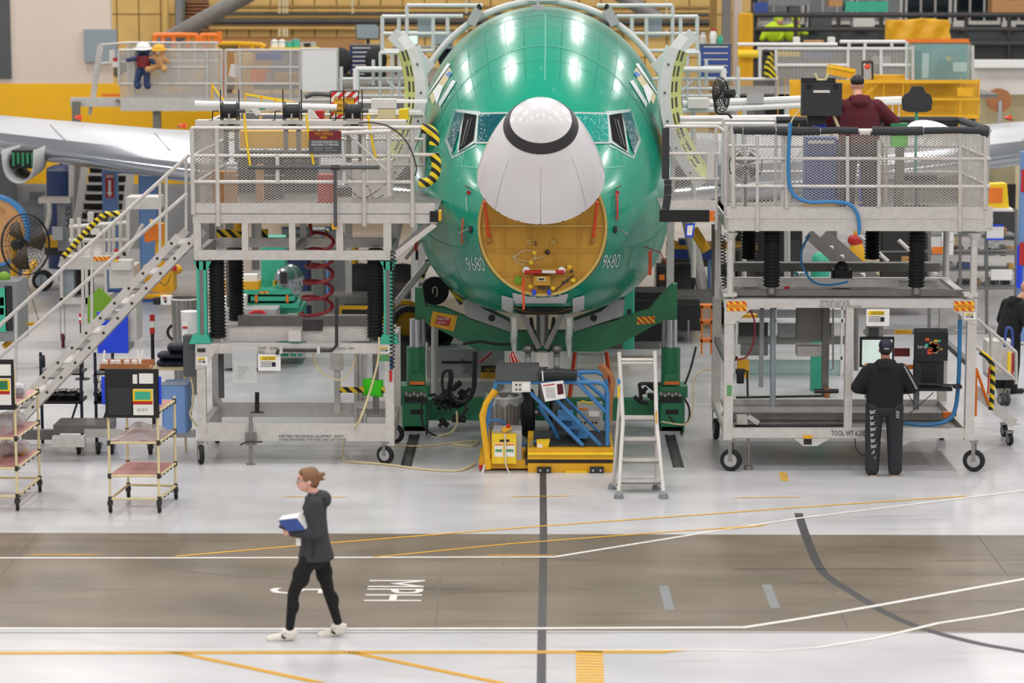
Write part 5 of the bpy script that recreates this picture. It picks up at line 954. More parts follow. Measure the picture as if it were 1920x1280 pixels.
# ---- aluminium step ladder in front
ld = T('step_ladder', 'silver aluminium step ladder with five treads and domed feet', 'ladder', (P(1200,930,32.8).x, 32.8, 0))
for a, b, c_ in (((1161,660),(1168,790),(1160,930)), ((1228,658),(1231,790),(1244,930))):
    M().path([P(a[0],a[1],33.35), P(b[0],b[1],33.1), G(c_[0],c_[1])+V((0,0,.06))], .026, 8).out('side_rail', 'alu', ld)
for a, b in (((1163,735),(1150,913)), ((1229,735),(1231,913))): g0 = G(*b)+V((0,0,.06)); M().tube(P(a[0],a[1],33.3), g0, .022, 8).out('rear_leg', 'alu', ld)
for y_, xa, xb, Y_ in ((782,1166,1226,33.12),(822,1164,1232,33.0),(861,1163,1236,32.9),(900,1162,1240,32.8)): a, b = P(xa,y_,Y_), P(xb,y_,Y_); M().box(a.x, b.x, Y_-.02, Y_+.16, a.z-.05, a.z).out('tread', 'alu', ld); M().box(a.x, b.x, Y_-.025, Y_-.018, a.z-.045, a.z-.025).out('tread_edge', 'alu_dark', ld)
for y_ in (674, 680): TB(ld, 'top_bar', 'alu', [(1162,y_),(1229,y_)], .02, 33.33)
for p in ((1160,934),(1244,934),(1149,916),(1232,917)): g0 = G(*p); M().lathe([(.062,0),(.062,.02),(.05,.06),(.02,.08),(0,.082)], g0, 'z', 14).out('rubber_foot', 'grey', ld)
RB(ld, 'blue_tape', 'tape_blue', 1157, 711, 1163, 719, 33.2, .02); RB(ld, 'yellow_sticker', 'yellow_br', 1158, 724, 1162, 746, 33.18, .02); RB(ld, 'yellow_sticker', 'yellow', 1229, 770, 1232, 793, 33.05, .02); TB(ld, 'cross_tie', 'alu', [(1150,905),(1160,918)], .012, 32.9); TB(ld, 'cross_tie', 'alu', [(1231,905),(1243,918)], .012, 32.9)
# ================================================================== people
def blob(name, caps, mt, parent=None, vox=.014, it=6, local=True):  # caps: tapered capsules (p, q, r1, r2) or ellipsoids (c, (rx,ry,rz)[, matrix]); fused into one skin
    m = M()
    for c in caps:
        if c[0] == 'loft':       # closed torso: stacked ellipses (centre, rx, ry)
            rg = []; n = 24; rr = c[1]
            for i in range(len(rr)-1):
                for k in range(4):
                    t = k/4; t = t*t*(3-2*t) if False else t; rg.append((rr[i][0].lerp(rr[i+1][0], t), lerp(rr[i][1], rr[i+1][1], t), lerp(rr[i][2], rr[i+1][2], t)))
            rg.append(rr[-1])
            vs = [o_+V((rx*cos(2*pi*i/n), ry*sin(2*pi*i/n), 0)) for o_, rx, ry in rg for i in range(n)]; k = len(rg)
            m.add(vs, [(j*n+i, j*n+(i+1)%n, (j+1)*n+(i+1)%n, (j+1)*n+i) for j in range(k-1) for i in range(n)]+[tuple(range(n-1,-1,-1)), tuple(range((k-1)*n,k*n))])
        elif len(c) == 4:
            p, q, r1, r2 = c; p, q = V(p), V(q); d = q-p; n = 12; L = d.length
            if L < 1e-5: m.ball(p, r1); continue
            d.normalize(); a = d.orthogonal().normalized(); b = d.cross(a); rings = []
            for k in range(1, 5): t = pi/2*k/5; rings.append((p-d*r1*cos(t), r1*sin(t)))
            rings.append((p, r1)); rings.append((q, r2))
            for k in range(1, 5): t = pi/2*k/5; rings.append((q+d*r2*sin(t), r2*cos(t)))
            vs = [o_+(a*cos(2*pi*i/n)+b*sin(2*pi*i/n))*r_ for o_, r_ in rings for i in range(n)]; k = len(rings)
            m.add(vs, [(j*n+i, j*n+(i+1)%n, (j+1)*n+(i+1)%n, (j+1)*n+i) for j in range(k-1) for i in range(n)]+[tuple(range(n-1,-1,-1)), tuple(range((k-1)*n,k*n))])
        else:
            m.ball(c[0], *c[1], nu=18, nv=12, rot=c[2] if len(c) > 2 else None)
    o = m.out(name, mt, parent, 0, local=local)
    for p_ in o.data.polygons: p_.use_smooth = True
    md = o.modifiers.new('fuse', 'REMESH'); md.mode = 'VOXEL'; md.voxel_size = vox; md.use_smooth_shade = True
    s_ = o.modifiers.new('soften', 'SMOOTH'); s_.iterations = it; s_.factor = .5
    return o
def chain(pts, rs): return [(pts[i], pts[i+1], rs[i], rs[i+1]) for i in range(len(pts)-1)]
def ellrings(rings, n=20):    # stacked ellipses (centre, rx, ry) -> overlapping closed segments for fusing
    out = []
    for (c, rx, ry) in rings: out.append((c, (rx, ry, min(rx, ry)*.62)))
    return out
def hand(p, d, s_, curl=.5, up=(0,0,1)):      # palm and five fingers, d pointing from wrist to knuckles, s_ side of the thumb
    p, d = V(p), V(d).normalized(); s_ = V(s_).normalized(); u = d.cross(s_).normalized(); o = [(p, p+d*.05, .022, .026), (p+d*.05+s_*.02, p+d*.05-s_*.02, .018, .018)]
    for i, (off, L) in enumerate(((.03,.036),(.01,.042),(-.01,.039),(-.028,.03))):
        k = p+d*.075+s_*off; m_ = k+d*L*cos(curl)+u*L*sin(curl); e = m_+d*L*.8*cos(curl*2)+u*L*.8*sin(curl*2); o += [(k, m_, .0095, .009), (m_, e, .009, .0075)]
    k = p+d*.025+s_*.025; m_ = k+d*.03+s_*.025+u*.01; o += [(k, m_, .012, .0105), (m_, m_+d*.028+u*.015, .0105, .009)]
    return o
mat('jacket_grey', (52,54,56), .8, 0, .18, 16, .3); mat('legging', (14,13,15), .85, 0, .15, 12); mat('hair_brown', (132,94,62), .6, 0, .3, 22, .4); mat('skin_fair', (226,170,150), .55, 0, .05, 18); mat('shoe_white', (222,214,204), .6, 0, .06); mat('hoodie_black', (22,22,24), .9, 0, .2, 14, .3); mat('sweat_grey', (42,44,49), .9, 0, .16, 14, .3); mat('print_grey', (150,150,152), .8, 0, .1); mat('sole', (186,160,132), .7, 0, .05); mat('scarf', (120,110,120), .8, 0, .1)
# ---- woman walking to the left in the aisle (coordinates taken at her own depth)
YWm = G(585, 1196).y
def wp(px, py, dy=0.0): q = P(px, py, YWm); return V((q.x, YWm+dy, q.z))
sc_ = YWm/F
head = wp(578, 900)
bodyc = [(head+V((.0,0,.02)), (.088,.072,.105)), (head+V((-.02,0,-.03)), (.075,.062,.085)), (head+V((-.055,0,-.075)), (.032,.036,.035)), (head+V((-.085,0,.045)), (.02,.05,.03)),
    (head+V((-.088,0,.0)), head+V((-.112,0,-.035)), .012, .014), (head+V((-.088,0,-.066)), (.014,.026,.011)), (head+V((.018,-.07,-.012)), (.018,.01,.03)), (head+V((.018,.07,-.012)), (.018,.01,.03)),
    (head+V((.02,0,-.06)), wp(590,928), .052, .055), (wp(590,934), wp(592,1000), .07, .08), (wp(592,1000), wp(590,1045), .08, .09)]
armN = [wp(594,938,-.17), wp(600,992,-.2), wp(552,992,-.13)]; armF = [wp(594,938,.17), wp(592,990,.2), wp(560,985,.12)]
for A in (armN, armF): bodyc += chain(A, [.045,.038,.026])
bodyc += hand(wp(552,992,-.13), (-1,.25,-.02), (0,.3,.9), .7); bodyc += hand(wp(558,984,.12), (-1,-.3,0), (0,-.3,.9), .7)
legF = [wp(578,1050,-.09), wp(552,1107,-.09), wp(545,1172,-.09)]; legR = [wp(600,1050,.09), wp(614,1110,.09), wp(632,1170,.09)]
for L_ in (legF, legR): bodyc += chain(L_, [.07,.045,.034])
footF = [wp(548,1182,-.09), wp(512,1191,-.1)]; footR = [wp(638,1180,.09), wp(604,1193,.08)]
for A, B in ((legF, footF), (legR, footR)): bodyc += [(A[2], B[0], .034, .032), (B[0], B[1], .03, .025)]
wm = blob('person', bodyc, 'skin_fair', None, .0075, 3)
tag(wm, 'person walking left in dark grey hooded jacket carrying a blue binder', 'person')
jk = [('loft', [(wp(px_, py_), hx*sc_, hy) for px_, py_, hx, hy in ((590,927,9,.08),(592,931,16,.15),(592,938,20,.19),(591,950,22,.2),(590,970,23,.195),(590,990,25,.19),(591,1010,27,.195),(592,1028,31,.2),(593,1044,35,.205),(593,1047,34,.2))])]
jk += chain(armN, [.078,.066,.05])+chain(armF, [.078,.066,.05])+[(armN[1], (.07,.065,.065))]
jk += [(wp(604,928,-.02), (.075,.12,.05)), (wp(611,936), (.055,.115,.075)), (wp(582,927,-.06), wp(572,950,-.05), .03, .025), (wp(582,927,.06), wp(572,950,.05), .03, .025)]
blob('jacket', jk, 'jacket_grey', wm, .0095, 4)
M().box(wp(590,1000).x-.012, wp(590,1000).x+.012, YWm-.205, YWm-.19, wp(590,1036).z, wp(590,1004).z).out('pocket_seam', 'black', wm, local=True)
lg = chain([legF[0]+V((.03,0,.04)), legF[0], legF[1], legF[2]], [.1,.09,.06,.043])+[(legF[0].lerp(legF[1],.45), (.088,.08,.12)), (legF[1].lerp(legF[2],.35)+V((.015,0,0)), (.055,.052,.1))]
lg += chain([legR[0]+V((-.02,0,.04)), legR[0], legR[1], legR[2]], [.1,.09,.06,.043])+[(legR[0].lerp(legR[1],.45), (.085,.08,.12)), (legR[1].lerp(legR[2],.35)+V((.02,0,0)), (.055,.052,.1)), (wp(590,1048), (.13,.15,.1))]
blob('leggings', lg, 'legging', wm, .009, 4)
for B, A, yy in ((footF, legF, -.09), (footR, legR, .09)):
    h, t = B[0]+V((.005,0,-.012)), B[1]; sh = blob('shoe', [(h+V((.0,0,-.012)), t+V((.01,0,-.004)), .047, .042), (h+V((.01,0,.012)), h+V((-.06,0,.01)), .045, .05), (t+V((-.015,0,-.008)), (.045,.045,.034)), (h+V((.02,0,.025)), (.035,.04,.03))], 'shoe_white', wm, .008, 3)
    d = (t-h).normalized(); M().path([h+d*.06+V((0,-.045,.03)), h+d*.075+V((0,0,.052)), h+d*.085+V((0,.045,.03))], .006, 5).path([h+d*.09+V((0,-.042,.02)), h+d*.1+V((0,0,.045)), h+d*.11+V((0,.042,.02))], .006, 5).out('laces', 'black', wm, local=True); M().cbox(h+d*.08+V((0,-.046,-.005)), (.045,.006,.02), 0, .6).out('shoe_emblem', 'black', wm, local=True)
hr = [(head+V((.03,0,.04)), (.085,.08,.095)), (head+V((-.02,0,.075)), (.075,.074,.05)), (head+V((.05,0,-.01)), (.06,.07,.075)), (head+V((-.06,0,.075)), (.03,.06,.03)), (head+V((-.01,-.06,.04)), (.045,.022,.05)), (head+V((-.01,.06,.04)), (.045,.022,.05))]
blob('hair', hr, 'hair_brown', wm, .007, 2)
m = M(); bun = head+V((.115,0,.035))
for k in range(9): a = 2*pi*k/9; m.path([bun+V((-.03,0,0)), bun+V((.01,.02*cos(a),.03*sin(a))), bun+V((.04+.015*sin(3*a),.025*cos(a),.035*sin(a)+.01))], [.02,.014,.006], 6)
m.ball(bun+V((-.02,0,0)), .04, .045, .05); m.out('hair_bun', 'hair_brown', wm, local=True)
M().path([head+V((-.1,-.02,.0)), head+V((-.092,-.062,.002)), head+V((.02,-.078,.012))], .0035, 5).path([head+V((-.1,.02,.0)), head+V((-.092,.062,.002)), head+V((.02,.078,.012))], .0035, 5).lathe([(.022,-.002),(.024,0),(.022,.002)], head+V((-.102,-.034,-.004)), 'x', 12, False).lathe([(.022,-.002),(.024,0),(.022,.002)], head+V((-.102,.034,-.004)), 'x', 12, False).out('glasses', 'steel', wm, local=True)
for s_ in (-1, 1): M().ball(head+V((-.088,s_*.033,-.002)), .012).out('eye', 'white', wm, local=True); M().ball(head+V((-.096,s_*.034,-.002)), .006).out('iris', 'dark_steel', wm, local=True); M().path([head+V((-.092,s_*.016,.022)), head+V((-.094,s_*.035,.027)), head+V((-.082,s_*.055,.02))], .004, 5).out('eyebrow', 'hair_brown', wm, local=True)
M().path([head+V((-.1,-.022,-.066)), head+V((-.106,0,-.064)), head+V((-.1,.022,-.066))], .0045, 5).out('lips', 'pink_board', wm, local=True); blob('scarf', [(wp(588,924), (.06,.065,.03)), (wp(578,934), (.04,.06,.03))], 'scarf', wm, .008, 3)
M().box(wp(557,1004).x, wp(566,1004).x, YWm-.12, YWm-.115, wp(560,1018).z, wp(560,1004).z).out('badge', 'paper', wm, local=True)
bi = T('binder', 'blue ring binder with white pages held under the walking person arm', 'binder', wp(552,985))
M().poly([wp(526,966,-.24), wp(561,962,-.24), wp(577,984,-.22), wp(543,987,-.22)], .006, (0,-1,0)).out('front_cover', 'blue', bi)
M().add([wp(527,965,-.235), wp(561,961,-.235), wp(577,983,-.215), wp(543,986,-.215), wp(532,961,-.15), wp(566,955,-.15), wp(584,979,-.13), wp(550,983,-.13)], [(0,1,2,3),(4,5,6,7),(0,1,5,4),(1,2,6,5),(2,3,7,6),(3,0,4,7)]).out('pages', 'paper', bi, 0); M().poly([wp(531,961,-.145), wp(567,954,-.145), wp(586,980,-.125), wp(551,984,-.125)], .006, (0,1,0)).out('back_cover', 'paper', bi)
ph = tag(M().cbox(wp(537,985,-.1), (.12,.07,.012), .3, .35).cbox(wp(535,983,-.1), (.1,.06,.006), .3, .35).out('phone', 'black_gloss'), 'dark phone gripped beside the blue binder', 'phone')
# ---- standing man built in his own frame: x right, y ahead, z up
def man(name, label, loc, rz, ht, top, pants, skin, arms, hat=None, hairm=None, hood=True, wide=1.0, stance=.1, vox=.011, lean=0.0, legs=True, shoes='black', bent=0):
    k = ht/1.78; ly = lambda z: lean*max(0, z-.95)
    p = lambda x, y, z: V((x*k*wide, (y+ly(z))*k, z*k))
    hd = p(0,.02+bent,1.65); bc = [(hd+V((0,0,.03*k)), (.078*k,.095*k,.11*k)), (hd+V((0,.02*k,-.05*k)), (.062*k,.07*k,.07*k)), (hd+V((0,.1*k,-.015*k)), hd+V((0,.118*k,-.03*k)), .012, .014), (hd+V((.078*k,0,-.01*k)), (.012,.02,.032)), (hd+V((-.078*k,0,-.01*k)), (.012,.02,.032)), (hd+V((0,.075*k,-.07*k)), (.035,.03,.022)), (hd+V((0,-.01*k,-.06*k)), p(0,0,1.44), .058*k, .065*k), (p(0,0,1.36), p(0,0,1.0), .085*k, .085*k)]
    for s_, A in zip((-1, 1), arms):
        sh, el, wr = p(s_*.2,0,1.43), p(*A[0]), p(*A[1]); bc += chain([sh, el, wr], [.05*k,.042*k,.03*k]); d = wr-el; bc += hand(wr, d, (-s_,0,.3), .5)
    for s_ in (-1, 1): bc += chain([p(s_*stance,0,.93), p(s_*(stance+.005),.02,.5), p(s_*(stance+.01),-.02,.1)], [.08*k,.055*k,.04*k])+[(p(s_*(stance+.01),-.02,.07), p(s_*(stance+.03),.14,.035), .035, .03)]
    b = blob(name, bc, skin, None, .0085, 3); b.location = loc; b.rotation_euler = (0,0,rz); tag(b, label, 'person'); ORG[b.name] = V((0,0,0))
    jt = [('loft', [(p(0,0,z), rx*k*wide, ry*k) for z, rx, ry in ((1.52,.05,.05),(1.5,.1,.075),(1.46,.16,.1),(1.4,.2,.125),(1.28,.21,.14),(1.15,.205,.14),(1.02,.205,.14),(.94,.2,.14),(.9,.185,.13))])]
    for s_, A in zip((-1, 1), arms): jt += chain([p(s_*.175,0,1.385), p(*A[0]), p(*A[1])], [.09*k*wide**.4,.082*k*wide**.4,.058*k])
    if hood: jt += [(p(0,-.1,1.44), (.12*k,.06*k,.07*k)), (p(0,-.07,1.5), (.1*k,.075*k,.05*k)), (p(-.07,-.05,1.49), (.05*k,.06*k,.05*k)), (p(.07,-.05,1.49), (.05*k,.06*k,.05*k))]
    j = blob('sweatshirt', jt, top, b, vox, 4)
    if legs:
        pt = [(p(0,0,.93), (.18*k,.12*k,.11*k)), (p(0,-.02,.88), (.17*k,.125*k,.1*k))]
        for s_ in (-1, 1): pt += chain([p(s_*stance*.95,0,.9), p(s_*(stance+.005),.01,.5), p(s_*(stance+.012),-.02,.09)], [.115*k*wide**.3,.1*k*wide**.3,.088*k*wide**.3])
        blob('trousers', pt, pants, b, vox, 4)
        for s_ in (-1, 1): blob('shoe', [(p(s_*(stance+.01),-.04,.05), p(s_*(stance+.03),.16,.04), .045, .042)], shoes, b, .01, 2); M().box((s_*(stance+.02)-.045)*k, (s_*(stance+.02)+.045)*k, -.09*k, .2*k, .0, .018).out('sole', 'sole', b, local=True)
    if hat: 
        blob('cap', [(hd+V((0,-.005,.06*k)), (.09*k,.105*k,.085*k))], hat, b, .008, 2); M().prism([(-.075*k,.08*k),(.075*k,.08*k),(.06*k,.17*k),(0,.185*k),(-.06*k,.17*k)], 'z', 0, .008).out('cap_brim', hat, b, local=True).location = hd+V((0,0,.05*k))
    if hairm: blob('hair', [(hd+V((0,-.025*k,.02*k)), (.083*k,.088*k,.095*k))], hairm, b, .008, 2)
    for s_ in (-1, 1): M().ball(hd+V((s_*.032*k,.092*k,.0)), .012).out('eye', 'white', b, local=True); M().ball(hd+V((s_*.032*k,.1*k,.0)), .006).out('iris', 'black', b, local=True)
    M().path([hd+V((-.022*k,.093*k,-.062*k)), hd+V((0,.1*k,-.06*k)), hd+V((.022*k,.093*k,-.062*k))], .005, 5).out('lips', 'pink_board', b, local=True)
    return b, p, j
FRONT = [((-.3,.02,1.16), (-.2,.26,1.08)), ((.3,.02,1.16), (.22,.28,1.08))]
g = G(1656, 891)
b, p, j = man('person', 'person in black hoodie and flame-print sweatpants standing at the monitors', g, 0, 1.77, 'hoodie_black', 'sweat_grey', 'skin_dk', FRONT, 'navy', 'black', stance=.115, wide=1.18)
# back prints: cap strap gap, sleeve and leg lettering
M().box(-.03,.03,-.1,-.085,1.66,1.675).out('cap_strap', 'grey_lt', b, local=True)
m = M()
for i in range(9):
    z = .82-.075*i; x = -.2+.004*i; w_ = .075-.028*((i*5) % 3)/2
    m.poly([(x,-.115+.003*i,z),(x+w_,-.125+.003*i,z+.02),(x+w_*.7,-.125+.003*i,z+.035),(x+w_*1.1,-.113+.003*i,z+.06),(x+w_*.3,-.112+.003*i,z+.045),(x-.005,-.1+.003*i,z+.055)], .006, (0,-1,0))
stuff(m.out('leg_print', 'print_grey', b, local=True)); m = M()
for i in range(9): a = i/8; c = V((.24,-.105,1.43)).lerp(V((.39,-.085,1.16)), a); m.cbox(c, (.034,.012,.024), 0, .9)
stuff(m.out('sleeve_print', 'print_grey', b, local=True)); m = M()
for i in range(4): m.cbox((.15,-.15,.86-.025*i), (.05-.006*(i % 2),.008,.016), 0, .3)
stuff(m.out('pocket_print', 'print_grey', b, local=True))
b2, p2, j2 = man('person', 'person in maroon hoodie and dark cap working on the right stand deck', (P(1610,300,YS+.75).x, YS+.75, zf), 0.06, 1.80, 'maroon', 'sweat_grey', 'skin', [((-.33,.1,1.2), (-.2,.32,1.1)), ((.36,.1,1.17), (.26,.3,1.05))], 'black', None, wide=1.32, lean=.12, bent=.1)
blob('shirt_hem', [(p2(0,0,.95), (.2,.135,.06))], 'orange_red', b2, .012, 3)
g3 = G(1888, 735)
b3, p3, j3 = man('person', 'bald person in black jacket bending away beyond the right stand stair', g3, -1.15, 1.72, 'hoodie_black', 'legging', 'skin', [((-.3,.1,1.12), (-.24,.25,.95)), ((.32,.02,1.15), (.28,.2,.98))], None, None, wide=1.35, lean=.28, bent=.1)
# ================================================================== tube carts at the left
mat('cream_tube', (222,206,160), .45, 0, .05); mat('bag_film', (214,216,218), .2, 0, .1, 8, .6, alpha=.45, bscale=9)
def tube_cart(label, fl, fr, rr, rl, tops, shelves, group=None):
    A, B, C, D = [G(*q) for q in (fl, fr, rr, rl)]; Yf = (A.y+B.y)/2
    t = T('tube_cart', label, 'cart', ((A+C)/2)[:], group); up = lambda p, z: V((p.x, p.y, z))
    zs = [ZZ(y, Yf, fr[0]) for y in shelves]; ztf = ZZ(tops[0], Yf, fr[0]); ztr = zs[-1]+.0
    for q, zt in ((A, ztf), (B, ztf), (C, zs[-1]+.06), (D, zs[-1]+.06)): M().tube(up(q, .15), up(q, zt), .016, 8).out('post', 'cream_tube', t)
    for k, z in enumerate(zs):
        for a, b in ((A,B),(B,C),(C,D),(D,A)): M().tube(up(a, z), up(b, z), .016, 8).out('shelf_tube', 'cream_tube', t)
        for q in (A, B, C, D): M().tube(up(q, z-.03), up(q, z+.03), .024, 8).out('joint', 'dark_steel', t)
        for i in range(5): q = B.lerp(C, (i+.5)/5); M().cbox(up(q, z-.01), (.03,.03,.04)).out('roller_clip', 'black', t)
        if k: M().poly([up(A, z+.008), up(B, z+.008), up(C, z+.008), up(D, z+.008)], .006, (0,0,1)).out('shelf_board', 'pink_board', t)
    for q in (A, B, C, D):
        M().lathe([(.02,-.015),(.05,-.018),(.055,0),(.05,.018),(.02,.015)], up(q, .055), (1,.3,0), 16).out('caster_wheel', 'rubber', t); M().cbox(up(q, .12), (.06,.06,.05)).out('caster_fork', 'dark_steel', t)
    return t, A, B, C, D, zs
t, A, B, C, D, zs = tube_cart('cream tube cart with three pink shelves standing left of the stand', (207,961), (299,961), (330,936), (241,934), (694, 690), (935, 892, 830, 772))
Yc = (A.y+B.y)/2-.03
pl = RB(t, 'document_panel', 'black', 198, 692, 297, 783, Yc-.02, .02); RB(pl, 'panel_pocket', 'char', 203, 726, 249, 778, Yc-.028, .008); RB(pl, 'card_window', 'paper', 261, 700, 287, 719, Yc-.026, .006); RB(pl, 'card_slot', 'paper', 249, 702, 257, 719, Yc-.026, .006)
cdp = RB(pl, 'route_card', 'paper', 248, 729, 287, 778, Yc-.028, .006); RB(cdp, 'card_band', 'yellow_br', 249, 730, 286, 752, Yc-.031, .003); RB(cdp, 'card_band', 'teal_paint', 253, 734, 282, 749, Yc-.034, .003); RB(cdp, 'card_band', 'red', 249, 752, 286, 758, Yc-.031, .003); stext(cdp, '|||| ||| ||', 258, 765, 276, 770, Yc-.028, 'dark_steel')
for a in (193, 299): RB(pl, 'blue_clip', 'blue_br', a-2, 706, a+3, 758, Yc-.02, .02)
M().grid(lambda u, v_: A.lerp(B, u).lerp(D.lerp(C, u), v_)*1+V((0,0,zs[2]+.012+.16*sin(pi*u)*sin(pi*v_)**.7+.02*sin(11*u+7*v_))), 16, 10).out('plastic_bag', 'bag_film', t, 60)
# boxes of white vessels on a tray behind the panel
ty = T('vessel_tray', 'wooden tray of white cups on top of the left tube cart panel', 'tray', P(245,692,Yc+.3)); a, b = P(190,692,Yc+.3), P(282,680,Yc+.3); M().box(a.x, b.x, Yc+.2, Yc+.6, a.z, a.z+.02).box(a.x, b.x, Yc+.2, Yc+.22, a.z, b.z).box(a.x, b.x, Yc+.58, Yc+.6, a.z, b.z).out('tray_box', 'wood', ty)
for i, px_ in enumerate((197, 212, 221, 238, 252)): c = P(px_, 682, Yc+.35+.05*(i % 2)); M().lathe([(.03,-.04),(.038,.03),(.034,.045),(.01,.05)], c, 'z', 12).out('cup', 'off_white', ty)
for a, b in ((258,262),(268,262),(196,193)): TB(ty, 'stick', 'paper', [(a,657),(b,684)], .012, Yc+.4)
# second cart, cut by the frame edge
t, A, B, C, D, zs = tube_cart('cream tube cart full of clear parts bags at the left frame edge', (-62,957), (33,957), (75,922), (-18,921), (690, 690), (930, 878, 822, 762))
Yc = (A.y+B.y)/2-.03; pl = RB(t, 'document_panel', 'black', -70, 674, 25, 768, Yc-.02, .02); RB(pl, 'card_window', 'paper', -8, 683, 20, 704, Yc-.026, .006); cdp = RB(pl, 'route_card', 'paper', -20, 709, 20, 759, Yc-.028, .006); RB(cdp, 'card_band', 'yellow_br', -18, 711, 18, 733, Yc-.031, .003); RB(cdp, 'card_band', 'green_dk', -14, 714, 14, 730, Yc-.034, .003); RB(cdp, 'card_band', 'red', -18, 733, 18, 739, Yc-.031, .003)
for k in range(14):
    lv = 1+k % 3; q = A.lerp(B, random.uniform(.35,1.0)).lerp(D.lerp(C, random.uniform(.35,1.0)), random.uniform(.1,.9)); z = zs[lv]+.08
    M().ball((q.x,q.y,z+.02), random.uniform(.08,.14), random.uniform(.07,.12), random.uniform(.07,.12), 9, 6, Matrix.Rotation(random.random()*3, 3, 'X')).out('parts_bag', 'bag_film', t, 20)
    M().cbox((q.x,q.y,z), (random.uniform(.05,.12),.08,random.uniform(.04,.1)), random.random(), random.random(), random.random()).out('bagged_part', random.choice(['off_white','paper','red','wood','grey','yellow','navy']), t)
# ================================================================== back of the hall
def TH(name, label, cat, px, Y, z=0, group=None): return T(name, label, cat, (XX(px, Y), Y, z), group)
YB = 78.0
xb0, xb1 = XX(219, YB)-.2, XX(1400, YB)
wb = struct(M().box(xb0-6, xb1, YB+.12, YB+.4, 0, 12).out('wall_back', 'insul_dark'))
xx_ = xb0-6; i = 0
while xx_ < xb1:
    for k, (za, zb_) in enumerate(((0, 3.9), (3.93, 5.15), (5.18, 6.4), (6.43, 9))): M().box(xx_+.015, min(xx_+.62, xb1), YB, YB+.12, za, zb_).out('wall_panel', 'insul', wb)
    xx_ += .64; i += 1
def pipe(pts, r, mt='insul_dark', Y=YB-.25): return TB(wb, 'wall_pipe', mt, pts, r, Y, 8)
for y_, r_, mt in ((13,.05,'insul_dark'),(20,.03,'insul'),(27,.06,'dark_steel'),(33,.08,'insul_dark'),(41,.11,'dark_steel'),(47,.07,'insul_dark'),(52,.05,'insul')): pipe([(335,y_),(1000,y_)], r_, mt); pipe([(1040,y_+2),(1330,y_+2)], r_, mt)
for px_, t, b in ((524,-5,75),(532,-5,75),(538,-5,75),(661,-5,55),(875,-5,60),(1250,-5,60)): pipe([(px_,t),(px_,b)], .05, 'tan')
RB(wb, 'wall_louver', 'dark_steel', 346, 0, 391, 60, YB-.3, .1)
for k in range(9): RB(wb, 'louver_blade', 'wood', 347, 3+6.5*k, 391, 5.5+6.5*k, YB-.38, .08)
TB(wb, 'wrapped_duct', 'chrome', [(338,-5),(338,58)], .16, YB-.6, 10); TB(wb, 'column', 'insul', [(310,-5),(310,70)], .1, YB-.5)
dg = struct(TB(None, 'trim_1', 'alu_dark', [(210,132),(300,82),(480,-18),(700,-140)], .2, 66.0, 14)); lab(dg, 'grey diagonal brace tube of the hall frame')
struct(TB(None, 'trim_2', 'alu_dark', [(960,-130),(1160,-10),(1235,35)], .2, 74.0, 12)); lab(bpy.data.objects['trim_2'], 'grey diagonal brace tube right of the crown')
RB(wl, 'grey_hatch', 'grey_blue', 158, 55, 218, 116, YW-.12, .12); RB(wl, 'dark_banner', 'grey_dk', -200, -60, 16, 147, YW-.06, .05)
M().expanded((XX(-100,YW), YW-.06, .1), (XX(160,YW)-XX(-100,YW),0,0), (0,0,ZZ(345,YW)-.15), .06, .06, .012).out('perforated_sheet', 'grey_lt', wl, 0)['kind'] = 'stuff'
# ---- upper rear platform at the left with two toys tied to its rail
YA = 57.5
pa = TH('rear_platform', 'long aluminium rear platform with mesh rails behind the left wing', 'platform', 400, YA)
zA = ZZ(187, YA); RB(pa, 'deck_beam', 'alu', 226, 185, 640, 208, YA-.05, .15); M().box(XX(226,YA), XX(640,YA), YA, YA+3, zA-.06, zA).out('deck_plate', 'alu_dark', pa); RB(pa, 'side_beam', 'alu', 132, 183, 226, 200, YA+.3, .15)
for px_ in (150, 300, 480, 630): M().box(XX(px_,YA)-.08, XX(px_,YA)+.08, YA+.1, YA+.26, 0, zA-.05).out('platform_leg', 'alu_dark', pa)
for (a, b) in ((223,416),(423,563)):
    for y_ in (94, 157): TB(pa, 'guard_rail', 'alu', [(a,y_),(b,y_)], .028, YA)
    TB(pa, 'guard_rail', 'alu', [(a+90 if a < 300 else 450,126),(b-28 if a < 300 else b,126)], .025, YA)
for px_, b in ((223,160),(252,205),(388,186),(416,186),(423,186),(450,186),(545,186),(562,186)): TB(pa, 'guard_post', 'alu', [(px_,93),(px_,b)], .028, YA)
XP(pa, 225, 95, 415, 182, YA+.02, .07, .045, st=.018); XP(pa, 440, 95, 560, 182, YA+.02, .07, .045, st=.014)
for y_ in (80, 115): TB(pa, 'guard_rail', 'alu', [(188,y_+4),(238,y_),(410,y_)], .025, YA+3)
for px_ in (240, 268, 335, 365, 405): TB(pa, 'guard_post', 'alu', [(px_,80),(px_,186)], .025, YA+3)
XP(pa, 240, 81, 405, 180, YA+3, .08, .05, st=.02); RB(pa, 'notice', 'paper', 212, 108, 222, 126, YA+.3, .01); RB(pa, 'notice_band', 'red', 212, 108, 222, 115, YA+.29, .01); QB(pa, 'notice', 'paper', [(433,120),(448,122),(444,146),(428,142)], YA+.2, .01)
RB(pa, 'orange_post', 'orange', 417, 112, 421, 186, YA+.1, .05); RB(pa, 'kick_plate', 'orange', 190, 176, 224, 181, YA+.5, .04)
for pts in ([(186,85),(172,186)], [(190,88),(176,186)], [(184,120),(168,215)]): TB(pa, 'stair_rail', 'alu', pts, .04, YA+.5)
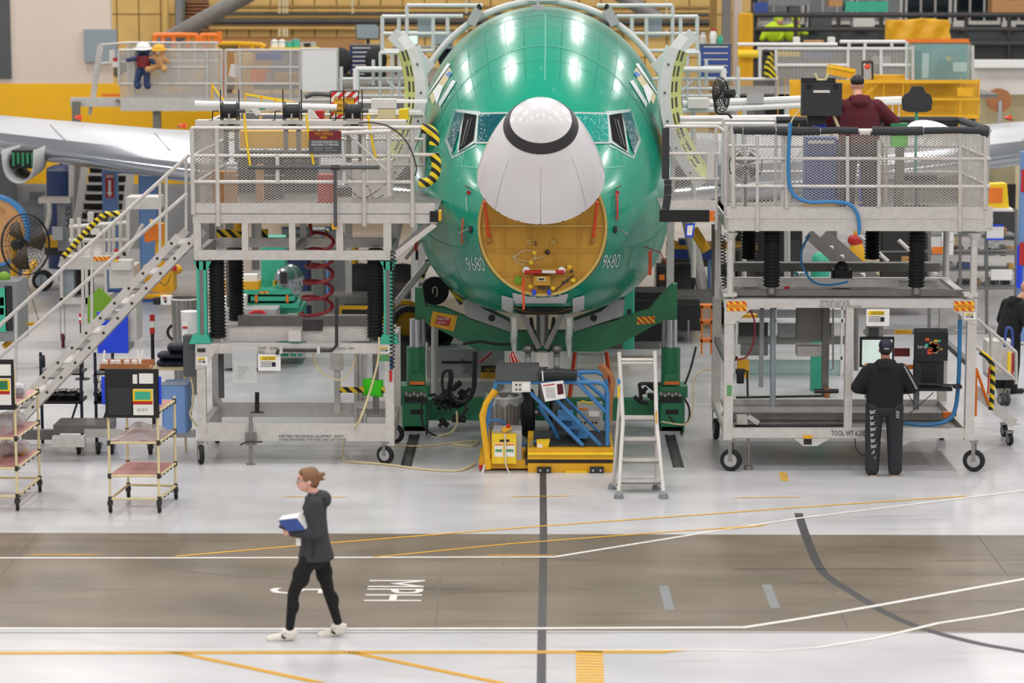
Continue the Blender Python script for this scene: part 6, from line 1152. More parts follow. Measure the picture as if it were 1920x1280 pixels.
for nm, mt, x_0, y_0, x_1, y_1, Y_ in (('blue_carton','blue',480,100,526,112,YA+1.5),('orange_carton','orange',470,132,495,153,YA+1.4),('tan_carton','card',515,138,562,160,YA+1.4),('yellow_panel','insul',440,100,470,185,YA+2.2),('white_drum','off_white',205,95,208,120,YA+.3)): RB(pa, nm, mt, x_0, y_0, x_1, y_1, Y_, .5)
wbd = TH('white_board', 'blank white sheet panel hung on the rear platform rail', 'board', 598, YA-.1, zA); RB(wbd, 'sheet', 'white', 567, 93, 631, 172, YA-.1, .03); TB(wbd, 'frame', 'alu', [(565,92),(633,92),(633,188),(565,188),(565,92)], .03, YA-.08)
def toy(label, px, py, s_, suit, helmet, bear):
    c = P(px, py, YA-.15); t = T('stuffed_toy', label, 'stuffed toy', c-V((0,0,.3*s_)))
    f = 'card' if bear else suit; q = lambda x, y, z: c+V((x,y,z))*s_
    blob('toy_body', [(q(0,0,0), (.13*s_,.1*s_,.16*s_)), (q(.0,0,.24), (.13*s_,.12*s_,.12*s_)), (q(-.1,0,.1), q(-.3,-.05,.06), .055*s_, .045*s_), (q(.1,0,.1), q(.22,-.06,.0), .055*s_, .045*s_), *([(q(-.07,0,-.1), q(-.2,-.2,-.16), .075*s_, .065*s_), (q(.07,0,-.1), q(.16,-.22,-.14), .075*s_, .065*s_)] if bear else [(q(-.07,0,-.12), q(-.14,-.03,-.4), .07*s_, .06*s_), (q(.07,0,-.12), q(.06,-.03,-.42), .07*s_, .06*s_)])], f, t, .02*s_, 3, False)
    M().ball(q(0,-.1,.22), .05*s_).out('toy_muzzle', 'tan' if bear else 'black', t); M().lathe([(.15*s_,0),(.14*s_,.05*s_),(.1*s_,.1*s_),(.0,.13*s_)], q(0,0,.28), (0,-.15,1), 14).out('toy_helmet', helmet, t); M().lathe([(.19*s_,0),(.14*s_,.02*s_)], q(0,0,.28), (0,-.15,1), 14).out('helmet_brim', helmet, t)
    if not bear: M().lathe([(.135*s_,-.1*s_),(.14*s_,0),(.13*s_,.12*s_)], q(0,0,.02), 'z', 14, False).out('toy_vest', 'red_dark', t)
    for x_ in (-.07, .05): M().ball(q(x_*3,-.28,-.16) if bear else q(x_*1.6,-.05,-.44), .07*s_).out('toy_paw', 'card' if bear else 'blue_dark', t)
toy('stuffed doll in white hard hat and blue suit on the rear platform rail', 269, 118, 1.1, 'blue_dark', 'white', False); toy('brown teddy bear in yellow helmet tied to the rear platform rail', 298, 116, .95, 'wood', 'yellow', True)
for nm, lb, pts, mt in (('orange_barrier','orange tube barrier behind the rear platform nearest the wall',[(290,82),(290,70),(296,66),(362,66),(369,70),(369,82)],'orange'),('orange_barrier','short orange tube barrier beside the black caution board',[(376,82),(378,68),(384,66),(410,66),(411,60),(412,82)],'orange'),('yellow_barrier','low yellow tube barrier behind the mesh beside the bear',[(410,92),(410,82),(490,84),(490,92)],'yellow')):
    t = TH(nm, lb, 'barrier', sum(p[0] for p in pts)/len(pts), 62.5, ZZ(92,62.5)); TB(t, 'top_tube', mt, pts, .06, 62.5, 8, 3); [TB(t, 'upright', mt, [(pts[0][0]+(pts[-1][0]-pts[0][0])*k, pts[len(pts)//2][1]+2), (pts[0][0]+(pts[-1][0]-pts[0][0])*k, 94)], .05, 62.5) for k in (.2,.45,.8)]
cb_ = TH('caution_board', 'black and yellow caution board behind the rear platform', 'sign', 428, 62, ZZ(93,62)); RB(cb_, 'board', 'black', 411, 84, 446, 94, 62, .03); stext(cb_, 'CAUTION\nINSTALL', 413, 85, 444, 93, 62, 'yellow')
# ---- office corner left of the crown
YO = 66.0; zO = ZZ(150, YO)
of = TH('upper_floor', 'raised rear work floor behind the platforms', 'platform', 640, YO-2, 0); M().box(XX(420,YO), XX(960,YO), YO-2, YO+8, zO-.15, zO).out('floor_slab', 'alu_dark', of); [M().box(XX(p_,YO)-.1, XX(p_,YO)+.1, YO-1.9, YO-1.7, 0, zO-.1).out('slab_leg', 'alu_dark', of) for p_ in (450,640,900)]
wp_ = TH('wood_partition', 'tan wooden partition below the pipes at the hall back', 'partition', 545, 70, zO); RB(wp_, 'panel', 'card', 418, 70, 545, 160, 70, .08); RB(wp_, 'panel', 'card', 546, 70, 684, 160, 70, .08); QB(wp_, 'cap_strip', 'wood', [(418,69),(684,69),(684,71),(418,71)], 69.98, .12)
sh_ = TH('supply_shelf', 'yellow edged shelf behind the white board', 'shelf', 560, 64, zO); RB(sh_, 'shelf_top', 'yellow_br', 505, 89, 596, 93, 64, .5); RB(sh_, 'shelf_body', 'grey', 508, 93, 594, 153, 64.05, .45)
for k, (px_, mt, nm, lb) in enumerate(((515,'white','white_bucket','white domed bucket left end of the supply shelf row'),(529,'white','white_bucket','white domed bucket beside the teal cans'),(543,'teal_paint','teal_can','teal can next to the white buckets on supply shelf'),(555,'teal_paint','teal_can','taller teal can beside the boxed supplies'))):
    c = P(px_, 90, 64.2); t = T(nm, lb, 'container', c); h_ = .16+.05*(k == 3); M().lathe([(.09,0),(.09,h_),(.085,h_+.01),(.02,h_+.05 if mt == 'white' else h_+.012)], c, 'z', 14).out('can_body', mt, t); M().lathe([(.094,h_-.02),(.094,h_)], c, 'z', 14, False).out('can_rim', 'grey_lt', t)
t = TH('supply_box', 'grey and white boxed supplies right end of the supply shelf', 'box', 576, 64.2, ZZ(90,64.2)); RB(t, 'box', 'grey_lt', 562, 79, 592, 90, 64.2, .25); RB(t, 'box_label', 'black', 570, 81, 582, 88, 64.18, .02)
def chest(label, x0, y0, x1, y1, Y, mt, n, z=None):
    t = TH('tool_chest', label, 'tool chest', (x0+x1)/2, Y, z if z is not None else ZZ(y1,Y)); RB(t, 'chest_body', mt, x0, y0, x1, y1, Y, .7); h_ = (y1-y0-3)/n; RB(t, 'chest_top', 'grey_dk', x0-1, y0-1.5, x1+1, y0+1, Y-.02, .74)
    for k in range(n): d = RB(t, 'drawer', mt, x0+1.5, y0+2+h_*k, x1-1.5, y0+1+h_*(k+1), Y-.02, .02); RB(d, 'drawer_pull', 'alu', x0+5, y0+2.6+h_*k, x1-6, y0+5+h_*k, Y-.045, .02)
    return t
chest('dark blue tool chest with silver drawer pulls left of the crown', 656, 86, 715, 146, 62.0, 'blue_dark', 7)
tv = TH('wall_monitor', 'flat screen hanging above the blue tool chest', 'monitor', 689, 64, ZZ(73,64)); QB(tv, 'casing', 'black', [(667,45),(706,44),(712,52),(710,74),(668,74)], 64, .08); QB(tv, 'screen', 'grey_blue', [(668,46),(705,46),(711,53),(709,72),(669,72)], 63.98, .02); TB(tv, 'mount', 'dark_steel', [(690,74),(690,90)], .04, 64.1)
def chair_bg(label, px, py, Y, sz=1.0):
    c = P(px, py, Y); t = T('office_chair', label, 'chair', (c.x, Y, c.z-.6)); M().ball(c, .25*sz, .08, .32*sz).out('backrest', 'black', t); M().cbox(c+V((0,-.22,-.32)), (.48*sz,.46,.1), bev=.1).out('seat', 'black', t); M().tube(c+V((0,-.15,-.6)), c+V((0,-.15,-.34)), .04).out('gas_lift', 'dark_steel', t); [M().beam(c+V((0,-.15,-.57)), c+V((.3*cos(a),-.15+.3*sin(a),-.6)), .05, .04).out('leg', 'black', t) for a in (0, 1.26, 2.5, 3.77, 5)]
chair_bg('black office chair in front of the left blue tool chest', 705, 112, 60.5); chair_bg('dark chair half hidden by the white board edge', 640, 115, 61)
dk = TH('desk', 'work desk with monitors behind the left crown railing', 'desk', 770, 60, zO); RB(dk, 'desk_top', 'grey', 735, 88, 850, 91, 60, .8); [RB(dk, 'leg', 'dark_steel', a, 91, a+4, 140, 60.1, .1) for a in (740, 765, 845)]
for a, b, lb in ((741,783,'bright desk monitor left of the crown railing'),(813,848,'darker desk monitor close to the fuselage crown')): t = TH('desk_monitor', lb, 'monitor', (a+b)/2, 60.3, ZZ(88,60.3)); RB(t, 'casing', 'black', a-1, 57, b+1, 84, 60.3, .06); RB(t, 'screen', 'screen_light' if a < 800 else 'grey_blue', a, 58, b, 83, 60.28, .02); RB(t, 'stand', 'dark_steel', (a+b)/2-3, 84, (a+b)/2+3, 88, 60.32, .08)
po = T('person', 'person in dark shirt seated near monitors left of the crown', 'person', (XX(832,60.6),60.6,zO)); c = P(833,68,60.6); blob('head', [(c, (.1,.11,.13))], 'skin', po, .02, 3, False); M().ball(c+V((.01,0,.05)), .11, .12, .1).out('hair', 'black', po); blob('shirt', [(c+V((.06,0,-.45)), (.22,.16,.3)), (c+V((.0,0,-.22)), (.16,.12,.1)), (c+V((-.12,-.05,-.3)), c+V((-.25,-.25,-.5)), .08, .06)], 'navy', po, .03, 3, False)
# ---- fuselage railings on both sides of the crown and the jig ring
YC = 47.0
for sd, px0, lb in ((-1, 760, 'grey tube railing platform beside the crown on the left'), (1, 1270, 'grey tube railing platform beside the crown on the right')):
    f = (lambda x: x) if sd < 0 else (lambda x: 2024-x)
    t = TH('crown_platform', lb, 'platform', px0, YC)
    def rr_(pts, r_=.035, Y=YC, mt='cladding'): TB(t, 'guard_rail', mt, [(f(a), b) for a, b in pts], r_, Y)
    for pts in ([(716,31),(842,31)], [(716,63),(842,63)], [(716,95),(812,95)], [(717,30),(717,100)], [(748,30),(748,63)], [(812,30),(812,95)], [(839,30),(839,66)], [(763,10),(763,100)], [(763,10),(905,10)], [(764,30),(868,30)]): rr_(pts)
    for pts in ([(712,99),(749,99)], [(713,99),(713,185)], [(749,99),(749,180)], [(640,148),(800,148)], [(665,166),(790,166)], [(640,180),(790,180)], [(735,100),(735,180)], [(725,150),(762,186)], [(700,112),(700,160)]): rr_(pts, .03, YC-.6)
    rr_([(667,130),(770,130)], .05, YC-.8); rr_([(668,128),(668,168)], .055, YC-.8, 'white'); rr_([(640,125),(640,185)], .03, YC-.6)
    a, b = P(f(783), 70, YC+.2), P(f(815), 26, YC+.2); M().box(min(a.x,b.x), max(a.x,b.x), YC+.2, YC+.24, a.z, b.z).out('grey_panel', 'grey_blue', t); zc_ = ZZ(187, YC); xa_, xb_ = sorted((XX(f(640),YC), XX(f(800),YC))); M().box(xa_, xb_, YC-1, YC+2.5, zc_-.12, zc_).out('deck_plate', 'alu_dark', t)
    stuff(M().expanded((xa_, YC-.62, zc_), (xb_-xa_-.6,0,0), (0,0,.35), .06, .04).out('mesh_panel', 'mesh_metal', t, 0))
    for X in (xa_+.1, xb_-.1): M().box(X-.06, X+.06, YC+.5, YC+.62, 0, zc_-.1).out('platform_leg', 'alu', t)
jr = T('jig_ring', 'pale arched tube ring bridging over the fuselage crown', 'jig', (0, 43.4, 0)); cz = ZZ(2,43.4)-2.14
M().path([V((2.14*sin(a), 43.4, cz+2.14*cos(a))) for a in [lerp(-1.75,1.75,i/60) for i in range(61)]], .055, 10).out('arch_tube', 'cladding', jr); M().path([V((2.12*sin(a), 43.9, cz+2.12*cos(a))) for a in [lerp(-1.75,1.75,i/60) for i in range(61)]], .03, 8).out('arch_tube', 'cladding', jr)
for sd in (-1, 1): q = P(1018+sd*128, 32, 43.3); M().cbox(q, (.16,.12,.28), 0, sd*-.5).out('arch_clamp', 'grey_lt', jr); M().cbox(q+V((sd*-.08,0,.16)), (.06,.1,.1), 0, sd*.5).out('clamp_pad', 'black', jr); M().beam((sd*2.1,43.6,cz-.38), (sd*2.1,43.6,0), .12).out('arch_leg', 'alu', jr)
M().cbox((0,43.4,cz+2.2), (.5,.2,.12)).out('arch_joint', 'cladding', jr)
# ================================================================== upper right background
YM = 74.0
mz = TH('mezzanine', 'dark railed mezzanine with windows at the upper right back', 'mezzanine', 1660, YM)
zM = ZZ(112, YM); xm0, xm1 = XX(1392,YM), XX(2100,YM)
M().box(xm0, xm1, YM, YM+6, zM-.5, zM).out('mezzanine_slab', 'dark_steel', mz); RB(mz, 'fascia', 'char', 1392, 84, 2000, 112, YM-.05, .05)
for y_ in (28, 55, 82): TB(mz, 'guard_rail', 'dark_steel', [(1400,y_),(2000,y_)], .07, YM-.1)
for k in range(8): TB(mz, 'guard_post', 'dark_steel', [(1412+80*k,26),(1412+80*k,112)], .06, YM-.1)
for k in range(4): M().box(XX(1420+160*k,YM)-.15, XX(1420+160*k,YM)+.15, YM+.3, YM+.6, 0, zM-.5).out('column', 'grey_dk', mz)
wr = struct(M().box(xm0-.5, xm1+3, YM+6, YM+6.3, 0, 12).out('wall_right', 'grey_dk'))
YG = YM+5.9
for k in range(6):
    a = 1425+92*k; fr = RB(wr, 'window_frame', 'off_white', a-4, -30, a+84, 46, YG, .1); RB(wr, 'window_sill', 'off_white', a-6, 42, a+20, 56, YG-.1, .2)
    for j in range(3): RB(fr, 'window_pane', 'glass_dark' if k > 2 else 'grey', a+27*j, -30, a+25+27*j, 38, YG-.03, .04)
for k, (x_0, y_0, x_1, y_1, mt) in enumerate(((1585,3,1665,22,'teal_paint'),(1440,0,1520,10,'grey'),(1555,0,1580,12,'card'),(1415,5,1440,30,'blue'),(1480,12,1500,28,'grey_dk'),(1520,30,1560,60,'grey_dk'),(1470,60,1500,80,'card'),(1600,34,1640,50,'off_white'),(1860,0,2000,26,'card'))): RB(mz, 'stored_crate', mt, x_0, y_0, x_1, y_1, YM+2.5, .8)
for i, (px_, s_) in enumerate(((1452,1.0),(1485,.85))):
    c = P(px_, 46, YM+1.2); lb = 'worker in bright yellow hi-vis vest leaning on the mezzanine' if i == 0 else 'second worker in hi-vis vest beside the first on the mezzanine'
    t = T('person', lb, 'person', (c.x, YM+1.2, zM)); blob('vest', [(c+V((0,0,-.25)), (.26*s_,.18,.35*s_)), (c+V((.1,0,-.05)), c+V((.45*s_,-.1,-.25)), .1, .08), (c+V((-.2,0,-.1)), c+V((-.35,-.1,-.4)), .1, .08)], 'neon_vest', t, .04, 3, False); M().ball(c+V((.12*s_,0,.17)), .13, .13, .13).out('helmet', 'neon_vest', t); M().ball(c+V((.14*s_,-.04,.08)), .1, .1, .12).out('head', 'skin', t); M().box(c.x-.2, c.x+.2, YM+1.1, YM+1.35, zM, c.z-.4).out('trousers', 'grey_dk', t)
# columns and yellow post right of the crown
for k, (a, b, mt, Y_) in enumerate(((1330,1345,'insul_dark',72),(1352,1372,'alu_dark',70),(1374,1392,'beige',71))): struct(RB(None, f'trim_{k+3}', mt, a, -40, b, 330, Y_, .5)); lab(bpy.data.objects[f'trim_{k+3}'], ['brown building column right of the crown','grey building column right of the crown','beige building column right of the crown'][k])
yp = TH('yellow_gate', 'yellow lattice gate post beside the mezzanine end', 'gate', 1400, 70, 0); [TB(yp, 'gate_bar', 'yellow', [(1389+6*k,26),(1389+6*k,407)], .07, 70) for k in range(4)]; [TB(yp, 'gate_rail', 'yellow', [(1388,y_),(1409,y_)], .05, 70) for y_ in (28, 52, 78)]; TB(yp, 'gate_arm', 'yellow_br', [(1383,101),(1428,101)], .1, 69.8)
chest('blue tool chest with white drawer edges right of the crown', 1314, 84, 1371, 146, 56.0, 'blue', 5)
for px_, mt, h_, lb, nm in ((1337,'white',.28,'white bottle with red cap on the right tool chest','bottle'),(1350,'teal_paint',.14,'teal tub on the right blue tool chest','tub'),(1318,'off_white',.2,'white jar on the right blue tool chest','jar')): c = P(px_,83,56.3); t = T(nm, lb, 'container', c); M().lathe([(.07,0),(.07,h_*.8),(.04,h_)], c, 'z', 12).out('body', mt, t); M().lathe([(.045,h_),(.045,h_+.05)], c, 'z', 12).out('cap', 'red' if nm == 'bottle' else mt, t)
# rear platform on the right with white rails
YD = 58.0; zD = ZZ(176, YD)
pd = TH('rear_platform', 'aluminium rear platform with white rails under the yellow tarpaulin', 'platform', 1570, YD)
RB(pd, 'deck_beam', 'alu', 1380, 172, 1720, 184, YD, .15); M().box(XX(1380,YD), XX(1860,YD), YD, YD+4, zD-.08, zD).out('deck_plate', 'alu_dark', pd); [M().box(XX(p_,YD)-.08, XX(p_,YD)+.08, YD+.1, YD+.26, 0, zD-.05).out('platform_leg', 'alu_dark', pd) for p_ in (1400, 1560, 1700)]
for pts in ([(1383,83),(1570,83)], [(1420,91),(1712,91)], [(1455,122),(1592,122)], [(1655,122),(1708,122)], [(1575,78),(1698,78)]): TB(pd, 'guard_rail', 'white', pts, .035, YD)
for px_, t_, b_ in ((1425,90,145),(1455,90,176),(1590,90,176),(1620,90,176),(1652,90,176),(1700,78,176),(1592,78,92),(1622,78,92),(1672,78,92)): TB(pd, 'guard_post', 'white', [(px_,t_),(px_,b_)], .035, YD)
XP(pd, 1457, 93, 1700, 172, YD+.05, .08, .05, st=.02); XP(pd, 1380, 148, 1456, 180, YD-.3, .08, .05); TB(pd, 'guard_rail', 'white', [(1275,148),(1458,148)], .03, YD-.3); TB(pd, 'guard_post', 'grey_lt', [(1455,148),(1455,182)], .035, YD-.3)
for x_0, y_0, x_1, y_1, mt, Y_ in ((1460,98,1500,106,'yellow_br',YD+1.2),(1510,97,1558,110,'blue',YD+1.2),(1640,106,1670,120,'grey_lt',YD+1),(1490,70,1500,84,'paper',YD+.2),(1510,76,1545,83,'card',YD+.2),(1555,70,1566,83,'white',YD+.2)): RB(pd, 'stored_box', mt, x_0, y_0, x_1, y_1, Y_, .4)
hz = TH('hazard_bag', 'yellow and black striped cloth hanging on the right rear rail', 'cloth', 1444, YD-.4, ZZ(146,YD)); m = M(); m.grid(lambda u, v_: P(1443+(u-.5)*lerp(8,26,v_)+1.5*sin(9*v_), lerp(98,146,v_), YD-.4-.1*sin(pi*u)), 9, 9); m.out('cloth', 'hazard_wrap', hz, 60); M().ball(P(1436,98,YD-.4), .07).out('knot', 'black', hz)
# yellow tarp, yellow steel rack, glazed cabinet
tp = TH('yellow_tarpaulin', 'draped yellow tarpaulin over equipment at the upper right', 'tarpaulin', 1722, 66, ZZ(80,66)); m = M(); m.grid(lambda u, v_: P(lerp(1665,1781,u)+1.5*sin(13*v_+4*u), lerp(36,76,v_)+1.5*sin(8*u), 66-.06*sin(17*u+3*v_)), 24, 10); m.out('sheet', 'yellow', tp, 60, solid=.03); RB(tp, 'covered_crate', 'yellow', 1668, 38, 1778, 78, 66.1, .9); RB(tp, 'yellow_frame', 'orange', 1697, 73, 1817, 80, 65, .15); RB(tp, 'frame_leg', 'orange', 1810, 78, 1817, 443, 65, .15); RB(tp, 'frame_leg', 'orange', 1700, 78, 1706, 443, 65, .15)
YK = 52.0; zk = ZZ(222, YK)
rk = TH('yellow_rack', 'large yellow steel storage rack behind the right stand', 'rack', 1660, YK)
for y_, h_ in ((150,6), (216,6), (184,4)): RB(rk, 'rack_beam', 'yellow', 1480 if y_ != 184 else 1690, y_, 1836, y_+h_, YK, .12)
for px_ in (1455, 1468, 1480, 1495, 1618, 1652, 1688, 1795, 1830): RB(rk, 'rack_post', 'yellow', px_, 148 if px_ > 1470 else 144, px_+5, 470, YK+.02, .1)
RB(rk, 'rack_back', 'yellow', 1480, 153, 1833, 220, YK+.9, .04); RB(rk, 'rack_door', 'yellow', 1795, 164, 1825, 180, YK-.03, .03); stext(rk, 'DO NOT STACK', 1796, 157, 1828, 162, YK-.01, 'wood'); M().beam(P(1620,180,YK+.1), P(1650,152,YK+.1), .06).out('rack_brace', 'yellow', rk); RB(rk, 'rack_shelf', 'yellow', 1636, 141, 1697, 150, YK+.5, .4)
ga = TH('glazed_cabinet', 'plastic-wrapped machine cabinet standing on the yellow rack', 'cabinet', 1768, YK+.3, ZZ(150,YK)); mat('film_teal', (150,190,186), .12, 0, .1, 3, alpha=.5); RB(ga, 'machine', 'grey', 1745, 92, 1800, 149, YK+.5, .4); RB(ga, 'side_panel', 'navy', 1716, 95, 1728, 149, YK+.45, .3); RB(ga, 'white_panel', 'white', 1729, 100, 1742, 146, YK+.4, .05); RB(ga, 'grey_unit', 'grey_dk', 1760, 112, 1783, 148, YK+.3, .2); RB(ga, 'card', 'paper', 1787, 117, 1813, 134, YK+.28, .02); RB(ga, 'film_wrap', 'film_teal', 1711, 84, 1824, 150, YK+.2, .9); TB(ga, 'cabinet_edge', 'alu', [(1824,86),(1824,150)], .03, YK+.18); TB(ga, 'cabinet_edge', 'alu', [(1712,86),(1712,150)], .03, YK+.18); RB(ga, 'amber_knob', 'yellow', 1775, 106, 1783, 114, YK+.28, .1)
for px_, lb in ((1625,'lantern-like gauge stand with orange cap on the yellow rack'),): t = TH('gauge_stand', lb, 'gauge', px_, YK+.3, ZZ(150,YK)); RB(t, 'gauge_body', 'grey_lt', 1619, 128, 1633, 148, YK+.3, .1); M().ball(P(1626,125,YK+.33), .06).out('orange_cap', 'orange_red', t); [TB(t, 'gauge_leg', 'dark_steel', [(a,116),(a,150)], .02, YK+.3) for a in (1617,1636)]; TB(t, 'gauge_top', 'dark_steel', [(1617,116),(1636,116)], .03, YK+.3)
t = TH('yellow_crate', 'yellow plastic crate tipped on the rack behind the black case', 'crate', 1577, YK+.3, ZZ(150,YK)); M().cbox(P(1577,134,YK+.4), (.46,.4,.2), 0, .2, .2).out('crate_body', 'yellow', t); M().cbox(P(1577,129,YK+.35), (.44,.36,.04), 0, .2, .2).out('crate_rim', 'yellow_br', t)
# white stock on the rack front and the right side wall
ws = TH('white_stock', 'stack of white tube stock behind the maroon hoodie', 'stock', 1660, YK-.6, ZZ(222,YK)); [TB(ws, 'tube', 'white', [(1640+2*k,188+4*k),(1690,186+4*k)], .06, YK-.6) for k in range(2)]; [RB(ws, 'white_leg', 'off_white', a, 196, a+7, 470, YK-.6, .08) for a in (1655,1668,1680)]
YX = 64.0
wr2 = struct(RB(None, 'wall_side', 'off_white', 1828, 127, 2100, 177, YX, .3)); RB(wr2, 'ledge', 'white', 1826, 113, 2100, 127, YX-.2, .5); RB(wr2, 'lower_wall', 'tan', 1828, 177, 2100, 420, YX+.6, .3); lab(wr2, 'cream side wall band at the right edge')
sp = TH('wire_spool', 'wooden wire spool under the cream wall at the right', 'spool', 1873, YX-.3, 0); c = P(1873,188,YX-.3); M().lathe([(.28,-.15),(.28,.15)], c, 'y', 24).out('spool_flange', 'wood', sp); M().box(c.x-.04, c.x+.04, YX-.5, YX-.46, 0, c.z).out('spool_stand', 'grey_lt', sp)
# long white tubes and fan beyond the right stand's inner rail
lt2 = TH('aisle_railing', 'long white tube railing between the crown platform and right stand', 'railing', 1420, 41.5); [TB(lt2, 'tube', 'white', [(1280,y_+10),(1505,y_)], .05, 41.5) for y_ in (185, 197)]; [TB(lt2, 'upright', 'alu', [(p_,195),(p_,520)], .04, 41.5) for p_ in (1300, 1395, 1475)]; RB(lt2, 'grey_plate', 'grey_lt', 1400, 176, 1432, 194, 41.45, .03); RB(lt2, 'white_tray', 'off_white', 1290, 185, 1330, 203, 41.3, .4)
for pts in ([(1275,222),(1480,220)], [(1275,232),(1480,232)]): TB(lt2, 'tube', 'white', pts, .04, 38.4)
[TB(lt2, 'upright', 'alu', [(p_,222),(p_,560)], .03, 38.4) for p_ in (1372, 1478)]; XP(lt2, 1280, 224, 1370, 240, 38.4)
fn = TH('shop_fan', 'black cage fan clamped above the right stand inner rail', 'fan', 1362, 37.2, ZZ(222,37.2)); c = P(1352,177,37.2); m = M(); axv = V((.85,-.5,.1)).normalized(); e1_ = axv.orthogonal().normalized(); e2_ = axv.cross(e1_)
for k in range(6): r_ = .24*(.25+.15*k); m.path([c+axv*(.07*(1-(r_/.26)**2))+(e1_*cos(2*pi*i/24)+e2_*sin(2*pi*i/24))*r_ for i in range(24)], .006, 4, True); m.path([c-axv*(.07*(1-(r_/.26)**2))+(e1_*cos(2*pi*i/24)+e2_*sin(2*pi*i/24))*r_ for i in range(24)], .006, 4, True)
for k in range(16): a = 2*pi*k/16; m.path([c+axv*.07*(1-t*t)+(e1_*cos(a)+e2_*sin(a))*.24*t for t in (.2,.5,.8,1)]+[c-axv*.07*(1-t*t)+(e1_*cos(a)+e2_*sin(a))*.24*t for t in (.8,.5,.2)], .004, 4)
stuff(m.out('fan_cage', 'dark_steel', fn)); m = M()
for k in range(3): a = 2*pi*k/3; m.add([c, c+axv*.03+(e1_*cos(a)+e2_*sin(a))*.2, c-axv*.03+(e1_*cos(a+.9)+e2_*sin(a+.9))*.2], [(0,1,2)])
m.out('fan_blades', 'dark_steel', fn, solid=.01); M().tube(c+axv*.06, c+axv*.2, .06, 10).out('fan_motor', 'black', fn); TB(fn, 'fan_yoke', 'dark_steel', [(1340,195),(1345,212),(1365,214),(1372,222)], .018, 37.2, 8, 4)
# ================================================================== middle ground left
def BX(nm, lb, cat, mt, x0, y0, x1, y1, Y, dep=.4, extra=None, floor=True):   # cased object standing on the floor (or at its drawn height)
    t = TH(nm, lb, cat, (x0+x1)/2, Y, 0 if floor else ZZ(y1, Y)); a, b = P(x0, y1, Y), P(x1, y0, Y); M().cbox(((a.x+b.x)/2, Y+dep/2, (a.z+b.z)/2), (b.x-a.x, dep, b.z-a.z), bev=min(.03, (b.x-a.x)/8)).out('body', mt, t)
    for e in (extra or []): RB(t, e[0], e[1], *e[2:6], Y-.015, .015)
    return t
struct(M().box(XX(-200,61), XX(36,61), 61.0, 61.2, 0, ZZ(280,61)).out('wall_recess', 'grey_dk')); lab(bpy.data.objects['wall_recess'], 'dark grey wall section below the left wing')
bt = TH('blue_tank', 'tall dark blue tank with domed lid under the left wing', 'tank', 118, 58); c = P(118,440,58); zt = ZZ(318,58); M().lathe([(.33,0),(.33,zt),(.3,zt+.04),(.15,zt+.1),(0,zt+.12)], (c.x,58,0), 'z', 28).out('tank_shell', 'blue_dark', bt); M().lathe([(.336,zt-.02),(.336,zt+.01)], (c.x,58,0), 'z', 28, False).out('lid_band', 'grey', bt); M().ball((c.x,58,zt+.13), .04).out('lid_knob', 'black', bt)
TB(None, 'drain_pipe', 'alu', [(134,300),(134,480)], .06, 57, 10); tag(bpy.data.objects['drain_pipe'], 'grey upright pipe beside the dark blue tank', 'pipe')
rs_ = TH('rear_stair', 'steep aluminium stair with dark treads under the left wing', 'stairs', 195, 56.5)
for pts in ([(164,300),(140,470)], [(158,300),(134,470)], [(243,310),(224,470)], [(250,310),(231,470)]): TB(rs_, 'stringer', 'alu', pts, .06, 56.5, 4)
for k in range(9): y_ = 308+17.3*k; dx = -2.7*k; RB(rs_, 'tread', 'alu', 168+dx, y_, 240+dx*.9, y_+4, 56.55+.0*k, .25); RB(rs_, 'riser', 'black', 168+dx, y_+4, 240+dx*.9, y_+17, 56.75, .02)
for (a, b, top, bot, Y_, lb) in ((194,217,270,480,53.5,'light blue square post with red fire arrow sign'),(266,292,312,500,52,'light blue post behind the left stair handrail'),(262,269,322,470,52.4,'narrow blue post beside the rear stair')):
    t = TH('blue_post', lb, 'post', (a+b)/2, Y_); q, r_ = P(a,bot,Y_), P(b,top,Y_); M().box(q.x, r_.x, Y_, Y_+.25, 0, r_.z).out('post_shaft', 'blue_lt', t); M().box(q.x-.04, r_.x+.04, Y_-.04, Y_+.3, 0, .05).out('post_base', 'blue', t)
    if a == 194: s_ = RB(t, 'fire_sign', 'red', 198, 326, 213, 371, Y_-.01, .01); QB(s_, 'arrow', 'paper', [(203,338),(208,338),(208,360),(211,360),(205.5,370),(200,360),(203,360)], Y_-.015, .004); RB(s_, 'fire_band', 'paper', 199, 328, 212, 333, Y_-.015, .004); stext(s_, 'FIRE', 200, 329, 211, 332, Y_-.01, 'red')
ct = TH('cable_spool', 'large cardboard cable spool with blue rim at the left edge', 'spool', -8, 50); c = P(-12,432,50); M().lathe([(.62,-.12),(.62,.12)], c, 'y', 40).out('cardboard_face', 'card', ct); M().lathe([(.62,-.14),(.68,-.14),(.68,.14),(.62,.14)], c, 'y', 40, False).out('blue_rim', 'blue_hose', ct); M().cbox(P(5,394,49.85), (.12,.01,.03), 0, .8).out('hand_slot', 'wood', ct); M().box(c.x-.5, c.x+.5, 49.9, 50.1, 0, c.z-.5).out('spool_cradle', 'grey_dk', ct)
uv = BX('utility_unit', 'grey upright utility unit numbered 5599 in front of the blue tank', 'equipment', 'grey', 108, 380, 131, 470, 52, .3); text('5599', P(122,387,51.98), (0,0,-1), (1,0,0), .42, .09, 'black', uv); RB(uv, 'unit_top', 'alu', 72, 371, 131, 381, 51.9, .4); TB(uv, 'vent_pipe', 'alu', [(92,380),(93,400),(88,425),(78,445),(76,470)], .05, 51.9, 8, 4); RB(uv, 'document_holder', 'grey_lt', 98, 425, 117, 450, 51.7, .06)
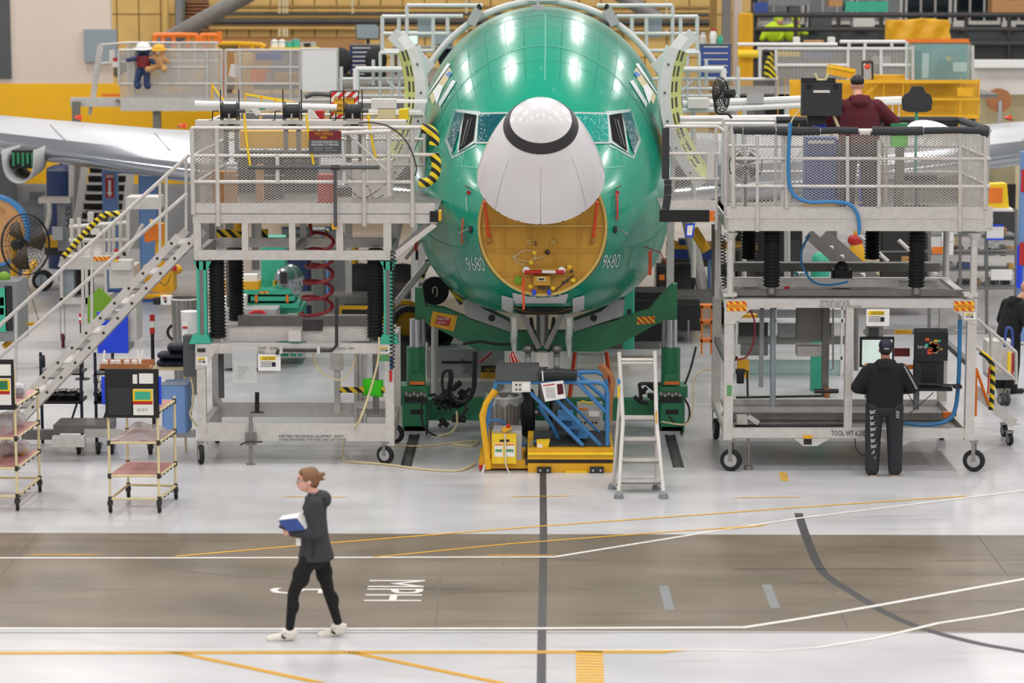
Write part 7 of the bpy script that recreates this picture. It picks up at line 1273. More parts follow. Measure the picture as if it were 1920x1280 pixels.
tg = TH('tow_tug', 'low yellow tow tug with large black wheel under the wing', 'vehicle', 95, 54); RB(tg, 'tug_body', 'yellow', 84, 447, 120, 464, 54, 1.0); RB(tg, 'tug_chassis', 'dark_steel', 84, 464, 130, 478, 54.1, .8); c = P(79,479,53.8); M().lathe([(.1,-.12),(.2,-.12),(.22,0),(.2,.12),(.1,.12)], (c.x,c.y,.21), 'y', 24).out('tyre', 'rubber', tg); M().lathe([(.02,-.13),(.13,-.125),(.13,.1)], (c.x,c.y,.21), 'y', 20).out('hub', 'grey_blue', tg); RB(tg, 'tug_label', 'yellow_br', 118, 450, 128, 459, 53.95, .02); M().lathe([(.1,-.1),(.21,-.1),(.21,.1),(.1,.1)], (c.x+.5,c.y+.3,.21), 'y', 24).out('tyre', 'rubber', tg); RB(tg, 'tug_seat', 'grey', 55, 360, 80, 375, 54.2, .3); M().lathe([(.26,-.22),(.28,0),(.26,.22)], P(62,400,54), (1,.2,0), 20).out('fan_drum', 'grey', tg)
# big cage fan
mat('fan_brown', (74,58,38), .5, 0, .1)
fb = TH('floor_fan', 'large black cage fan on a yellow wheeled frame at left', 'fan', 45, 43.6); c = P(48,458,43.6); axv = V((.75,-.62,.08)).normalized(); e1_ = axv.cross(V((0,0,1))).normalized(); e2_ = e1_.cross(axv); RR_ = .5; m = M()
for k in range(9): r_ = RR_*(.16+.105*k); [m.path([c+axv*(sg*.13*(1-(r_/RR_)**2*.8))+(e1_*cos(2*pi*i/28)+e2_*sin(2*pi*i/28))*r_ for i in range(28)], .004, 3, True) for sg in (1, -1)]
for k in range(28): a = 2*pi*k/28; [m.path([c+axv*(sg*.13*(1-t*t*.8))+(e1_*cos(a)+e2_*sin(a))*RR_*t for t in (.15,.4,.7,1)], .003, 3) for sg in (1, -1)]
stuff(m.out('fan_cage', 'black', fb)); M().path([c+(e1_*cos(2*pi*i/32)+e2_*sin(2*pi*i/32))*RR_ for i in range(32)], .012, 6, True).out('cage_rim', 'black', fb)
for k in range(3): a = 2*pi*k/3+.5; M().add([c, c+axv*.05+(e1_*cos(a)+e2_*sin(a))*.42, c+(e1_*cos(a+.45)+e2_*sin(a+.45))*.44, c-axv*.05+(e1_*cos(a+.9)+e2_*sin(a+.9))*.38], [(0,1,2,3)]).out('fan_blade', 'fan_brown', fb, solid=.008)
M().tube(c-axv*.05, c-axv*.28, .09, 12).out('fan_motor', 'black', fb); TB(fb, 'frame_post', 'yellow', [(27,440),(26,535)], .06, 43.8); M().beam(P(26,530,43.8), P(20,600,43.8), .09).out('frame_post', 'yellow', fb); M().beam(P(66,490,44.4), P(33,540,43.8), .08).out('frame_brace', 'yellow', fb); TB(fb, 'axle', 'yellow', [(44,607),(72,607)], .03, 43.3); c2 = P(78,609,43.3); M().lathe([(.03,-.03),(.1,-.035),(.1,.035),(.03,.03)], (c2.x,c2.y,.1), (1,.3,0), 20).out('wheel', 'rubber', fb); TB(fb, 'power_cord', 'dark_steel', [(58,512),(52,530),(60,560),(72,600)], .006, 43.6, 5, 4); TB(fb, 'power_cord', 'dark_steel', [(78,505),(77,530),(74,540)], .006, 43.6, 5, 4); M().beam(P(38,620,43.3), P(8,650,43.0), .07).out('frame_foot', 'yellow', fb)
tm = BX('teal_machine', 'teal and grey machine tool at the left frame edge', 'machine', 'grey', -60, 528, 34, 640, 42.6, .8, [('teal_cover','teal_paint',-60,540,11,622),('black_gap','black',11,536,22,620),('switch_plate','paper',0,557,7,573),('switch_plate','paper',0,577,7,590)]); M().ball(P(8,520,42.9), .1).out('oiler', 'lime', tm)
# silver test cart with hazard pole
sc2 = TH('test_cart', 'silver wheeled test cart with hazard striped pole behind the stair', 'cart', 178, 45.5)
RB(sc2, 'cart_body', 'alu', 113, 482, 205, 505, 45.5, .8); RB(sc2, 'cart_body', 'alu', 205, 500, 250, 540, 45.4, .8); RB(sc2, 'side_panel', 'grey_blue', 117, 506, 138, 558, 45.6, .5); RB(sc2, 'lower_frame', 'alu', 113, 558, 200, 570, 45.5, .8); RB(sc2, 'dark_interior', 'dark_steel', 138, 508, 170, 556, 45.9, .3); RB(sc2, 'hazard_label', 'red_yel', 175, 481, 206, 489, 45.48, .02); [RB(sc2, 'cart_leg', 'alu', a, 505, a+4, 570, 45.5, .06) for a in (113, 160, 196, 240)]
[caster(sc2, XX(a,45.5), 45.6, .12, .05, 'maroon', top=ZZ(570,45.5)) for a in (116, 195, 243)]
for pts in ([(112,500),(120,478)], [(130,425),(240,417)], [(130,450),(240,449)], [(240,392),(240,480)], [(226,405),(226,480)], [(195,420),(195,480)], [(213,420),(213,480)], [(205,418),(205,480)], [(134,410),(136,490)], [(148,408),(150,490)], [(268,420),(240,470)]): TB(sc2, 'frame_tube', 'alu', pts, .035, 45.9)
TB(sc2, 'hazard_pole', 'hazard_wrap', [(118,482),(135,464),(160,436),(184,412),(200,402),(235,401)], .05, 45.4, 10, 5); RB(sc2, 'top_tray', 'alu', 236, 370, 298, 392, 45.9, .6); RB(sc2, 'white_panel', 'paper', 155, 452, 195, 477, 46.0, .1); RB(sc2, 'panel_mark', 'black', 159, 455, 164, 460, 45.98, .02); QB(sc2, 'tag', 'paper', [(168,433),(175,427),(188,430),(188,440),(172,440)], 45.7, .01)
for i in range(14): c = P(random.uniform(140,240), random.uniform(395,480), 46.0+random.random()*.4); M().cbox(c, (random.uniform(.05,.2),.1,random.uniform(.05,.2)), 0, random.random()*.4).out('instrument', random.choice(['steel','grey_lt','alu','dark_steel','off_white']), sc2)
bx = BX('parts_bin', 'white plastic parts bin on the silver test cart', 'bin', 'off_white', 208, 489, 246, 506, 45.3, .35, [('bin_band','yellow_br',212,487,222,490)], False)
bo = TH('bottle', 'red and white bottle beside the parts bin', 'bottle', 218, 45.4, ZZ(488,45.4)); c = P(218,486,45.4); M().lathe([(.045,0),(.045,.08),(.03,.1)], c, 'z', 12).out('bottle_base', 'red', bo); M().lathe([(.04,.05),(.042,.12),(.03,.13)], c, 'z', 12).out('bottle_label', 'paper', bo); M().lathe([(.035,.12),(.035,.18)], c, 'z', 12).out('bottle_cap', 'red', bo)
gp = TH('lime_panel', 'lime green panel leaning beside the stair', 'panel', 190, 42.5); QB(gp, 'sheet', 'lime', [(164,605),(164,560),(186,538),(211,562),(196,585),(176,608)], 42.5, .05); QB(gp, 'edge_strip', 'white', [(196,585),(211,562),(214,566),(199,589)], 42.48, .06)
bc = TH('blue_bin_cart', 'bright blue panelled bin cart behind the stair', 'cart', 212, 40.4); RB(bc, 'blue_panel', 'blue_br', 183, 585, 239, 662, 40.4, .05); RB(bc, 'cart_frame', 'alu', 240, 560, 255, 640, 40.5, .6); RB(bc, 'cart_body', 'grey_lt', 185, 590, 238, 660, 40.46, .7); [caster(bc, XX(a,yy), yy, .09, .045, 'rubber', top=.22) for a, yy in ((190,40.4),(230,40.4),(247,40.9),(178,41.0))]
oj = TH('pallet_lifter', 'orange lifting truck under the wing behind the stair', 'lift truck', 300, 46.5); RB(oj, 'truck_body', 'yellow', 268, 500, 324, 548, 46.5, .5); M().beam(P(265,556,46.4), P(315,554,46.4), .12, .08).out('fork', 'yellow', oj); TB(oj, 'mast', 'yellow', [(282,420),(300,420),(300,500)], .09, 46.6); QB(oj, 'head_plate', 'orange', [(270,440),(284,420),(305,420),(305,447),(272,455)], 46.4, .1); c = P(327,536,46.5); M().lathe([(.05,-.06),(.15,-.06),(.15,.06),(.05,.06)], (c.x,c.y,.15), 'y', 20).out('wheel', 'rubber', oj); M().lathe([(.01,-.07),(.1,-.065),(.1,.05)], (c.x,c.y,.15), 'y', 16).out('hub', 'off_white', oj); [TB(oj, 'slack_wire', 'dark_steel', [(292,520),(310,535),(320,515)], .008, 46.3, 5, 4)]; c = P(330,505,46.8); M().ball(c, .12, .1, .09).out('lifter_motor', 'yellow', oj); RB(oj, 'tail_lamp', 'red', 322, 498, 331, 508, 46.4, .05); RB(oj, 'fork', 'yellow', 262, 554, 318, 558, 46.2, .3)
BX('black_carton', 'small black box on the floor left of the posted white box', 'box', 'black', 287, 559, 300, 571, 45.8, .2); BX('posted_box', 'white box with printed sign on the floor behind the trash can', 'box', 'paper', 301, 555, 322, 571, 45.7, .15, [('sign_mark','red',306,557,312,560),('sign_mark','black',308,562,312,567)])
t = TH('trash_can', 'tall galvanised trash can on a dolly left of the teal mast', 'trash can', 348, 41.2); c = V((XX(348,41.2),41.2,0)); nn_ = 44; zt = ZZ(560,41.2); m = M(); m.grid(lambda u, v_: V((c.x+(.18+.03*v_)*(1+.02*(1 if int(u*nn_+.5) % 2 else -1))*cos(2*pi*u), c.y+(.18+.03*v_)*(1+.02*(1 if int(u*nn_+.5) % 2 else -1))*sin(2*pi*u), lerp(.14, zt, v_))), nn_, 5, True); m.out('can_body', 'steel', t, 20); M().lathe([(.215,0),(.225,.015),(.21,.03)], (c.x,c.y,zt-.02), 'z', 24, False).out('can_rim', 'alu', t); M().lathe([(.19,.09),(.19,.13)], c, 'z', 20).out('dolly', 'black', t); [M().ball((c.x+.13*cos(a),c.y+.13*sin(a),.045), .045).out('castor', 'rubber', t) for a in (.7,2.4,3.9,5.5)]
t = TH('white_bucket', 'white plastic bucket with warning label beside the trash can', 'bucket', 356, 40.6); c = V((XX(357,40.6),40.6,0)); zt = ZZ(584,40.6); M().lathe([(.11,.3),(.14,zt-.02),(.145,zt),(.12,zt)], c, 'z', 20).out('bucket_body', 'white', t); M().lathe([(.15,0),(.15,.3)], c, 'z', 16).out('bucket_stool', 'alu_dark', t); RB(t, 'bucket_label', 'paper', 341, 605, 352, 630, 40.42, .01); RB(t, 'label_mark', 'red', 342, 612, 351, 616, 40.41, .01)
for px_, y0, y1, lb in ((285,590,690,'black bollard with red and white top behind the cart panel'),(152,588,628,'short black bollard with red and white top near the stair')): Y_ = 36.6 if y1 > 650 else 42.0; t = TH('bollard', lb, 'bollard', px_, Y_); a = P(px_,y0,Y_); M().tube((a.x,Y_,0), a, .025, 10).out('bollard_post', 'black', t); h_ = (y1-y0)*.12 if y1 > 650 else 6; [RB(t, 'tape_band', ('red','white')[k % 2], px_-4, y0+h_*k, px_+4, y0+h_*(k+1), Y_-.03, .06) for k in range(3)]; M().lathe([(.12,0),(.12,.015)], (a.x,Y_,0), 'z', 14).out('bollard_base', 'black', t)
fc = TH('side_table', 'tube table carrying folded dark covers left of the stand', 'table', 318, 35.8); [M().tube((XX(a,yy),yy,0), (XX(a,yy),yy,ZZ(693,35.6)), .016, 8).out('leg', 'cream_tube', fc) for a, yy in ((292,35.6),(345,35.6),(292,36.2),(345,36.2))]; RB(fc, 'table_top', 'cream_tube', 285, 690, 352, 694, 35.6, .6)
for k, (x_0, x_1, y_0, y_1, lb) in enumerate(((293,345,676,691,'lowest folded dark cover on the side table'),(294,345,662,676,'middle folded dark cover on the side table'),(312,345,646,662,'topmost folded dark cover on the side table'))): t = TH('folded_cover', lb, 'cloth', (x_0+x_1)/2, 35.7, ZZ(y_1,35.7), 'folded covers on the side table'); a, b = P(x_0,y_1,35.7), P(x_1,y_0,35.7); blob('cloth', [(((a.x+b.x)/2+dx*(b.x-a.x)*.3, 35.9, (a.z+b.z)/2), ((b.x-a.x)*.27,.2,(b.z-a.z)*.55)) for dx in (-1,0,1)], 'navy', t, .02, 4, False)
bb = BX('blue_case', 'light blue metal case behind the pink shelves of the tube cart', 'case', 'blue_lt', 304, 722, 350, 812, 35.0, .5, [('case_lid','grey_blue',304,716,350,722)])
for i, (x0_, x1_, lb) in enumerate(((74,152,'black steel bench frame with dark cushion left of the tube cart'),(176,212,'black steel bench frame with dark cushion hidden behind the cart panel'))):
    t = TH('cushion_bench', lb, 'bench', (x0_+x1_)/2, 36.2)
    for px_ in (x0_+1, x1_-2): [M().box(XX(px_,yy)-.018, XX(px_,yy)+.018, yy, yy+.035, 0, ZZ(672,36.2)).out('leg', 'navy', t) for yy in (36.2, 36.7)]
    RB(t, 'shelf', 'black', x0_, 752, x1_, 757, 36.2, .5); RB(t, 'shelf', 'black', x0_, 700, x1_, 703, 36.2, .5); a, b = P(x0_+3,752,36.15), P(x1_-3,734,36.15); blob('cushion', [((lerp(a.x,b.x,u), 36.42, (a.z+b.z)/2), (.12,.22,(b.z-a.z)*.5)) for u in (.2,.5,.8)], 'black_gloss', t, .02, 4, False); TB(t, 'brace', 'navy', [(x1_-8,757),(x1_-22,800)], .015, 36.2)
lb_ = TH('low_dolly', 'low grey aluminium dolly on casters left of the stand', 'dolly', 150, 35.3); RB(lb_, 'dolly_beam', 'alu', 98, 818, 158, 838, 35.0, .12); RB(lb_, 'dolly_beam', 'alu', 158, 806, 365, 820, 35.5, .1); RB(lb_, 'dolly_tray', 'alu_dark', 100, 797, 205, 812, 35.6, .6); RB(lb_, 'dolly_rail', 'alu_dark', 40, 806, 110, 824, 36, .1); [caster(lb_, XX(a,35.4), 35.4, .085, .05, 'rubber', 'maroon', ZZ(838,35.2)) for a in (143, 180, 205, 278)]
# ================================================================== beneath and beyond the fuselage
YE = 43.5
tr = TH('teal_lift', 'teal hydraulic platform lift seen through the left stand', 'lift', 510, YE)
RB(tr, 'lift_column', 'teal_paint', 490, 445, 533, 545, YE+.5, .45); M().beam(P(497,540,YE+.3), P(506,500,YE+.3), .03).out('column_rib', 'teal_paint', tr); M().beam(P(530,540,YE+.3), P(520,500,YE+.3), .03).out('column_rib', 'teal_paint', tr)
for x0_, y0, x1_, y1 in ((448,543,545,552),(470,556,552,564),(460,569,560,577)): RB(tr, 'lift_deck', 'teal_paint', x0_, y0, x1_, y1, YE, .9)
RB(tr, 'lift_base', 'teal_paint', 465, 577, 565, 668, YE+.1, .9); RB(tr, 'dark_gap', 'black', 465, 552, 548, 570, YE+.2, .6); RB(tr, 'hazard_label', 'red_yel', 486, 546, 504, 550, YE-.01, .01); [RB(tr, 'amber_catch', 'orange', a, 553, a+5, 567, YE-.01, .03) for a in (478,536)]; RB(tr, 'base_plate', 'paper', 540, 587, 557, 597, YE+.08, .02)
ch_ = TH('chrome_duct', 'shiny chrome intake duct resting on the teal lift', 'duct', 542, YE+.2, ZZ(552,YE)); c = P(541,526,YE+.3); M().lathe([(.2,-.08),(.27,-.03),(.28,.04),(.24,.12),(.16,.16)], c, (.65,-.75,.1), 24).out('duct_ring', 'chrome', ch_); q = P(532,521,YE+.02); M().cbox(q, (.11,.04,.19), rz=.2, bev=.02).out('duct_mouth', 'dark_steel', ch_); M().cbox(q+V((0,.02,0)), (.15,.04,.23), rz=.2, bev=.03).out('mouth_frame', 'chrome', ch_); M().tube(c+V((0,.1,-.24)), c+V((.1,.1,-.27)), .04).out('duct_foot', 'chrome', ch_)
t = BX('tool_tray', 'yellow tool tray with white box on the teal lift', 'tray', 'yellow', 444, 528, 486, 543, YE, .35, None, False); RB(t, 'white_box', 'paper', 456, 515, 482, 529, YE+.05, .2); M().ball(P(450,524,YE+.15), .07).out('tray_rag', 'paper', t); M().ball(P(446,534,YE), .05).out('tray_handle', 'yellow_br', t)
BX('small_case', 'small yellow case beside the chrome duct', 'case', 'yellow_br', 512, 527, 524, 537, YE+.2, .15, None, False); BX('cardboard_box', 'brown cardboard box behind the left black bellows', 'box', 'card', 420, 526, 443, 556, YE-.2, .4, None, False)
BX('white_carton', 'white carton below the cardboard box behind the left stand', 'box', 'paper', 420, 556, 459, 582, YE-.4, .4, [('lid_line','grey_lt',420,562,459,563)], False)
bn = BX('work_bench', 'grey work bench carrying the white carton behind the left stand', 'bench', 'grey_lt', 415, 580, 519, 690, YE-.6, .6); m = M(); m.path([P(470+0,597,YE-.66), P(470,588,YE-.66), P(477,584,YE-.66), P(490,584,YE-.66), P(496,588,YE-.66), P(496,597,YE-.66)], .035, 8); tag(m.out('red_horseshoe', 'red'), 'red horseshoe shaped clamp at the grey work bench front', 'clamp')
# dark columns and racks farther back, seen between the frames
for nm, lb, cat, mt, x0_, y0, x1_, y1, Y_, dep, ex in (
 ('dark_cabinet','dark cabinet with dials behind the left bellows','cabinet','dark_steel',425,470,448,640,47,.6,None),
 ('navy_cabinet','navy steel cabinet behind the chrome duct','cabinet','blue_dark',537,470,580,640,50,.6,None),
 ('grey_column','pale grey square column behind the red coil hose','column','grey_lt',610,440,648,620,51,.6,None),
 ('steel_column','weathered steel column right of the red coil hose','column','alu_dark',585,430,607,620,45.5,.4,None),
 ('blue_rail_box','narrow light blue box behind the red coil hose','box','blue_lt',607,430,616,560,47,.2,[('hazard_tape','hazard',607,430,616,448)]),
 ('dot_panel','blue grey perforated tool panel high behind the left truss','panel','grey_blue',528,425,640,460,52,.1,[('bolt_strip','dark_steel',530,427,638,429),('bolt_strip','dark_steel',530,440,638,442)]),
 ('gear_dolly','long grey gear dolly deck carrying the left main wheels','dolly','alu_dark',555,556,700,572,47.0,.8,None),
 ('yellow_tunnel','yellow framed dark tunnel box below the left main wheels','box','black',640,580,692,610,46,.8,[('yellow_frame','yellow',636,573,692,580),('yellow_frame','yellow',636,580,641,612)]),
 ('gear_dolly','grey gear dolly deck under the right main wheels','dolly','alu_dark',1262,552,1350,572,47.0,.8,None),
 ('dark_tunnel','black boxed opening below the right main wheels','box','black',1268,572,1316,620,46.2,.8,[('steel_pin','steel',1289,600,1293,640)]),
 ('dark_rack','black equipment rack behind the cradle right arm','rack','black',1180,548,1262,640,44,.8,[('rack_shelf','dark_steel',1180,560,1262,566),('teal_part','teal_paint',1170,600,1180,640)]),
 ('teal_pump','teal pump unit behind the cradle right arm','pump','teal_paint',1168,540,1190,655,43,.5,[('pump_valve','dark_steel',1176,580,1184,590)]),
 ('equipment_rack','dark equipment rack behind the left cradle arm','rack','dark_steel',700,540,800,650,46.5,.8,[('rack_panel','grey',740,560,790,575)]),
 ('shade_block','dark block added as wing shade behind the right stand left bellows','machine','dark_steel',1375,434,1505,560,51,.8,[('block_panel','grey_dk',1470,450,1500,520)]),  # added dark block, stands in for the shade under the wing
 ('shade_shelving','dark shelving added as wing shade behind the right stand right bellows','shelving','dark_steel',1650,434,1742,560,50,.8,[('shelf_edge','grey',1650,470,1742,473),('shelf_edge','grey',1650,505,1742,508),('shelf_box','card',1690,480,1705,504),('shelf_box','paper',1746,445,1764,470)]),  # shelves added for their dark tone, in place of shaded hall
 ('dark_trolley','black trolley of engine parts below the right fuselage side','trolley','black',1232,500,1262,560,46,.6,[('trolley_part','orange',1236,515,1246,525)]),
 ('grey_bench','long grey bench across the hall behind the nose gear','bench','alu_dark',840,640,1240,668,45.5,.8,None)):
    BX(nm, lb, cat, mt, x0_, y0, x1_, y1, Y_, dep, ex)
TB(None, 'yellow_pole', 'yellow', [(664,458),(664,620)], .085, 49.5, 12); tag(bpy.data.objects['yellow_pole'], 'thick yellow bollard pole behind the left main wheel', 'pole')
hr_ = TH('hose_reel_cart', 'black hose reel wrapped in hazard tape beside the left cradle arm', 'hose reel', 815, 38.6); c = P(815,545,38.6)
M().lathe([(.08,-.06),(.2,-.07),(.21,0),(.2,.07),(.08,.06)], c, (.1,-1,.05), 28).out('reel_disc', 'rubber', hr_); M().lathe([(.01,-.075),(.085,-.07)], c, (.1,-1,.05), 18).out('reel_core', 'black', hr_); TB(hr_, 'hose_end', 'tan', [(812,550),(812,540),(818,538),(820,548),(818,556)], .01, 38.5, 5, 4)
TB(hr_, 'hazard_arm', 'hazard_wrap', [(788,520),(800,495),(812,490),(830,510),(848,540),(868,568)], .055, 38.7, 9, 5); TB(hr_, 'reel_post', 'alu', [(815,570),(815,790)], .05, 38.8); [TB(hr_, 'alu_pole', 'alu', [(736+6*k,572),(800+6*k,492)], .03, 38.5) for k in range(2)]; RB(hr_, 'red_clip', 'orange_red', 777, 449, 783, 470, 38.4, .04); RB(hr_, 'clip_body', 'black', 779, 470, 784, 487, 38.4, .04); TB(hr_, 'alu_pole', 'alu', [(760,485),(788,450)], .03, 38.5)
for (cx, cy, r_, lb) in ((762,606,.34,'large yellow flanged ring reel left of the jack'),(822,625,.26,'black drum half hidden by the left cradle arm')):
    t = TH('drum_reel', lb, 'reel', cx, 39.5); c = P(cx,cy,39.5); M().lathe([(r_*.55,-.12),(r_*.8,-.12),(r_*.8,.12),(r_*.55,.12)], c, (.35,-1,0), 26, False).out('drum', 'rubber', t)
    if r_ > .3: M().lathe([(r_*.72,-.14),(r_,-.14),(r_,-.1),(r_*.72,-.1)], c, (.35,-1,0), 26).out('flange', 'yellow', t); M().lathe([(.01,-.15),(r_*.7,-.145)], c, (.35,-1,0), 22).out('hub_plate', 'dark_steel', t)
    else: M().lathe([(.01,-.13),(r_*.56,-.125)], c, (.35,-1,0), 22).out('hub_plate', 'black', t)
    M().box(c.x-.15, c.x+.15, 39.5, 39.7, 0, c.z-r_*.6).out('reel_stand', 'dark_steel', t)
coil(ls, 'coil_cord', 'black', P(737,470,YL-.1), P(735,690,YL-.1), .03, 30, .008)
gb_ = TH('fluid_bag', 'clear hanging bag half full of bright green fluid at the left stand', 'bag', 696, YL+1.0, ZZ(748,YL+1)); m = M(); m.grid(lambda u, v_: P(lerp(673,722,u)+lerp(0,9*(.5-u),v_), lerp(672,744,v_), YL+1.0-.1*sin(pi*u)), 9, 8); m.out('bag_film', 'plastic_clear', gb_, 60); m = M(); m.grid(lambda u, v_: P(lerp(682,716,u), lerp(711,742,v_)-2*sin(6*u), YL+.95-.1*sin(pi*u)), 9, 6); m.out('fluid', 'neon', gb_, 60, solid=.05); [TB(gb_, 'bag_stand', 'alu', [(a,664),(a,800)], .03, YL+1.3) for a in (668,676,684)]; RB(gb_, 'bag_shelf', 'alu', 668, 752, 735, 766, YL+1.2, .4)
# ---- seen through and beside the right stand
wf = TH('panel_carrier', 'large white framed panel carrier seen through the right stand base', 'carrier', 1480, 42.5)
for (a, b, c_, d) in ((1378,574,1588,580),(1378,598,1588,604),(1378,668,1588,674),(1378,714,1588,720)): RB(wf, 'frame_rail', 'white', a, b, c_, d, 42.5, .1)
for a in (1378, 1450, 1575, 1583): RB(wf, 'frame_post', 'white', a, 574, a+6, 740, 42.5, .1)
RB(wf, 'glass_sheet', 'film_teal', 1384, 674, 1575, 714, 42.55, .02); RB(wf, 'grey_core', 'alu_dark', 1382, 630, 1588, 645, 42.7, .2); [RB(wf, 'core_block', mt, a, b, c_, d, 42.65, .2) for a, b, c_, d, mt in ((1386,604,1440,630,'dark_steel'),(1460,606,1500,632,'grey'),(1390,646,1440,668,'alu_dark'),(1500,606,1560,630,'grey_dk'),(1384,590,1420,600,'yellow'))]
for k in range(2): RB(wf, 'carrier_foot', 'alu_dark', 1390+170*k, 720, 1400+170*k, 752, 42.5, .1)
tt = TH('teal_tank', 'rounded teal tank behind the right stand masts', 'tank', 1535, 41); c = P(1538,500,41); M().lathe([(.14,-.35),(.15,0),(.13,.15),(.07,.22),(0,.24)], c, 'z', 20).out('tank_shell', 'teal_paint', tt); M().box(c.x-.12, c.x+.12, 40.9, 41.1, 0, c.z-.3).out('tank_stand', 'teal_paint', tt); M().ball(P(1502,515,41), .12, .08, .1).out('chrome_cap', 'chrome', tt)
sl = TH('leaning_stair', 'grey aluminium stair section sloping behind the right stand masts', 'stairs', 1580, 39.5); [M().beam(P(a,438,Y_), P(a+120,545,Y_), .03, .16).out('stringer', 'alu_dark', sl) for a, Y_ in ((1515,39.4),(1545,39.9))]; [RB(sl, 'tread', 'paper', 1549+20*k, 462+17*k, 1563+20*k, 468+17*k, 39.6, .1) for k in range(4)]; [TB(sl, 'handrail', 'alu', q, .03, 39.4) for q in ([(1610,440),(1665,490)], [(1685,450),(1712,475)], [(1735,498),(1755,515)])]; M().box(XX(1640,39.6)-.1, XX(1640,39.6)+.1, 39.4, 39.9, 0, ZZ(545,39.6)).out('stair_base', 'alu_dark', sl)
for px_, lb in ((1628,'pale yellow pole left of the pair behind the right stand'),(1643,'pale yellow pole right of the pair behind the right stand')): TB(None, 'yellow_pole', 'tan', [(px_,430),(px_,560)], .05, 44, 8); tag(COL.objects[-1], lb, 'pole')
yr_ = TH('harness_bag', 'hanging amber and red harness bag behind the right stand masts', 'bag', 1606, 43, ZZ(520,43)); M().ball(P(1606,485,43), .14, .1, .32).out('bag_body', 'yellow', yr_); M().ball(P(1604,450,43), .13, .1, .1).out('bag_top', 'red', yr_); TB(yr_, 'bag_strap', 'yellow', [(1604,420),(1604,445)], .03, 43); M().tube(P(1606,515,43.1), (XX(1606,43.1),43.1,0), .04).out('bag_stand', 'alu_dark', yr_)
bl = TH('blue_workbench', 'blue and yellow workbench behind the right side of the fuselage', 'bench', 1300, 50); RB(bl, 'bench_top', 'yellow', 1252, 460, 1420, 467, 50, .8); RB(bl, 'bench_body', 'blue', 1252, 467, 1335, 486, 50.05, .7); [RB(bl, 'bench_leg', 'blue_lt', a, 467, a+8, 560, 50.1, .1) for a in (1254,1326,1404)]; RB(bl, 'bench_box', 'blue', 1273, 449, 1300, 461, 50.1, .3); M().ball(P(1262,458,50.1), .09).out('yellow_knob', 'yellow', bl); RB(bl, 'lower_shelf', 'alu_dark', 1240, 490, 1335, 500, 50.2, .6)
ol = TH('orange_steps', 'orange platform steps left of the right stand legs', 'steps', 1325, 41); [RB(ol, 'step_post', 'orange', a, 572, a+4, 664, 41, .06) for a in (1314, 1332)]; [RB(ol, 'step', 'orange', 1314, y_, 1336, y_+5, 41, .3) for y_ in (573, 602, 637)]
BX('under_wing_crate', 'dark crate stack seen left of the right stand mast', 'crate', 'dark_steel', 1380, 470, 1415, 560, 48, .6)
# right edge: wire cage store, yellow bin, blue post
cg = TH('wire_cage', 'grey wire mesh cage store with shelves at the right edge', 'cage', 1830, 47.5); [TB(cg, 'cage_post', 'alu_dark', [(a,392),(a,660)], .03, 47.5) for a in (1742,1800,1850,1905)]; [TB(cg, 'cage_rail', 'alu_dark', [(1742,y_),(1908,y_)], .025, 47.5) for y_ in (396,470,540)]; a, b = P(1742,600,47.48), P(1906,396,47.48); stuff(M().expanded((a.x,47.48,a.z), (b.x-a.x,0,0), (0,0,b.z-a.z), .06, .06, .006).out('cage_mesh', 'grey_lt', cg, 0)); RB(cg, 'cage_top', 'white', 1800, 391, 1900, 396, 47.4, .8); [RB(cg, 'shelf', 'grey', 1745, y_, 1905, y_+3, 47.8, .6) for y_ in (440,475,505,535)]
for i in range(26): c = P(random.uniform(1750,1900), random.choice((434,469,499,529)), 48.0); M().cbox(c, (random.uniform(.08,.25),.2,random.uniform(.08,.2))).out('stored_part', random.choice(['grey_lt','dark_steel','paper','grey','blue','yellow','card']), cg)
[RB(cg, 'posted_sheet', 'paper', a, b, c_, d, 47.4, .02) for a, b, c_, d in ((1766,436,1788,452),(1766,454,1788,478),(1850,425,1882,447),(1858,505,1898,525))]; [RB(cg, 'sheet_border', 'blue_br', 1850, y_, 1882, y_+3, 47.38, .02) for y_ in (421,447)]; RB(cg, 'amber_clamp', 'orange', 1748, 463, 1776, 476, 47.3, .05)
yb_ = TH('yellow_bin', 'bright yellow stackable bin on top of the wire cage', 'bin', 1868, 47.5, ZZ(392,47.5)); QB(yb_, 'bin_shell', 'yellow_br', [(1845,391),(1848,346),(1888,344),(1892,391)], 47.5, .4); RB(yb_, 'bin_mouth', 'orange', 1853, 352, 1880, 380, 47.48, .02)
bp_ = TH('blue_post', 'light blue post with red sign at the right frame edge', 'post', 1918, 46); RB(bp_, 'post_shaft', 'blue_lt', 1908, 285, 1935, 640, 46, .25); RB(bp_, 'sign', 'red', 1914, 318, 1930, 360, 45.98, .02); RB(bp_, 'lower_sleeve', 'blue_br', 1906, 460, 1918, 540, 45.95, .05); RB(bp_, 'red_box', 'red', 1911, 455, 1925, 497, 45.94, .04)
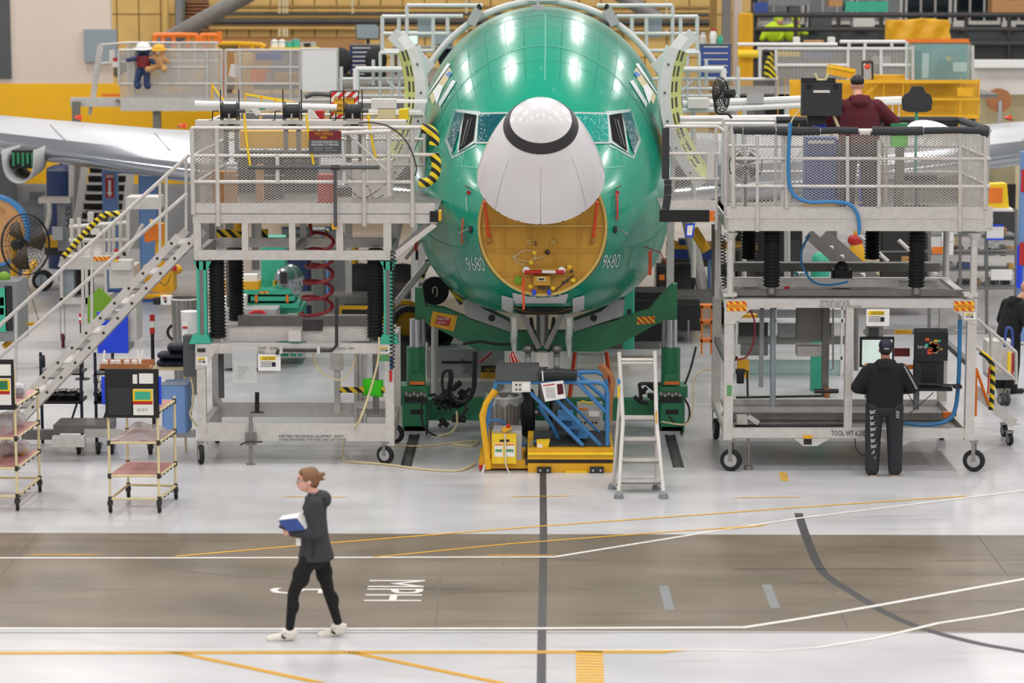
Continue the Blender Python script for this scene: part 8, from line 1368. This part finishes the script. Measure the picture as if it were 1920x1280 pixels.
t = BX('tan_container', 'tan container wall with amber label below the right wing', 'container', 'tan', 1852, 296, 1905, 345, 56, .5, [('amber_label','orange',1858,300,1888,308)]); RB(t, 'blue_edge', 'blue_lt', 1846, 296, 1854, 500, 55.9, .1); RB(t, 'container_base', 'dark_steel', 1850, 345, 1905, 450, 56, .6)
# access stair on the right of the right stand
sr = TH('side_stair', 'wheeled aluminium access stair with hazard padded rail right of the stand', 'stairs', 1860, 36.4)
for Y_ in (36.1, 36.9): a, b = P(1828,730,Y_), P(1902,795,Y_); M().beam(a, b, .03, .14).out('stringer', 'alu', sr); [TB(sr, 'handrail', 'alu', q, .024, Y_) for q in ([(1828,595),(1905,660)], [(1828,648),(1905,712)], [(1905,660),(1905,720)], [(1858,620),(1858,690)])]
for k in range(4): c = P(1838+18*k, 741+15*k, 36.5); M().box(c.x-.09, c.x+.09, 36.12, 36.9, c.z-.012, c.z+.012).out('tread', 'alu', sr)
TB(sr, 'hazard_padding', 'hazard_wrap', [(1838,660),(1852,670),(1860,684),(1861,705),(1860,740),(1858,768)], .035, 35.9, 9, 5); TB(sr, 'yellow_brace', 'orange', [(1830,690),(1854,760)], .02, 36.0); TB(sr, 'yellow_brace', 'orange', [(1830,690),(1829,780)], .02, 36.0); TB(sr, 'red_rod', 'orange_red', [(1855,688),(1852,750)], .014, 36.2); [caster(sr, XX(a,36.4), yy, .085, .05, top=.2) for a, yy in ((1893,36.2),(1899,36.9))]
pc = TH('push_cart', 'grey wheeled cart with blue handle behind the access stair', 'cart', 1880, 39.5); RB(pc, 'cart_tray', 'grey_lt', 1855, 700, 1905, 712, 39.5, .6); RB(pc, 'cart_bin', 'alu', 1850, 640, 1900, 700, 39.6, .4); TB(pc, 'blue_handle', 'blue', [(1884,650),(1886,620),(1892,614),(1898,622),(1898,650)], .022, 39.4, 8, 4); RB(pc, 'yellow_stripe', 'yellow_br', 1889, 660, 1896, 700, 39.38, .05); RB(pc, 'red_stripe', 'red', 1897, 662, 1901, 705, 39.38, .05); [caster(pc, XX(a,39.5), 39.6, .095, .05, 'grey_rubber', top=.25) for a in (1882,1893)]
